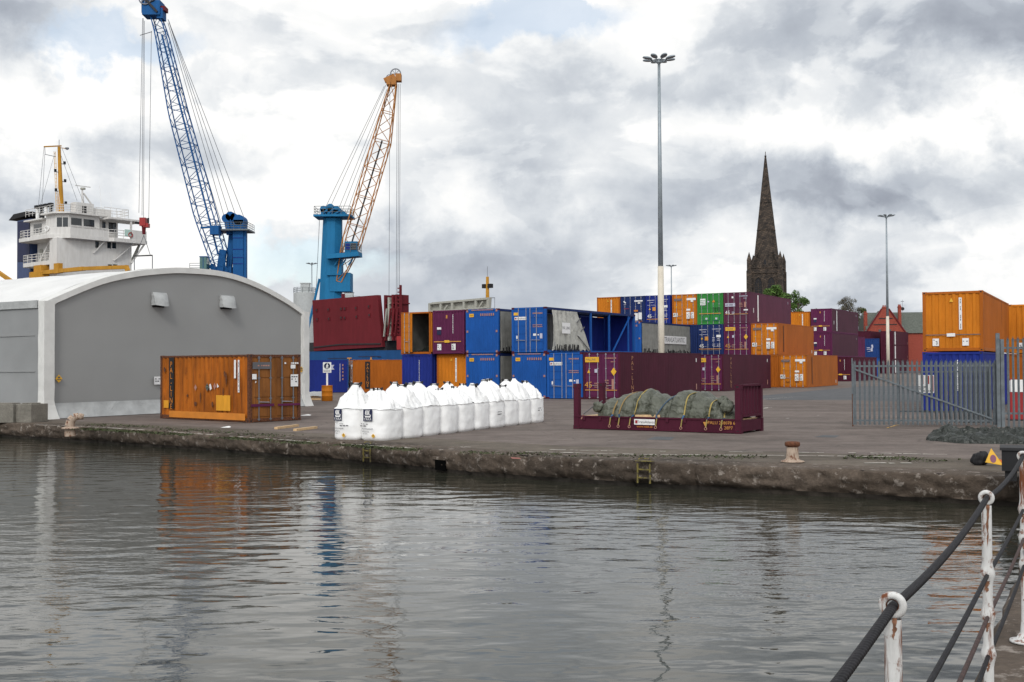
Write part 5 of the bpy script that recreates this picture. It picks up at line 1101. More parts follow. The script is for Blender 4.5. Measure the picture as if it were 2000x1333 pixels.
# ------------------------------------------------------------------ light masts
def mast(label, u, vtop, Y, heads, z0=0, headr=1.15, beige=None, lean=0):
    top = D(u, vtop, Y); h = top.z; t = thing('light_mast', label, 'light mast', (top.x, Y, z0), 0, 'tall light masts')
    m = MB(); hb = h*.38 if beige is None else beige
    m.tube((0, 0, 0), (0, 0, hb), .25, 'lampbeige', 16, .215); m.build('lower_pole', t, True)
    m = MB(); m.tube((0, 0, hb), (0, 0, h), .185, 'lampgrey', 14, .10); m.build('upper_pole', t, True)
    m = MB(); m.lathe([(.13, h-.25), (.2, h-.2), (.2, h+.05), (.1, h+.1)], 'lampgrey', 12); m.ring((0, 0, h-.05), (0, 0, 1), headr*.42, .035, 'lampgrey', 20, 6)
    for k in range(heads): a = 6.283*k/heads+.26; m.tube((0, 0, h-.05), (math.cos(a)*headr*.55, math.sin(a)*headr*.55, h), .035, 'lampgrey', 6)
    m.build('head_frame', t)
    for k in range(heads):
        a = 6.283*k/heads+.26; e = Vector((math.cos(a), math.sin(a), 0)); s_ = Vector((-e.y, e.x, 0)); c0 = e*headr*.5+Vector((0, 0, h+.03)); m = MB()
        def lampf(u_, v, e=e, s_=s_, c0=c0):
            an = u_*6.283; w_ = (.06+.17*math.sin(math.pi*min(1, v*.82+.12))**.8)*(0.02 if v > .99 else 1); return c0+e*(headr*.62*v)+s_*w_*math.cos(an)+Vector((0, 0, w_*.62*math.sin(an)*(1 if math.sin(an) > 0 else .45)+.10*v))
        m.grid(lampf, 14, 10, 'lampgrey', closed_u=True); lh = m.build('lamp_head', t, True)
    return t
mast('tallest light mast, beige below and grey above, behind the plum containers', 1287, 118, 80, 8)
mast('light mast standing behind the gate at the right', 1731, 423, 160, 8, headr=1.15)
mast('light mast far off, just right of the tallest one', 1311, 520, 245, 8)
mast('light mast far off beside the blue crane tower and silo', 609, 516, 235, 8)

# ------------------------------------------------------------------ cargo ship
ys = math.atan2(sd_.y, sd_.x)
ship = thing('cargo_ship', 'cargo ship with white bridge tower, blue hull and red hatch covers behind the containers', 'ship', (sO.x, sO.y, 0), ys)
def ST(u, v, b=0.0):       # pixel -> (t, z) on the ship's plane at athwart distance b
    p = sO+sb_*b; q = PP(u, v, p, sd_); return ((q.to_2d()-p).dot(sd_), q.z)
def SB(u, v, t=0.0):       # pixel -> (b, z) on the plane across the ship at t
    p = sO+sd_*t; q = PP(u, v, p, sb_); return ((q.to_2d()-p).dot(sb_), q.z)
hl = [(-15, 1.5), (-13, 0), (60, 0), (70, 2.6), (77, 6.5), (70, 10.4), (60, 13), (-13, 13), (-15, 11.5)]
m = MB(); m.prism(hl, (0, 0, -1.5), (1, 0, 0), (0, 1, 0), (0, 0, 5.0), 'hull'); m.prism([(a, b+.0) for a, b in hl], (0, 0, 3.505), (1, 0, 0), (0, 1, 0), (0, 0, .12), 'hull')
t0, _ = ST(640, 694); t1, _ = ST(677, 692); t2, _ = ST(700, 690); t3, _ = ST(744, 688)
m.box(t0, t1, -.02, .0, 2.85, 2.93, 'ink'); m.box(t2, t3, -.02, .0, 3.0, 3.08, 'ink'); m.build('hull', ship)
m = MB(); F = Face((0, -.02, 0), (1, 0, 0), (0, 0, 1), (0, -1, 0)); ta, za = ST(678, 697.5); tb, zb = ST(749, 697.5)
m.text('T', F, ta+.35, 2.52, 1.15, 'gold', .01); m.text('RANS', F, ta+1.75, 2.42, .80, 'gold', .01); m.text('A', F, ta+3.45, 2.55, 1.15, 'gold', .01); m.text('TLANTIC', F, ta+5.5, 2.42, .80, 'gold', .01, sx=(tb-ta-4.0)/3.55); m.build('lettering', ship)
m = MB(); m.box(4, 60, 1.4, 11.6, 3.63, 4.6, 'dark'); m.build('hatch_coaming', ship)
# tower
m = MB(); m.box(-1.9, 0, 0, 11, 3.6, 19.3, 'shipwhite'); m.box(-9.2, -1.9, 2.2, 11, 3.6, 19.3, 'shipwhite'); m.build('deckhouse', ship)
for z in (16.2, 13.1, 10.0):
    m = MB(); m.prism([(-9.6, .5), (-8.9, 0), (-1.9, 0), (-1.9, 2.2), (-9.6, 2.2)], (0, 0, z-.35), (1, 0, 0), (0, 1, 0), (0, 0, .55), 'shipwhite'); m.build('deck', ship)
def railing(m, pts, z, h=1.0, mat='shipwhite', r=.03, step=.9):
    for a, b in zip(pts[:-1], pts[1:]):
        a = Vector((*a, z)); b = Vector((*b, z)); n = max(1, int((b-a).length/step))
        for k in range(n+1): p = a+(b-a)*k/n; m.tube(p, p+Vector((0, 0, h)), r, mat, 4)
        for zz in (h, h*.66, h*.33): m.tube(a+Vector((0, 0, zz)), b+Vector((0, 0, zz)), r, mat, 4)
for z in (16.4, 13.3, 19.75):
    m = MB(); railing(m, [(-2.0, .05), (-8.9, .05), (-9.5, .6), (-9.5, 2.2)] if z < 19 else [(-2.2, -.25), (-9.2, -.25), (-10.0, .4), (-10.0, 3)], z, 1.05, r=.045, step=1.0); m.build('railing', ship)
for z0 in (16.4, 13.3):
    m = MB()
    for k in range(11): m.box(-6.2+k*.26, -5.9+k*.26, .9, 1.7, z0+.1+k*.27, z0+.16+k*.27, 'shipwhite')
    m.bar((-6.3, .88, z0), (-3.2, .88, z0+3.0), .07, 'shipwhite', .25); m.bar((-6.3, 1.72, z0), (-3.2, 1.72, z0+3.0), .07, 'shipwhite', .25); m.build('stairs', ship)
m = MB(); m.box(-3.2, -1.92, 2.12, 2.19, 16.5, 18.8, 'cream'); m.box(-8.5, -7.7, 2.12, 2.19, 16.5, 18.5, 'cream'); m.build('door', ship)
# bridge deck
m = MB(); dk = [(-10.1, .4), (-9.4, -.35), (-1.5, -.35), (.9, 1.4), (.9, 7.0), (1.5, 7.4), (1.5, 12.5), (-2.4, 12.5), (-2.4, 10.5), (-10.1, 10.5)]
m.prism(dk, (0, 0, 19.3), (1, 0, 0), (0, 1, 0), (0, 0, .5), 'shipwhite'); m.build('bridge_deck', ship)
m = MB()
for a, b in (((-1.9, -.32), (.85, 1.4)), ((.85, 1.4), (.85, 7.0))): m.obox((a[0], a[1], 19.8), (b[0]-a[0], b[1]-a[1], 0), (-.08, .05, 0), (0, 0, .95), 'shipwhite')
m.box(1.38, 1.45, 10.2, 12.4, 19.8, 21.1, 'shipwhite'); m.box(-2.3, 1.45, 12.35, 12.42, 19.8, 21.1, 'shipwhite'); m.build('bulwark', ship)
m = MB(); railing(m, [(.85, 7.0), (1.42, 7.5), (1.42, 10.2)], 19.8, 1.1, r=.045); railing(m, [(.8, 1.5), (.8, 7)], 20.75, .25, r=.04); m.build('railing', ship)
wh = [(-4.5, .9), (-1.9, .9), (-.5, 1.9), (-.5, 6.4), (-1.2, 6.9), (-1.2, 9.6), (-4.5, 9.6)]
m = MB(); m.prism(wh, (0, 0, 19.8), (1, 0, 0), (0, 1, 0), (0, 0, 2.9), 'shipwhite'); m.prism([(-9.3, 1.2), (-4.5, 1.2), (-4.5, 9), (-9.3, 9)], (0, 0, 19.8), (1, 0, 0), (0, 1, 0), (0, 0, 2.4), 'shipwhite')
m.build('wheelhouse', ship)
m = MB(); m.prism([(-4.9, .3), (-1.7, .3), (.1, 1.7), (.1, 6.7), (-4.9, 6.7)], (0, 0, 22.7), (1, 0, 0), (0, 1, 0), (0, 0, .22), 'shipwhite'); m.prism([(-9.8, .5), (-4.9, .5), (-4.9, 9), (-9.8, 9)], (0, 0, 22.2), (1, 0, 0), (0, 1, 0), (0, 0, .2), 'shipwhite'); m.build('roof', ship)
m = MB(); m.box(-2.2, 1.4, 6.7, 12.3, 22.35, 22.6, 'shipwhite')
for b in (10.0, 12.1): m.box(1.15, 1.35, b, b+.2, 19.8, 22.35, 'shipwhite')
m.box(-2.1, -1.95, 12.1, 12.3, 19.8, 22.35, 'shipwhite'); m.build('wing_roof', ship)
wr = [((-.485, 2.25), (-.485, 3.75)), ((-.485, 4.05), (-.485, 5.6)), ((-1.80, .97-.01), (-1.22, 1.375)), ((-1.12, 1.445), (-.56, 1.845)), ((-1.185, 7.2), (-1.185, 7.7)), ((-1.185, 8.2), (-1.185, 9.3))]
for a, b in wr:
    m = MB(); d = Vector((b[0]-a[0], b[1]-a[1], 0)); n_ = Vector((d.y, -d.x, 0)).normalized(); m.obox(Vector((a[0], a[1], 20.95))+n_*.0, d, n_*.03, (0, 0, 1.25), 'glass'); m.build('window', ship)
m = MB(); m.box(-8.3, -6.2, 1.16, 1.19, 20.6, 21.8, 'glass'); m.build('window', ship)
for u0, u1, v0, v1 in ((186, 193, 472, 485), (209.5, 216.5, 473, 486), (219, 226.5, 473.5, 486), (211, 218, 517, 524), (221, 228, 517, 524)):
    b0, z1 = SB(u0, v0); b1, z0 = SB(u1, v1); m = MB(); m.box(.0, .03, b0, b1, z0, z1, 'glass'); m.box(0, .06, b0-.06, b1+.06, z1, z1+.07, 'cream'); m.build('window', ship)
m = MB()
for b0, b1 in ((8.4, 11.0),): m.bar((.9, 12.4, 19.3), (.1, 10.9, 16.6), .5, 'shipwhite', .25)
m.bar((.9, 10.8, 19.3), (.1, 8.2, 16.8), .22, 'shipwhite', .12); m.bar((.6, 6.5, 19.3), (.05, 5.2, 17.6), .2, 'shipwhite', .12); m.bar((-.3, 12.4, 19.3), (-.3, 11.0, 16.6), .4, 'cream', .2); m.build('wing_brace', ship)
m = MB(); m.ring((1.5, 9.9, 20.4), (1, 0, 0), .30, .07, 'red', 16, 6); m.ring((-1.9, -.4, 20.6), (.4, -1, 0), .30, .07, 'white', 16, 6); m.build('lifebuoy', ship)
m = MB(); m.box(1.46, 1.50, 9.0, 9.9, 20.2, 21.1, M.setdefault('mint', plain('pale_green_panel', (.45, .62, .56), .5))); m.build('panel', ship)
m = MB(); m.box(1.30, 1.5, 12.3-1.6, 13.0-1.6, 22.0, 22.3, 'dark'); m.build('floodlight', ship)
# top gear
m = MB(); railing(m, [(-9.6, .7), (-5.0, .7), (-1.8, .5), (-.0, 1.9), (-.0, 6.6)], 22.9, 1.0, r=.035); railing(m, [(-.2, 6.9), (-.2, 10.6), (-3, 10.6)], 22.9, 1.2, r=.04); m.build('railing', ship)
m = MB(); m.box(-2.0, -.6, 3.0, 5.6, 22.92, 24.4, 'shipwhite'); m.box(-.58, -.55, 3.9, 4.5, 23.0, 24.0, 'black'); m.box(-2.4, -.9, 5.8, 8.4, 22.92, 23.9, 'shipwhite'); m.build('top_house', ship)
m = MB(); p0 = Vector((-1.3, 4.4, 24.4)); m.tube(p0, p0+Vector((0, -.1, 1.9)), .20, 'shipwhite', 8, .10); m.bar(p0+Vector((0, 1.3, 0)), p0+Vector((0, .1, 1.4)), .16, 'shipwhite'); m.tube(p0+Vector((0, 0, 1.9)), p0+Vector((0, 0, 2.15)), .34, 'cream', 10); m.bar(p0+Vector((0, -1.1, 2.35)), p0+Vector((0, 1.1, 2.35)), .12, 'shipwhite', .10); m.build('radar', ship)
bm_, zm = SB(120, 402, -2.5); bt_, zt = SB(115.5, 279, -2.5)
m = MB(); m.tube((-2.5, bm_, 22.9), (-2.5, bt_, zt-.6), .36, 'mast', 10, .20); m.tube((-2.5, bt_, zt-.6), (-2.5, bt_, zt+.4), .04, 'cable', 5)
bl_, zl = SB(86, 287, -2.5); m.bar((-2.5, bl_, zl), (-2.5, bt_+.3, zt-.4), .20, 'mast', .16); m.path([(-2.5, bl_+.1, zl), (-2.5, bl_+.15, zl-1.0), (-2.5, bt_-.5, zl-1.1)], .04, 'cable', 5)
br_, zr = SB(131, 291, -2.5); m.bar((-2.5, bt_, zr), (-2.5, br_, zr), .08, 'mast'); m.lathe([(.05, 0), (.26, .12), (.26, .3)], 'cable', 10, (-2.5, br_, zr-.15))
for k, z in enumerate((24.2, 25.8, 27.2, 28.4, 29.6)):
    f_ = (z-22.9)/(zt-22.9); bb = bm_+(bt_-bm_)*f_; m.box(-2.6, -2.4, bb-(.75 if k % 2 else -.0), bb+(.0 if k % 2 else .75), z, z+.07, 'cable'); m.box(-2.62, -2.38, bb-(.8 if k % 2 else -.55), bb-(.55 if k % 2 else -.8), z, z+.40, 'black')
for sx_ in (-.5, -.28): m.tube((-2.9, bm_+sx_, 22.9), (-2.9, bt_+sx_, zt-1.2), .035, 'yellow', 5)
m.build('mast', ship, False)
m = MB()
for z in range(14): m.box(-2.92, -2.88, bm_-.5+(bt_-bm_)*z/20, bm_-.28+(bt_-bm_)*z/20, 23.1+z*.5, 23.14+z*.5, 'yellow')
m.build('ladder', ship)
m = MB()
for a, b in (((-2.5, bl_, zl), (-6.0, .6, 24)), ((-2.5, bl_+.1, zl-1), (-5.0, .6, 24)), ((-2.5, bt_, zt-1), (-1.0, 3.4, 24.6)), ((-2.5, bt_+.4, zr), (-.6, 4.2, 24.2)), ((-2.5, bt_-.6, zr-.8), (-6.4, .8, 23.2))): m.tube(a, b, .022, 'cable', 4)
for b, h in ((7.2, 27.2), (8.8, 26.4), (1.2, 26)): m.tube((-1.2, b, 22.9), (-1.4, b-.3, h), .03, 'white', 4)
m.build('stays', ship)
m = MB(); m.prism([(-13.5, 1.5), (-9.8, 1.5), (-9.8, 6), (-13.5, 6)], (0, 0, 3.6), (1, 0, 0), (0, 1, 0), (0, 0, 19.2), M.setdefault('funnelblue', plain('funnel_blue_paint', (.035, .06, .15), .5))); m.box(-9.79, -9.6, 1.6, 3.2, 19.9, 22.6, 'orange_clean'); m.box(-13.3, -9.9, 1.42, 1.49, 17.0, 22.6, 'ink'); m.build('funnel', ship)
m = MB(); m.prism([(0, 0), (5.2, .25), (5.2, .85), (1.4, .75)], (-15.4, 1.2, 23.0), (1, 0, 0), (0, 0, 1), (0, 4.8, 0), 'black')
for k in range(4): a = -9.2+k*1.2; m.tube((a, 2.2, 22.3), (a-.1, 2.2, 24.3+.3*(k % 2)), .24, 'white' if k % 2 == 0 else 'black', 8); m.box(a-.5, a+.25, 1.95, 2.45, 24.2, 24.65, 'black')
m.build('exhaust', ship)
# deck crane, yellow
t0, z0 = ST(57, 552, -1.0); t1, z1 = ST(82, 531, -1.0); _, z2 = ST(70, 518, -1.0)
m = MB(); m.tube(((t0+t1)/2, 0, 3.6), ((t0+t1)/2, 0, z1), (t1-t0)/2, 'mast', 14); m.box(t0+.6, t1-.8, -.7, .7, z1, z2, 'mast'); 
ta, za = ST(243, 520, -1); tb, zb = ST(158, 527, -1); tc_, zc_ = ST(84, 534, -1)
m.bar((tc_-1, -.6, zc_+.15), (tb, -.6, zb+.15), .5, 'mast', .5); m.bar((tb, -.6, zb+.15), (ta, -.6, za-.1), .4, 'mast', .45); td, zd = ST(241, 531, -1); m.bar((ta-.3, -.6, za), (td+.4, -.6, zd), .35, 'mast', .5)
m.bar((tc_+3, -.6, zc_-.8), (tb-1, -.6, zb-.7), .25, 'cable', .25); te, ze = ST(108, 522, -1); m.box(te-.6, te+.6, -.9, -.3, ze-.8, ze+.5, 'mast'); m.build('deck_crane', ship)
t0, z0 = ST(2, 536, 1); t1, z1 = ST(24, 551, 1); m = MB(); m.bar((t0-4, 1, z0+1.6), (t1, 1, z1), .4, 'mast', .5); m.box(t1-1, t1+1.3, .3, 1.7, z1-1.6, z1+.1, 'rust'); m.tube((t1, 1, 3.6), (t1, 1, z1), .5, 'mast', 10); m.build('deck_crane', ship)
# red hatch covers standing open
def cov(px, b, mat, th=.5, name='hatch_cover'):
    pts = [ST(u, v, b) for u, v in px]; m = MB(); m.prism(pts, (0, b, 0), (1, 0, 0), (0, 0, 1), (0, th, 0), mat); return m, pts
m, pts = cov([(610, 587), (737, 576.5), (747, 678), (613, 686)], 1.0, 'oxide')
for u, v in ((619, 606), (642, 605), (667, 603.5), (674, 603), (696, 602), (721, 599), (620, 624), (643, 623), (667, 621), (674, 621), (697, 619), (722, 616)):
    tt, zz = ST(u, v, 1.0); m.box(tt-.16, tt+.16, .93, .999, zz-.18, zz+.18, 'oxide'); m.box(tt-.08, tt+.08, .90, .93, zz-.10, zz+.10, 'dark')
a_ = ST(614, 679, 1); b_2 = ST(668, 673, 1); c_2 = ST(744, 672, 1); m.bar((a_[0], .95, a_[1]), (b_2[0], .95, b_2[1]), .08, 'dark', .12); m.bar((b_2[0], .95, b_2[1]), (c_2[0], .95, c_2[1]), .08, 'dark', .12)
m.box(pts[1][0]*.45+pts[0][0]*.55, pts[1][0]*.43+pts[0][0]*.57+.4, 1.1, 1.4, pts[0][1], pts[0][1]+.5, 'oxide'); m.build('hatch_cover', ship)
tR, zR = ST(742, 580, 1.0)
for k, (dt_, mt) in enumerate(((.5, 'oxide'), (1.25, 'cream'), (2.0, 'oxide'), (2.7, 'oxide'))):
    m = MB(); m.box(tR+dt_*.7, tR+dt_*.7+.22, 1.2, 2.9, 4.6 if k else 4.6, zR+(.15 if k != 1 else -.1), mt)
    for z in (5.2, 6.2, 7.2, 8.2): m.box(tR+dt_*.7+.22, tR+dt_*.7+.38, 1.2, 2.9, z, z+.12, mt)
    m.bar((tR+dt_*.7+.1, 1.1, 5), (tR+dt_*.7+.5, 1.1, zR-1.2), .12, 'cream' if k == 0 else 'oxide', .14); m.build('hatch_cover', ship)
m = MB()
for k in range(14): z = 4.7+k*.38; m.box(tR+2.2, tR+2.5, 1.2, 1.5, z, z+.10, 'oxide')
m.box(tR+2.48, tR+2.54, 1.2, 1.5, 4.4, 10.0, 'oxide'); m.box(tR+2.3, tR+3.4, 1.0, 2.0, 3.7, 5.0, 'red'); m.build('hatch_winch', ship)
m, pts = cov([(843, 591), (957, 581), (955, 616), (846, 616)], 1.2, 'cream', .25)
for q in range(6):
    tt = pts[0][0]+(pts[1][0]-pts[0][0])*q/5; zt_ = pts[0][1]+(pts[1][1]-pts[0][1])*q/5; m.box(tt-.12, tt+.12, .85, 1.199, 5.2, zt_-.1, 'cream')
for f_ in (.0, .33, .66): m.bar((pts[0][0], 1.0, pts[0][1]-.15-f_*2.2), (pts[1][0], 1.0, pts[1][1]-.15-f_*2.4), .35, 'cream', .14)
m.bar((pts[0][0]+.5, .9, 5.8), (pts[0][0]+2.3, .9, pts[0][1]-.4), .14, 'cream'); m.bar((pts[1][0]-2.4, .9, 5.8), (pts[1][0]-.6, .9, pts[1][1]-.4), .14, 'cream'); m.build('hatch_cover', ship)
tf, zf = ST(952, 541, 6); m = MB(); m.tube((tf, 6, 3.6), (tf, 6, zf+.0), .26, 'mast', 8, .14); m.tube((tf, 6, zf), (tf, 6, zf+1.0), .03, 'cable', 4)
for s_ in (-1, 1): m.box(tf+s_*.35-.2, tf+s_*.35+.2, 5.8, 6.2, zf-1.1, zf-.7, 'black')
m.box(tf-.9, tf+.9, 5.95, 6.05, zf-2.1, zf-2.04, 'cable'); m.box(tf-.9, tf+.9, 5.95, 6.05, zf-3.1, zf-3.06, 'cable'); m.tube((tf-.9, 6, zf-3.1), (tf-.9, 6, zf-2.04), .03, 'cable', 4); m.tube((tf+.9, 6, zf-3.1), (tf+.9, 6, zf-2.04), .03, 'cable', 4); m.build('foremast', ship)

# ------------------------------------------------------------------ harbour cranes
def lattice(m, P, W, mat, seg=1.6, rc=.09, rb=.045, depth=None):
    """boom through points P with widths W; chords at four corners and crossed braces"""
    Yv = Vector((0, 1, 0)); secs = []
    L = [0]
    for a, b in zip(P[:-1], P[1:]): L.append(L[-1]+(b-a).length)
    n = int(L[-1]/seg)
    for k in range(n+1):
        s = L[-1]*k/n; i = max(j for j in range(len(L)) if L[j] <= s+1e-6); i = min(i, len(P)-2); f = (s-L[i])/(L[i+1]-L[i])
        c = P[i]+(P[i+1]-P[i])*f; wd = W[i]+(W[i+1]-W[i])*f; d = (P[-1]-P[0]).normalized(); x = d.cross(Yv).normalized(); y = x.cross(d).normalized()
        dp = wd if depth is None else wd*depth
        secs.append([c+x*wd/2*a+y*dp/2*b for a, b in ((-1, -1), (1, -1), (1, 1), (-1, 1))])
    for k in range(n):
        for j in range(4):
            m.tube(secs[k][j], secs[k+1][j], rc, mat, 6, cap=False); j2 = (j+1) % 4
            if k % 2: m.tube(secs[k][j], secs[k+1][j2], rb, mat, 4, cap=False)
            else: m.tube(secs[k][j2], secs[k+1][j], rb, mat, 4, cap=False)
            if k % 2 == 0 and j in (0, 2): m.tube(secs[k][j], secs[k][j2], rb, mat, 4, cap=False)
    return secs
def sheave(c, r, ax=(0, 1, 0), mat='cable'):
    m = MB(); m.ring(c, ax, r, r*.12, mat, 24, 6); c = Vector(c)
    for k in range(4): a = k*math.pi/4; e = Vector((math.cos(a), 0, math.sin(a)))*r; m.bar(c-e, c+e, r*.10, mat)
    return m
# crane with the orange boom
Yc = 136.0
def cp(u, v): q = D(u, v, Yc); return Vector((q.x-cr0.x, q.y-cr0.y, q.z))
cr0 = D(645, 700, Yc); cr0.z = 0
cr = thing('harbour_crane', 'mobile harbour crane with a bright blue tower and an orange lattice boom', 'crane', cr0)
m = MB(); a0 = cp(620, 585); a1 = cp(668, 585); b0 = cp(631, 428); b1 = cp(669, 428)
def tw(u, v):
    zb, zt_ = 3.0, b0.z; k = v; base0 = a0.x+(a0.x-b0.x)*.0; xl = a0.x*(1-k)+b0.x*k-.15*(1-k); xr = a1.x*(1-k)+b1.x*k
    c_ = (xl+xr)/2; h = (xr-xl)/2; an = u*6.283+.39; e = math.cos(an); f = math.sin(an); r = 1/max(abs(e), abs(f), (abs(e)+abs(f))/1.32)
    return Vector((c_+h*e*r, 0+1.3*f*r*.9, zb+(zt_-zb)*v))
m.grid(tw, 8, 12, 'crane_blue', closed_u=True); m.build('tower', cr)
m = MB(); pc = cp(650, 425); m.box(pc.x-2.1, pc.x+2.5, -1.8, 1.8, pc.z-.1, pc.z+.15, 'crane_blue'); railing(m, [(pc.x-2.0, -1.7), (pc.x+2.4, -1.7), (pc.x+2.4, 1.7), (pc.x-2.0, 1.7), (pc.x-2.0, -1.7)], pc.z+.15, 1.0, 'steel', .03); m.build('platform', cr)
for u, v, r in ((634, 411, .55), (647, 408, .62), (659, 412, .60), (671, 420, .5)):
    q = cp(u, v); m = MB(); m.box(q.x-.32, q.x+.32, -.9, .9, pc.z+.1, q.z, 'crane_blue'); m.tube((q.x, -.9, q.z), (q.x, .9, q.z), r*.8, 'crane_blue', 14); m.bar((q.x-.3, -.95, pc.z+.2), (q.x+.5, -.95, q.z-.1), .3, 'crane_blue', .2); m.build('sheave_block', cr)
q0 = cp(645, 505); q1 = cp(712, 500); m = MB(); m.bar((q0.x, -1.3, q0.z), (q1.x-.3, -1.6, q1.z), 2.2, 'crane_blue', .55)
for x in (q0.x+1.3, q0.x+2.2, q0.x+3): m.bar((x, -1.7, q0.z-.3), (x-.5, -1.7, q0.z-1.0), .15, 'crane_blue')
m.box(q0.x-.2, q0.x+1.6, -1.4, .2, q0.z-2.2, q0.z, 'crane_blue'); railing(m, [(q1.x-2.4, -2.7), (q1.x-.3, -2.7), (q1.x-.3, -.5)], q1.z+.2, 1.0, 'steel', .03); m.build('gangway', cr)
c0 = cp(679, 498); c1 = cp(703, 476); m = MB(); m.box(c0.x, c1.x, -2.4, -.8, c0.z, c1.z, 'crane_blue'); cb = m.build('cab', cr)
m = MB(); m.box(c0.x+.12, c0.x+.62, -2.43, -2.401, c0.z+.35, c1.z-.2, 'deepblue'); m.box(c0.x+.75, c1.x-.1, -2.43, -2.401, c0.z+.35, c1.z-.2, 'glass'); m.box(c1.x+.001, c1.x+.03, -2.3, -.9, c0.z+.2, c1.z-.2, 'glass'); m.build('window', cb)
m = MB(); q2 = cp(652, 552); m.box(q2.x-.3, q2.x+2.2, -1.2, 1.2, q2.z-1.2, q2.z+1.1, 'crane_blue'); m.build('boom_foot', cr)
m = MB(); PB = [cp(660, 556)+Vector((0, -.9, 0)), cp(684, 500)+Vector((0, -.9, 0)), cp(742, 280)+Vector((0, -.9, 0)), cp(768, 172)+Vector((0, -.9, 0))]
PB = [cp(665, 552), cp(688, 480), cp(748, 278), cp(763, 203), cp(770, 168)]
for p in PB: p.y = -.9
lattice(m, PB, [.6, 2.1, 2.05, 1.2, .7], 'crane_orange', 1.7, .075, .042); m.bar(PB[1], PB[2], .28, 'dark', .16); m.build('boom', cr)
hd = cp(768, 160); m = MB(); m.box(hd.x-.7, hd.x+.5, -1.4, -.2, hd.z-.7, hd.z+.2, 'crane_orange'); m.bar(hd+Vector((-1.0, -.8, -.1)), hd+Vector((.3, -.8, .5)), .7, 'crane_orange', .5); m.box(hd.x+.4, hd.x+1.1, -1.3, -.3, hd.z-.2, hd.z+.7, 'crane_orange'); bh = m.build('boom_head', cr)
sheave(cp(774, 148)+Vector((0, -.8, 0)), .62).build('sheave', bh); sheave(cp(762, 156)+Vector((0, -.8, 0)), .40).build('sheave', bh)
m = MB(); top = cp(756, 170); top.y = -.8
for (u, v), (u2, v2) in (((636, 405), (752, 172)), ((646, 403), (755, 170)), ((660, 412), (757, 178)), ((667, 416), (758, 186)), ((676, 420), (757, 195))): m.tube(cp(u, v), cp(u2, v2)+Vector((0, -.8, 0)), .028, 'cable', 4)
m.build('luffing_rope', cr)
for u, v2 in ((763, 620), (777, 640), (783, 650), (780, 655)):
    a = cp(u, 168); a.y = -.8; b = cp(u-2, v2); b.y = -.8; m = MB(); m.tube(a, b, .026, 'cable', 4); m.build('hoist_rope', cr)
m = MB(); q = cp(772, 656); m.box(q.x-.9, q.x+.35, -1.2, -.4, q.z-1.3, q.z+.6, 'red'); m.bar((q.x+.4, -.8, q.z-.5), (q.x+.9, -.8, q.z-.4), .3, 'dark'); m.tube((q.x+.75, -.8, q.z-.6), (q.x+.75, -.8, q.z+.6), .1, 'dark', 6); m.build('hook_block', cr)
m = MB(); m.tube(cp(624, 545), cp(600, 650), .16, 'crane_blue', 6); m.tube(cp(624, 430), cp(617, 580), .03, 'cable', 4); m.build('strut', cr)
m = MB(); m.box(-6, 6, -3, 3, 1.2, 3.0, 'crane_blue')
for x in (-5, -2.5, 0, 2.5, 5):
    for y in (-2.6, 2.6): m.tube((x, y-.3, .8), (x, y+.3, .8), .8, 'dark', 16)
m.build('carriage', cr)
# crane with the blue boom
Yc = 150.0; cr0 = D(460, 700, Yc); cr0.z = 0
cr = thing('harbour_crane', 'taller harbour crane with an all-blue lattice boom rising behind the shed', 'crane', cr0)
m = MB(); a0 = cp(459, 530); a1 = cp(479, 530); m.box(a0.x, a1.x, -1.2, 1.2, 3, cp(465, 432).z, 'crane_navy'); m.box(a1.x+.01, a1.x+.35, -1.0, -.6, 6, cp(0, 450).z, 'crane_navy'); q = cp(470, 432); m.tube((q.x, -1.2, q.z), (q.x, 1.2, q.z), .72, 'crane_navy', 18)
for v in (508, 520, 470, 492): z = cp(0, v).z; m.box(a0.x-.03, a1.x+.03, -1.25, -1.2, z, z+.08, 'deepblue')
m.bar(cp(446, 540), cp(454, 446), .75, 'crane_navy', .6); m.build('tower', cr)
m = MB(); q = cp(466, 452); m.box(q.x-3.2, q.x+1.8, -1.9, 1.9, q.z-.1, q.z+.1, 'steel'); railing(m, [(q.x-3.1, -1.8), (q.x+1.7, -1.8), (q.x+1.7, 1.8)], q.z+.1, .9, 'steel', .035); m.build('platform', cr)
for u, v, r in ((444, 428, .6), (452, 424, .65), (459, 426, .55)):
    q = cp(u, v); m = MB(); m.tube((q.x, -.7, q.z), (q.x, .7, q.z), r, 'crane_navy', 14); m.bar((q.x, -.4, q.z), (q.x+.4, -.4, q.z-2.2), .7, 'crane_navy', .5); m.build('sheave_block', cr)
m = MB(); PB = [cp(441, 548), cp(432, 500), cp(408, 425), cp(355, 225), cp(323, 75), cp(309, 30)]
for p in PB: p.y = -1.5
lattice(m, PB, [1.2, 2.2, 2.5, 2.15, 1.4, 1.1], 'crane_navy', 1.3, .085, .042)
m.bar(PB[1], PB[4], .26, 'crane_navy', .2); m.build('boom', cr)
m = MB(); m.bar(cp(418, 520)+Vector((0, -1.5, 0)), cp(435, 545)+Vector((0, -1.5, 0)), .8, 'crane_navy', .6); m.bar(cp(440, 490)+Vector((0, -1, 0)), cp(432, 545)+Vector((0, -1, 0)), .9, 'crane_navy', .7); m.bar(cp(455, 535), cp(421, 535), 1.8, 'crane_navy', 1.8); m.build('boom_foot', cr)
a = cp(421, 463); b = cp(438, 446); m = MB(); m.box(a.x, b.x, -2.9, -1.2, a.z, b.z, 'crane_navy'); m.bar(cp(400, 449)+Vector((0, -2, 0)), cp(438, 446)+Vector((0, -2, 0)), .25, 'crane_navy'); m.build('winch_house', cr)
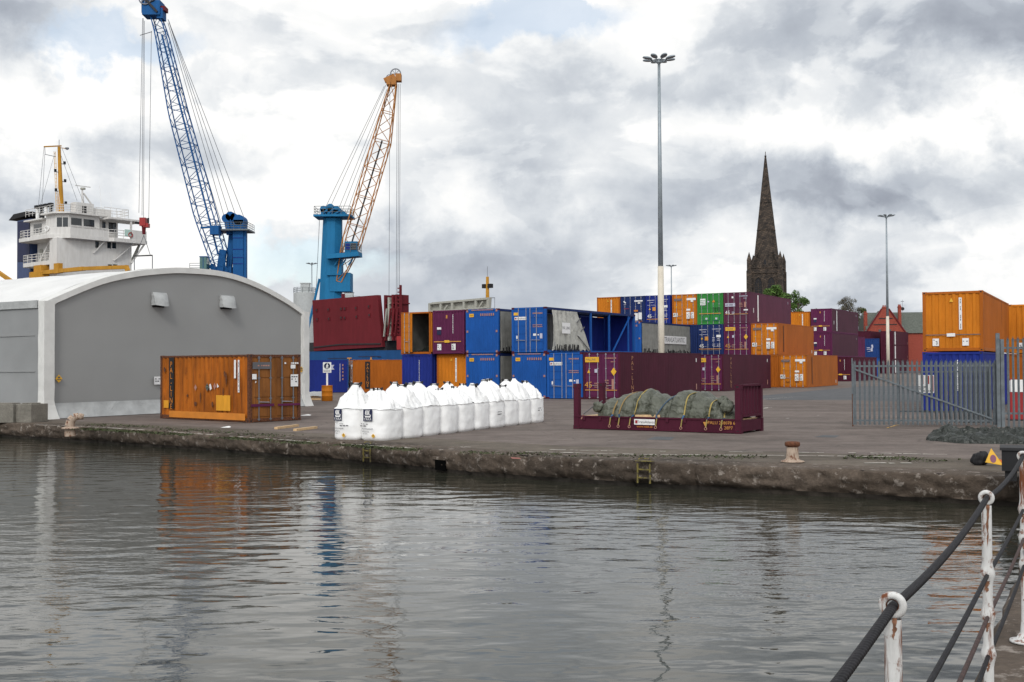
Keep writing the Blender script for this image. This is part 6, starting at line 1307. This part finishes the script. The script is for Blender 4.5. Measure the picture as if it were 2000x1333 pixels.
a = cp(403, 530); b = cp(416, 507); m = MB(); m.box(a.x, b.x, -3.2, -1.6, a.z, b.z, M.setdefault('greenglass', plain('green_tinted_cab', (.06, .14, .13), .15, spec=.7))); cb = m.build('cab', cr)
m = MB(); m.box(a.x-.05, b.x+.05, -3.25, -1.55, b.z, b.z+.12, 'crane_navy'); m.box(a.x-.05, b.x+.05, -3.25, -1.55, a.z-.12, a.z, 'crane_navy'); m.box(a.x+.42, a.x+.5, -3.24, -3.2, a.z, b.z, 'crane_navy'); m.build('cab_frame', cb)
m = MB(); railing(m, [(a.x-1.4, -3), (a.x, -3)], a.z-.1, .9, 'steel', .03); m.build('railing', cr)
hd = cp(308, 22); m = MB(); m.box(hd.x-1.3, hd.x+1.1, -2.6, -.4, hd.z-1.3, hd.z+.7, 'crane_navy'); m.bar(hd+Vector((-1.2, -2.6, 1.2)), hd+Vector((.8, -2.6, -1)), .4, 'dark', .3); m.box(hd.x+.6, hd.x+1.4, -2.3, -.7, hd.z-1.7, hd.z-.3, 'crane_navy'); m.box(hd.x-1.5, hd.x-.7, -2.2, -.8, hd.z-.9, hd.z+1.1, 'crane_navy'); m.box(hd.x+.9, hd.x+1.7, -2.2, -.8, hd.z-.6, hd.z+.0, 'oxide'); bh = m.build('boom_head', cr)
sheave(cp(296, 10)+Vector((0, -2.7, 0)), .8).build('sheave', bh); sheave(cp(306, 6)+Vector((0, -2.7, 0)), .7, mat='dark').build('sheave', bh)
m = MB()
for (u, v), (u2, v2) in (((328, 38), (476, 424)), ((330, 42), (460, 420)), ((329, 40), (448, 420)), ((328, 45), (438, 424)), ((318, 60), (432, 436))): m.tube(cp(u, v), cp(u2, v2), .038, 'cable', 4)
m.build('luffing_rope', cr)
for u, v0, u2, v2 in ((288, 45, 281, 420), (289.5, 45, 287, 425), (291.5, 50, 290, 430), (305, 70, 300, 430)):
    m = MB(); a = cp(u, v0); b = cp(u2, v2); a.y = b.y = -2; m.tube(a, b, .034, 'cable', 4); m.build('hoist_rope', cr)
m = MB(); a = cp(283, 78); b = cp(306, 71); a.y = b.y = -2; m.tube(a, b, .05, 'cable', 4); m.build('guide', cr)
m = MB(); q = cp(292, 440); m.box(q.x-.55, q.x+.25, -2.5, -1.5, q.z-.4, q.z+.7, 'red'); m.box(q.x-.1, q.x+.6, -2.4, -1.6, q.z-.6, q.z-.05, 'red'); m.tube((q.x-.1, -2, q.z-1.5), (q.x-.1, -2, q.z-.4), .22, 'oxide', 8, .3); m.tube((q.x+.5, -2, q.z), (q.x+.5, -2, q.z+.7), .12, 'dark', 6); m.build('hook_block', cr)
m = MB(); h_ = cp(290.5, 463); l = cp(276, 503); r = cp(303, 502); [setattr(p, 'y', -2) for p in (h_, l, r)]
m.tube(h_, l, .04, 'cable', 4); m.tube(h_, r, .04, 'cable', 4); l2 = cp(272, 503.5); r2 = cp(307, 502); l2.y = r2.y = -2; m.bar(l2, r2, .16, 'dark'); l3 = cp(272.5, 545); r3 = cp(307, 545); l3.y = r3.y = -2; m.tube(l2, l3, .06, 'cable', 4); m.tube(r2, r3, .06, 'cable', 4); m.bar(l3, r3, .2, 'dark'); m.build('spreader', cr)
m = MB(); m.box(-6, 6, -3, 3, 1.2, 3.0, 'crane_navy')
for x in (-5, -2.5, 0, 2.5, 5):
    for y in (-2.6, 2.6): m.tube((x, y-.3, .8), (x, y+.3, .8), .8, 'dark', 16)
m.build('carriage', cr)
# silos behind the crane
for u, v, Y, r, lab in ((595, 573, 190, 1.9, 'pale grey storage silo between the shed and the blue crane tower'), (680, 590, 196, 2.6, 'pale silo mostly hidden behind the red hatch cover')):
    q = D(u, v, Y); t = thing('silo', lab, 'silo', (q.x, Y, 0)); m = MB(); m.lathe([(r, 0), (r, q.z), (r*.6, q.z+.25), (.1, q.z+.3)], 'silo', 36); m.build('shell', t, False)
    m = MB()
    for z in (q.z*.33, q.z*.66): m.ring((0, 0, z), (0, 0, 1), r+.01, .04, 'silo', 36, 4)
    railing(m, [(r*math.cos(k*.5236), r*math.sin(k*.5236)) for k in range(13)], q.z, .9, 'steel', .03, 2); m.build('railing', t); m = MB(); m.box(-.6, .9, -.6, .6, q.z+.25, q.z+1.6, 'silo'); m.box(-.7, 1.0, -.7, .7, q.z+1.6, q.z+1.75, 'silo'); m.build('hopper', t)
m = MB()

# ------------------------------------------------------------------ church
CY = 270.0; c0 = D(1498, 600, CY); ch_ = thing('church', 'soot-black gothic church tower with a tall stone spire', 'church', (c0.x, CY, 0), R(-20))
W2 = 3.7; ZT = D(1498, 526, CY).z; ZA = D(1495, 307, CY).z
m = MB(); m.box(-W2, W2, -W2, W2, 0, ZT, 'stone')
for sx_ in (-1, 1):
    for sy_ in (-1, 1): m.box(sx_*W2-.62, sx_*W2+.62, sy_*W2-.62, sy_*W2+.62, 0, ZT-.6, 'stone'); 
for z in (ZT-7.6, ZT-1.3): m.box(-W2-.2, W2+.2, -W2-.2, W2+.2, z, z+.3, 'stone')
m.build('tower', ch_)
m = MB()
for k in range(9):
    a = -W2+.55+k*(2*W2-1.1)/8
    for s_ in (-1, 1): m.box(a-.22, a+.22, s_*W2-.14, s_*W2+.14, ZT+.3, ZT+.85, 'stone'); m.box(s_*W2-.14, s_*W2+.14, a-.22, a+.22, ZT+.3, ZT+.85, 'stone')
for s_ in (-1, 1): m.box(-W2, W2, s_*W2-.16, s_*W2+.16, ZT, ZT+.3, 'stone'); m.box(s_*W2-.16, s_*W2+.16, -W2+.16, W2-.16, ZT, ZT+.3, 'stone')
m.build('parapet', ch_)
def arch_poly(w_, h): return [(-w_, 0), (w_, 0), (w_, h*.62), (w_*.75, h*.82), (0, h), (-w_*.75, h*.82), (-w_, h*.62)]
for F in (Face((0, -W2, 0), (1, 0, 0), (0, 0, 1), (0, -1, 0)), Face((W2, 0, 0), (0, 1, 0), (0, 0, 1), (1, 0, 0)), Face((-W2, 0, 0), (0, -1, 0), (0, 0, 1), (-1, 0, 0))):
    for a in (-1.55, 1.55):
        m = MB(); m.prism([(x+a, z+ZT-6.4) for x, z in arch_poly(.85, 4.2)], F.o, F.r, F.u, F.n*.05, 'black')
        pts = arch_poly(1.0, 4.5)
        for p, q in zip(pts, pts[1:]+pts[:1]): m.bar(F.p(p[0]+a, p[1]+ZT-6.5, .12), F.p(q[0]+a, q[1]+ZT-6.5, .12), .22, 'stone')
        m.bar(F.p(a, ZT-6.3, .1), F.p(a, ZT-3, .1), .14, 'stone')
        for k in range(5): m.bar(F.p(a-.8, ZT-6.1+k*.55, .07), F.p(a+.8, ZT-6.1+k*.55, .07), .10, 'stone')
        m.build('belfry_window', ch_)
m = MB(); n8 = 8; rs = 3.55
def oct_(r, z): return [(r*math.cos(math.pi/8+k*math.pi/4), r*math.sin(math.pi/8+k*math.pi/4), z) for k in range(8)]
zz = [ZT-.5, ZT+2.5, ZA]; rr = [rs, 3.0, .12]; vs = []
for r, z in zip(rr, zz): vs += oct_(r, z)
m.add(vs, [(i*8+k, i*8+(k+1) % 8, (i+1)*8+(k+1) % 8, (i+1)*8+k) for i in range(2) for k in range(8)]+[tuple(16+k for k in range(8))], 'stone')
for k in range(8):
    a = math.pi/8+k*math.pi/4; m.bar((3.0*math.cos(a), 3.0*math.sin(a), ZT+2.5), (.12*math.cos(a), .12*math.sin(a), ZA), .16, 'stone')
for f_, wd in ((.28, .20), (.55, .15), (.8, .1)):
    r = 3.0*(1-f_)+.12*f_; z = ZT+2.5+(ZA-ZT-2.5)*f_; o8 = oct_(r+.05, z)
    for k in range(8): m.bar(o8[k], o8[(k+1) % 8], wd, 'stone')
m.tube((0, 0, ZA), (0, 0, ZA+1.3), .09, 'stone', 6); m.ring((0, 0, ZA+.2), (0, 0, 1), .16, .14, 'stone', 10, 6); m.build('spire', ch_)
for k in range(4):
    a = k*math.pi/2; F = Face((2.75*math.cos(a), 2.75*math.sin(a), 0), (-math.sin(a), math.cos(a), 0), (0, 0, 1), (math.cos(a), math.sin(a), 0)); m = MB()
    m.prism([(-.6, 0), (.6, 0), (.6, 1.8), (0, 3.2), (-.6, 1.8)], F.p(0, ZT+.2, -.4), F.r, F.u, F.n*.75, 'stone'); m.prism([(-.3, .2), (.3, .2), (.3, 1.5), (0, 2.1), (-.3, 1.5)], F.p(0, ZT+.2, .355), F.r, F.u, F.n*.02, 'black'); m.build('dormer', ch_)
for sx_ in (-1, 1):
    for sy_ in (-1, 1):
        m = MB(); x, y = sx_*W2, sy_*W2; m.box(x-.5, x+.5, y-.5, y+.5, ZT-.6, ZT+1.9, 'stone')
        vs = [(x-.55, y-.55, ZT+1.9), (x+.55, y-.55, ZT+1.9), (x+.55, y+.55, ZT+1.9), (x-.55, y+.55, ZT+1.9), (x, y, ZT+4.1)]; m.add(vs, [(0, 1, 4), (1, 2, 4), (2, 3, 4), (3, 0, 4)], 'stone'); m.build('pinnacle', ch_)
        m = MB(); pts = []
        for k in range(7): f_ = k/6; rr_ = W2*.93*(1-f_)+2.0*f_; pts.append(Vector((sx_*rr_, sy_*rr_, ZT+.4+3.6*f_**1.8)))
        for p, q in zip(pts[:-1], pts[1:]): m.bar(p, q, .38, 'stone', .42)
        m.build('flying_buttress', ch_)
m = MB(); m.box(-5, 5, W2+.1, 34, 0, 9, 'stone'); m.prism([(-5.4, 0), (5.4, 0), (0, 6.5)], (0, W2+.1, 9), (1, 0, 0), (0, 0, 1), (0, 30, 0), 'slate'); m.build('nave', ch_)

# ------------------------------------------------------------------ red brick house
HY = 238.0; h0 = D(1729, 650, HY); hs_ = thing('brick_house', 'red brick house with a stepped gable, slate roof and tall chimneys behind the far containers', 'house', (h0.x, HY, 0), R(-6))
def hx(u): return (u-1729)/FPX*HY
def hz(v): return D(1729, v, HY).z
ze, zr_, za = hz(651), hz(608), hz(600)
m = MB(); m.box(hx(1697), hx(1842), 2.0, 12, 0, ze, 'brick'); m.box(hx(1694), hx(1765), 0, 2.0, 0, ze, 'brick'); m.build('wall', hs_)
m = MB(); m.prism([(hx(1692), ze), (hx(1767), ze), (hx(1744), hz(615)), (hx(1736), hz(604)), (hx(1722), hz(604)), (hx(1714), hz(616))], (0, -.12, 0), (1, 0, 0), (0, 0, 1), (0, .5, 0), 'brick')
for v, u0, u1 in ((622, 1717, 1743), (634, 1707, 1751)): m.box(hx(u0), hx(u1), -.2, -.12, hz(v+1.2), hz(v-.6), 'dark')
m.bar((hx(1691), -.2, ze), (hx(1722), -.2, hz(603.5)), .25, 'oxide', .25); m.bar((hx(1768), -.2, ze), (hx(1736), -.2, hz(603.5)), .25, 'oxide', .25); m.box(hx(1716), hx(1721), -.16, -.12, hz(650), hz(644), 'glass'); m.box(hx(1735), hx(1740), -.16, -.12, hz(650), hz(644), 'glass'); m.build('gable', hs_)
m = MB(); xl, xr = hx(1698), hx(1845)
m.add([(xl, 1.6, ze), (xr, 1.6, ze), (xr, 7, zr_), (xl, 7, zr_), (xl, 12.4, ze), (xr, 12.4, ze)], [(0, 1, 2, 3), (3, 2, 5, 4), (0, 3, 4), (1, 5, 2)], 'slate')
m.add([(hx(1692), .3, ze), (hx(1729), .3, hz(605)), (hx(1729), 7, hz(605)), (hx(1692), 7, ze), (hx(1767), .3, ze), (hx(1767), 7, ze)], [(0, 1, 2, 3), (1, 4, 5, 2)], 'slate'); m.build('roof', hs_)
for u, vt, y, w_ in ((1738.5, 594.5, 5, 7.5), (1765, 594, 3.6, 5.5), (1699, 607, 3.5, 6)):
    m = MB(); w2 = w_/2/FPX*HY; x = hx(u); m.box(x-w2, x+w2, y, y+.8, ze, hz(vt+2.5), 'brick'); m.box(x-w2-.07, x+w2+.07, y-.07, y+.87, hz(vt+6), hz(vt+4.5), 'brick')
    for d in (-.5, .5): m.tube((x+d*w2, y+.4, hz(vt+2.5)), (x+d*w2, y+.4, hz(vt-.5)), .14, 'brick', 8)
    m.build('chimney', hs_)
m = MB(); x = hx(1772); m.tube((x, 4.5, zr_), (x, 4.5, hz(584)), .03, 'cable', 4); m.box(x-.35, x+.35, 4.48, 4.52, hz(588), hz(587), 'cable'); m.tube((x, 4.3, hz(602)), (x, 4.42, hz(602)), .38, 'dark', 12); m.build('aerial', hs_)

# ------------------------------------------------------------------ trees
def tree(name, label, u, vtop, Y, cr, hcrown, mat, n, leaf, seed, lobes=14, bare=False, squash=.8):
    top = D(u, vtop, Y); t = thing(name, label, 'tree', (top.x, Y, 0), rnd.random()*6, 'trees beyond the container yard'); r_ = random.Random(seed)
    H = top.z; zc = H-hcrown*.5; m = MB(); m.tube((0, 0, 0), (0, 0, H-hcrown*.4), cr*.09+.1, 'bark', 8, cr*.06+.05); ends = []
    def branch(p, d, L, r, lv):
        q = p+d*L; m.tube(p, q, r, 'bark', 5, r*.6, cap=False)
        if lv == 0: ends.append(q); return
        for _ in range(3 if lv > 1 else (3 if bare else 3)):
            nd = (d+Vector((r_.gauss(0, .55), r_.gauss(0, .55), r_.gauss(.05, .35)))).normalized(); branch(q, nd, L*r_.uniform(.6, .85), r*.6, lv-1)
    for k in range(8):
        a = k*2.4+r_.random(); branch(Vector((0, 0, H-hcrown*((.62 if bare else .85)-.055*k))), Vector((math.cos(a)*.7, math.sin(a)*.7, .75)).normalized(), cr*(.36 if bare else .42), cr*.035+.03, 4 if bare else 2)
    m.build('trunk', t)
    m = MB(); L_ = [(Vector((r_.gauss(0, .42)*cr, r_.gauss(0, .42)*cr, zc+r_.uniform(-.42, .36)*hcrown)), r_.uniform(.22, .46)*cr) for _ in range(lobes)]
    for _ in range(n):
        c, r = r_.choice(L_) if not bare else (r_.choice(ends), cr*.13); d = Vector((r_.gauss(0, 1), r_.gauss(0, 1), r_.gauss(0, 1))).normalized(); p = c+d*r*r_.random()**.4*Vector((1, 1, squash)).length/1.6
        e = Vector((r_.gauss(0, 1), r_.gauss(0, 1), r_.gauss(0, 1))).normalized()*leaf*r_.uniform(.6, 1.3); f_ = e.cross(Vector((r_.gauss(0, 1), r_.gauss(0, 1), r_.gauss(0, 1)))).normalized()*leaf*r_.uniform(.4, .8)
        m.add([p-e, p+f_, p+e, p-f_], [(0, 1, 2, 3)], mat)
    m.build('crown', t)
tree('leafy_tree', 'fresh green tree to the right of the church tower', 1558, 562, 232, 3.0, 8, 'leaf', 5200, .17, 3, 18)
tree('leafy_tree', 'green bush-like tree in front of the foot of the church tower', 1512, 557, 240, 3.1, 7, 'leaf', 9000, .22, 5, 22)
tree('leafy_tree', 'small green tree top just showing between the spire tree and the bare tree', 1585, 598, 236, 1.8, 5, 'leaf', 1600, .18, 6, 10)
tree('bare_tree', 'large half-bare grey tree left of the brick house', 1663, 586, 262, 3.6, 11, 'twig', 6500, .10, 8, 14, bare=True)
tree('leafy_tree', 'olive green tree beside the left chimney of the brick house', 1698, 595, 258, 3.0, 9, 'leaf2', 5200, .20, 9, 14)
tree('bare_tree', 'bare twiggy tree low behind the container edge, left of the house wall', 1688, 612, 250, 2.4, 8, 'twig', 2600, .09, 12, 10, bare=True)

# ------------------------------------------------------------------ rope railing on the near quay
TS = [-4.474, -2.237, 0, 2.237, 4.474, 6.711, 8.948]; HT = 1.10; DR = (0, .307, .474, .63)
for k, ts in enumerate(TS):
    q = RP(ts); vis = {0: 'nearest', 1: 'second nearest', 2: 'third'}.get(k-2, 'further')
    if k-2 < 0 or k-2 > 3: vis = 'further'
    t = thing('railing_post', {'nearest': 'chipped white railing post nearest the camera, rust streak below its ring', 'second nearest': 'white railing post in the middle with four rope rings', 'third': 'white railing post cut by the right edge, showing its foot'}.get(vis, 'white railing post %s along the near quay' % ('behind the camera', 'beside the camera', '', '', '', 'beyond the right edge', 'farthest')[k]), 'railing post', (q.x, q.y, NQ), math.atan2(rdir.y, rdir.x), 'white railing posts')
    m = MB()
    def postf(u, v):
        z = .02+(HT-.07)*v; r = .0180
        for dz_ in DR[1:]: r += .0095*math.exp(-((z-(HT-.02-dz_))/.028)**2)
        r += .006*math.exp(-((z-.05)/.06)**2); a = u*6.283; fl = 1.0; return Vector((r*math.cos(a)*.85, r*math.sin(a)*1.08, z))*1.0
    m.grid(postf, 20, 90, 'postwhite', closed_u=True); m.build('shaft', t, True)
    for i, dz_ in enumerate(DR):
        m = MB(); zc = HT-.02-dz_; m.ring((0, 0, zc), (1, 0, 0), .0225 if i == 0 else .018, .009 if i == 0 else .009, 'postwhite', 28, 10); m.ring((0, 0, zc), (1, 0, 0), .0155, .004, 'rust', 20, 6)
        if i: m.tube((-.019, 0, zc), (.019, 0, zc), .0155, 'rust', 14)
        m.build('ring_eye', t, True)
    m = MB()
    for i, (dz_, ln, wd_) in enumerate(((0, (.17, .10, .05)[k % 3], .26), (DR[1], .05, .45), (DR[2], .04, .4), (DR[3], .045, .35))):
        z1 = HT-.045-dz_
        def st_(u, v, z1=z1, ln=ln, wd_=wd_, i=i):
            a = math.pi+.35*(i == 0)+wd_*(u-.5)*2*(1-v)**.5*(1+1.1*fbm(v*7, i, k))-.15*v+.25*fbm(v*3, k, i); z = z1-ln*v; r = .0187
            for d2 in DR[1:]: r += .0095*math.exp(-((z-(HT-.02-d2))/.028)**2)
            return Vector((r*math.cos(a)*.85-.0004, r*math.sin(a)*1.08, z))
        m.grid(st_, 9, 14, 'ruststain')
    m.build('rust_stain', t, True)
    m = MB(); m.lathe([(.085, 0), (.085, .012), (.05, .02), (.032, .05)], 'postwhite', 20); m.build('foot', t, True)
    m = MB(); m.bar((-.03, -.01, .55), (.0, -.42, .02), .028, 'postwhite') if k >= 4 else m.lathe([(.03, .05), (.034, .07), (.028, .09)], 'postwhite', 16); m.build('stay' if k >= 4 else 'collar', t, True)
def rope_mesh(dz_, r, name, mat, sag, label, t0=-2.3, t1=8.948):
    m = MB(); step = .0045; n = int((t1-t0)/step); NS = 24; vs = []
    for i in range(n+1):
        s = t0+step*i; f = ((s-TS[0]) % 2.237)/2.237; z = NQ+HT-.02-dz_-sag*4*f*(1-f)-.004; c = RP(s, 0, z); z2 = -sag*4*(1-2*f)/2.237
        ax = Vector((rdir.x, rdir.y, z2)).normalized(); x = Vector((rnrm.x, rnrm.y, 0)); y = ax.cross(x); tw_ = s*2*math.pi/(.088*r/.014)
        for j in range(NS):
            a = 2*math.pi*j/NS; rr_ = r*(1.04-.26*(1-abs(math.cos(2*(a-tw_)))**.6)); vs.append(c+x*rr_*math.cos(a)+y*rr_*math.sin(a))
    m.add(vs, [(i*NS+j, i*NS+(j+1) % NS, (i+1)*NS+(j+1) % NS, (i+1)*NS+j) for i in range(n) for j in range(NS)], mat)
    tag(m.build(name, smooth=True), label, 'rope', 'wire ropes of the railing')
rope_mesh(DR[0], .0110, 'wire_rope', 'rope', .028, 'thick black twisted wire rope along the top of the railing posts')
rope_mesh(DR[1], .0085, 'wire_rope', 'rope', .010, 'thin dark wire rope, second from the top of the railing')
rope_mesh(DR[2], .0080, 'wire_rope', 'rope_rust', .010, 'rusty reddish wire rope, third from the top of the railing')
rope_mesh(DR[3], .0085, 'wire_rope', 'rope', .014, 'thin dark wire rope, lowest on the railing')
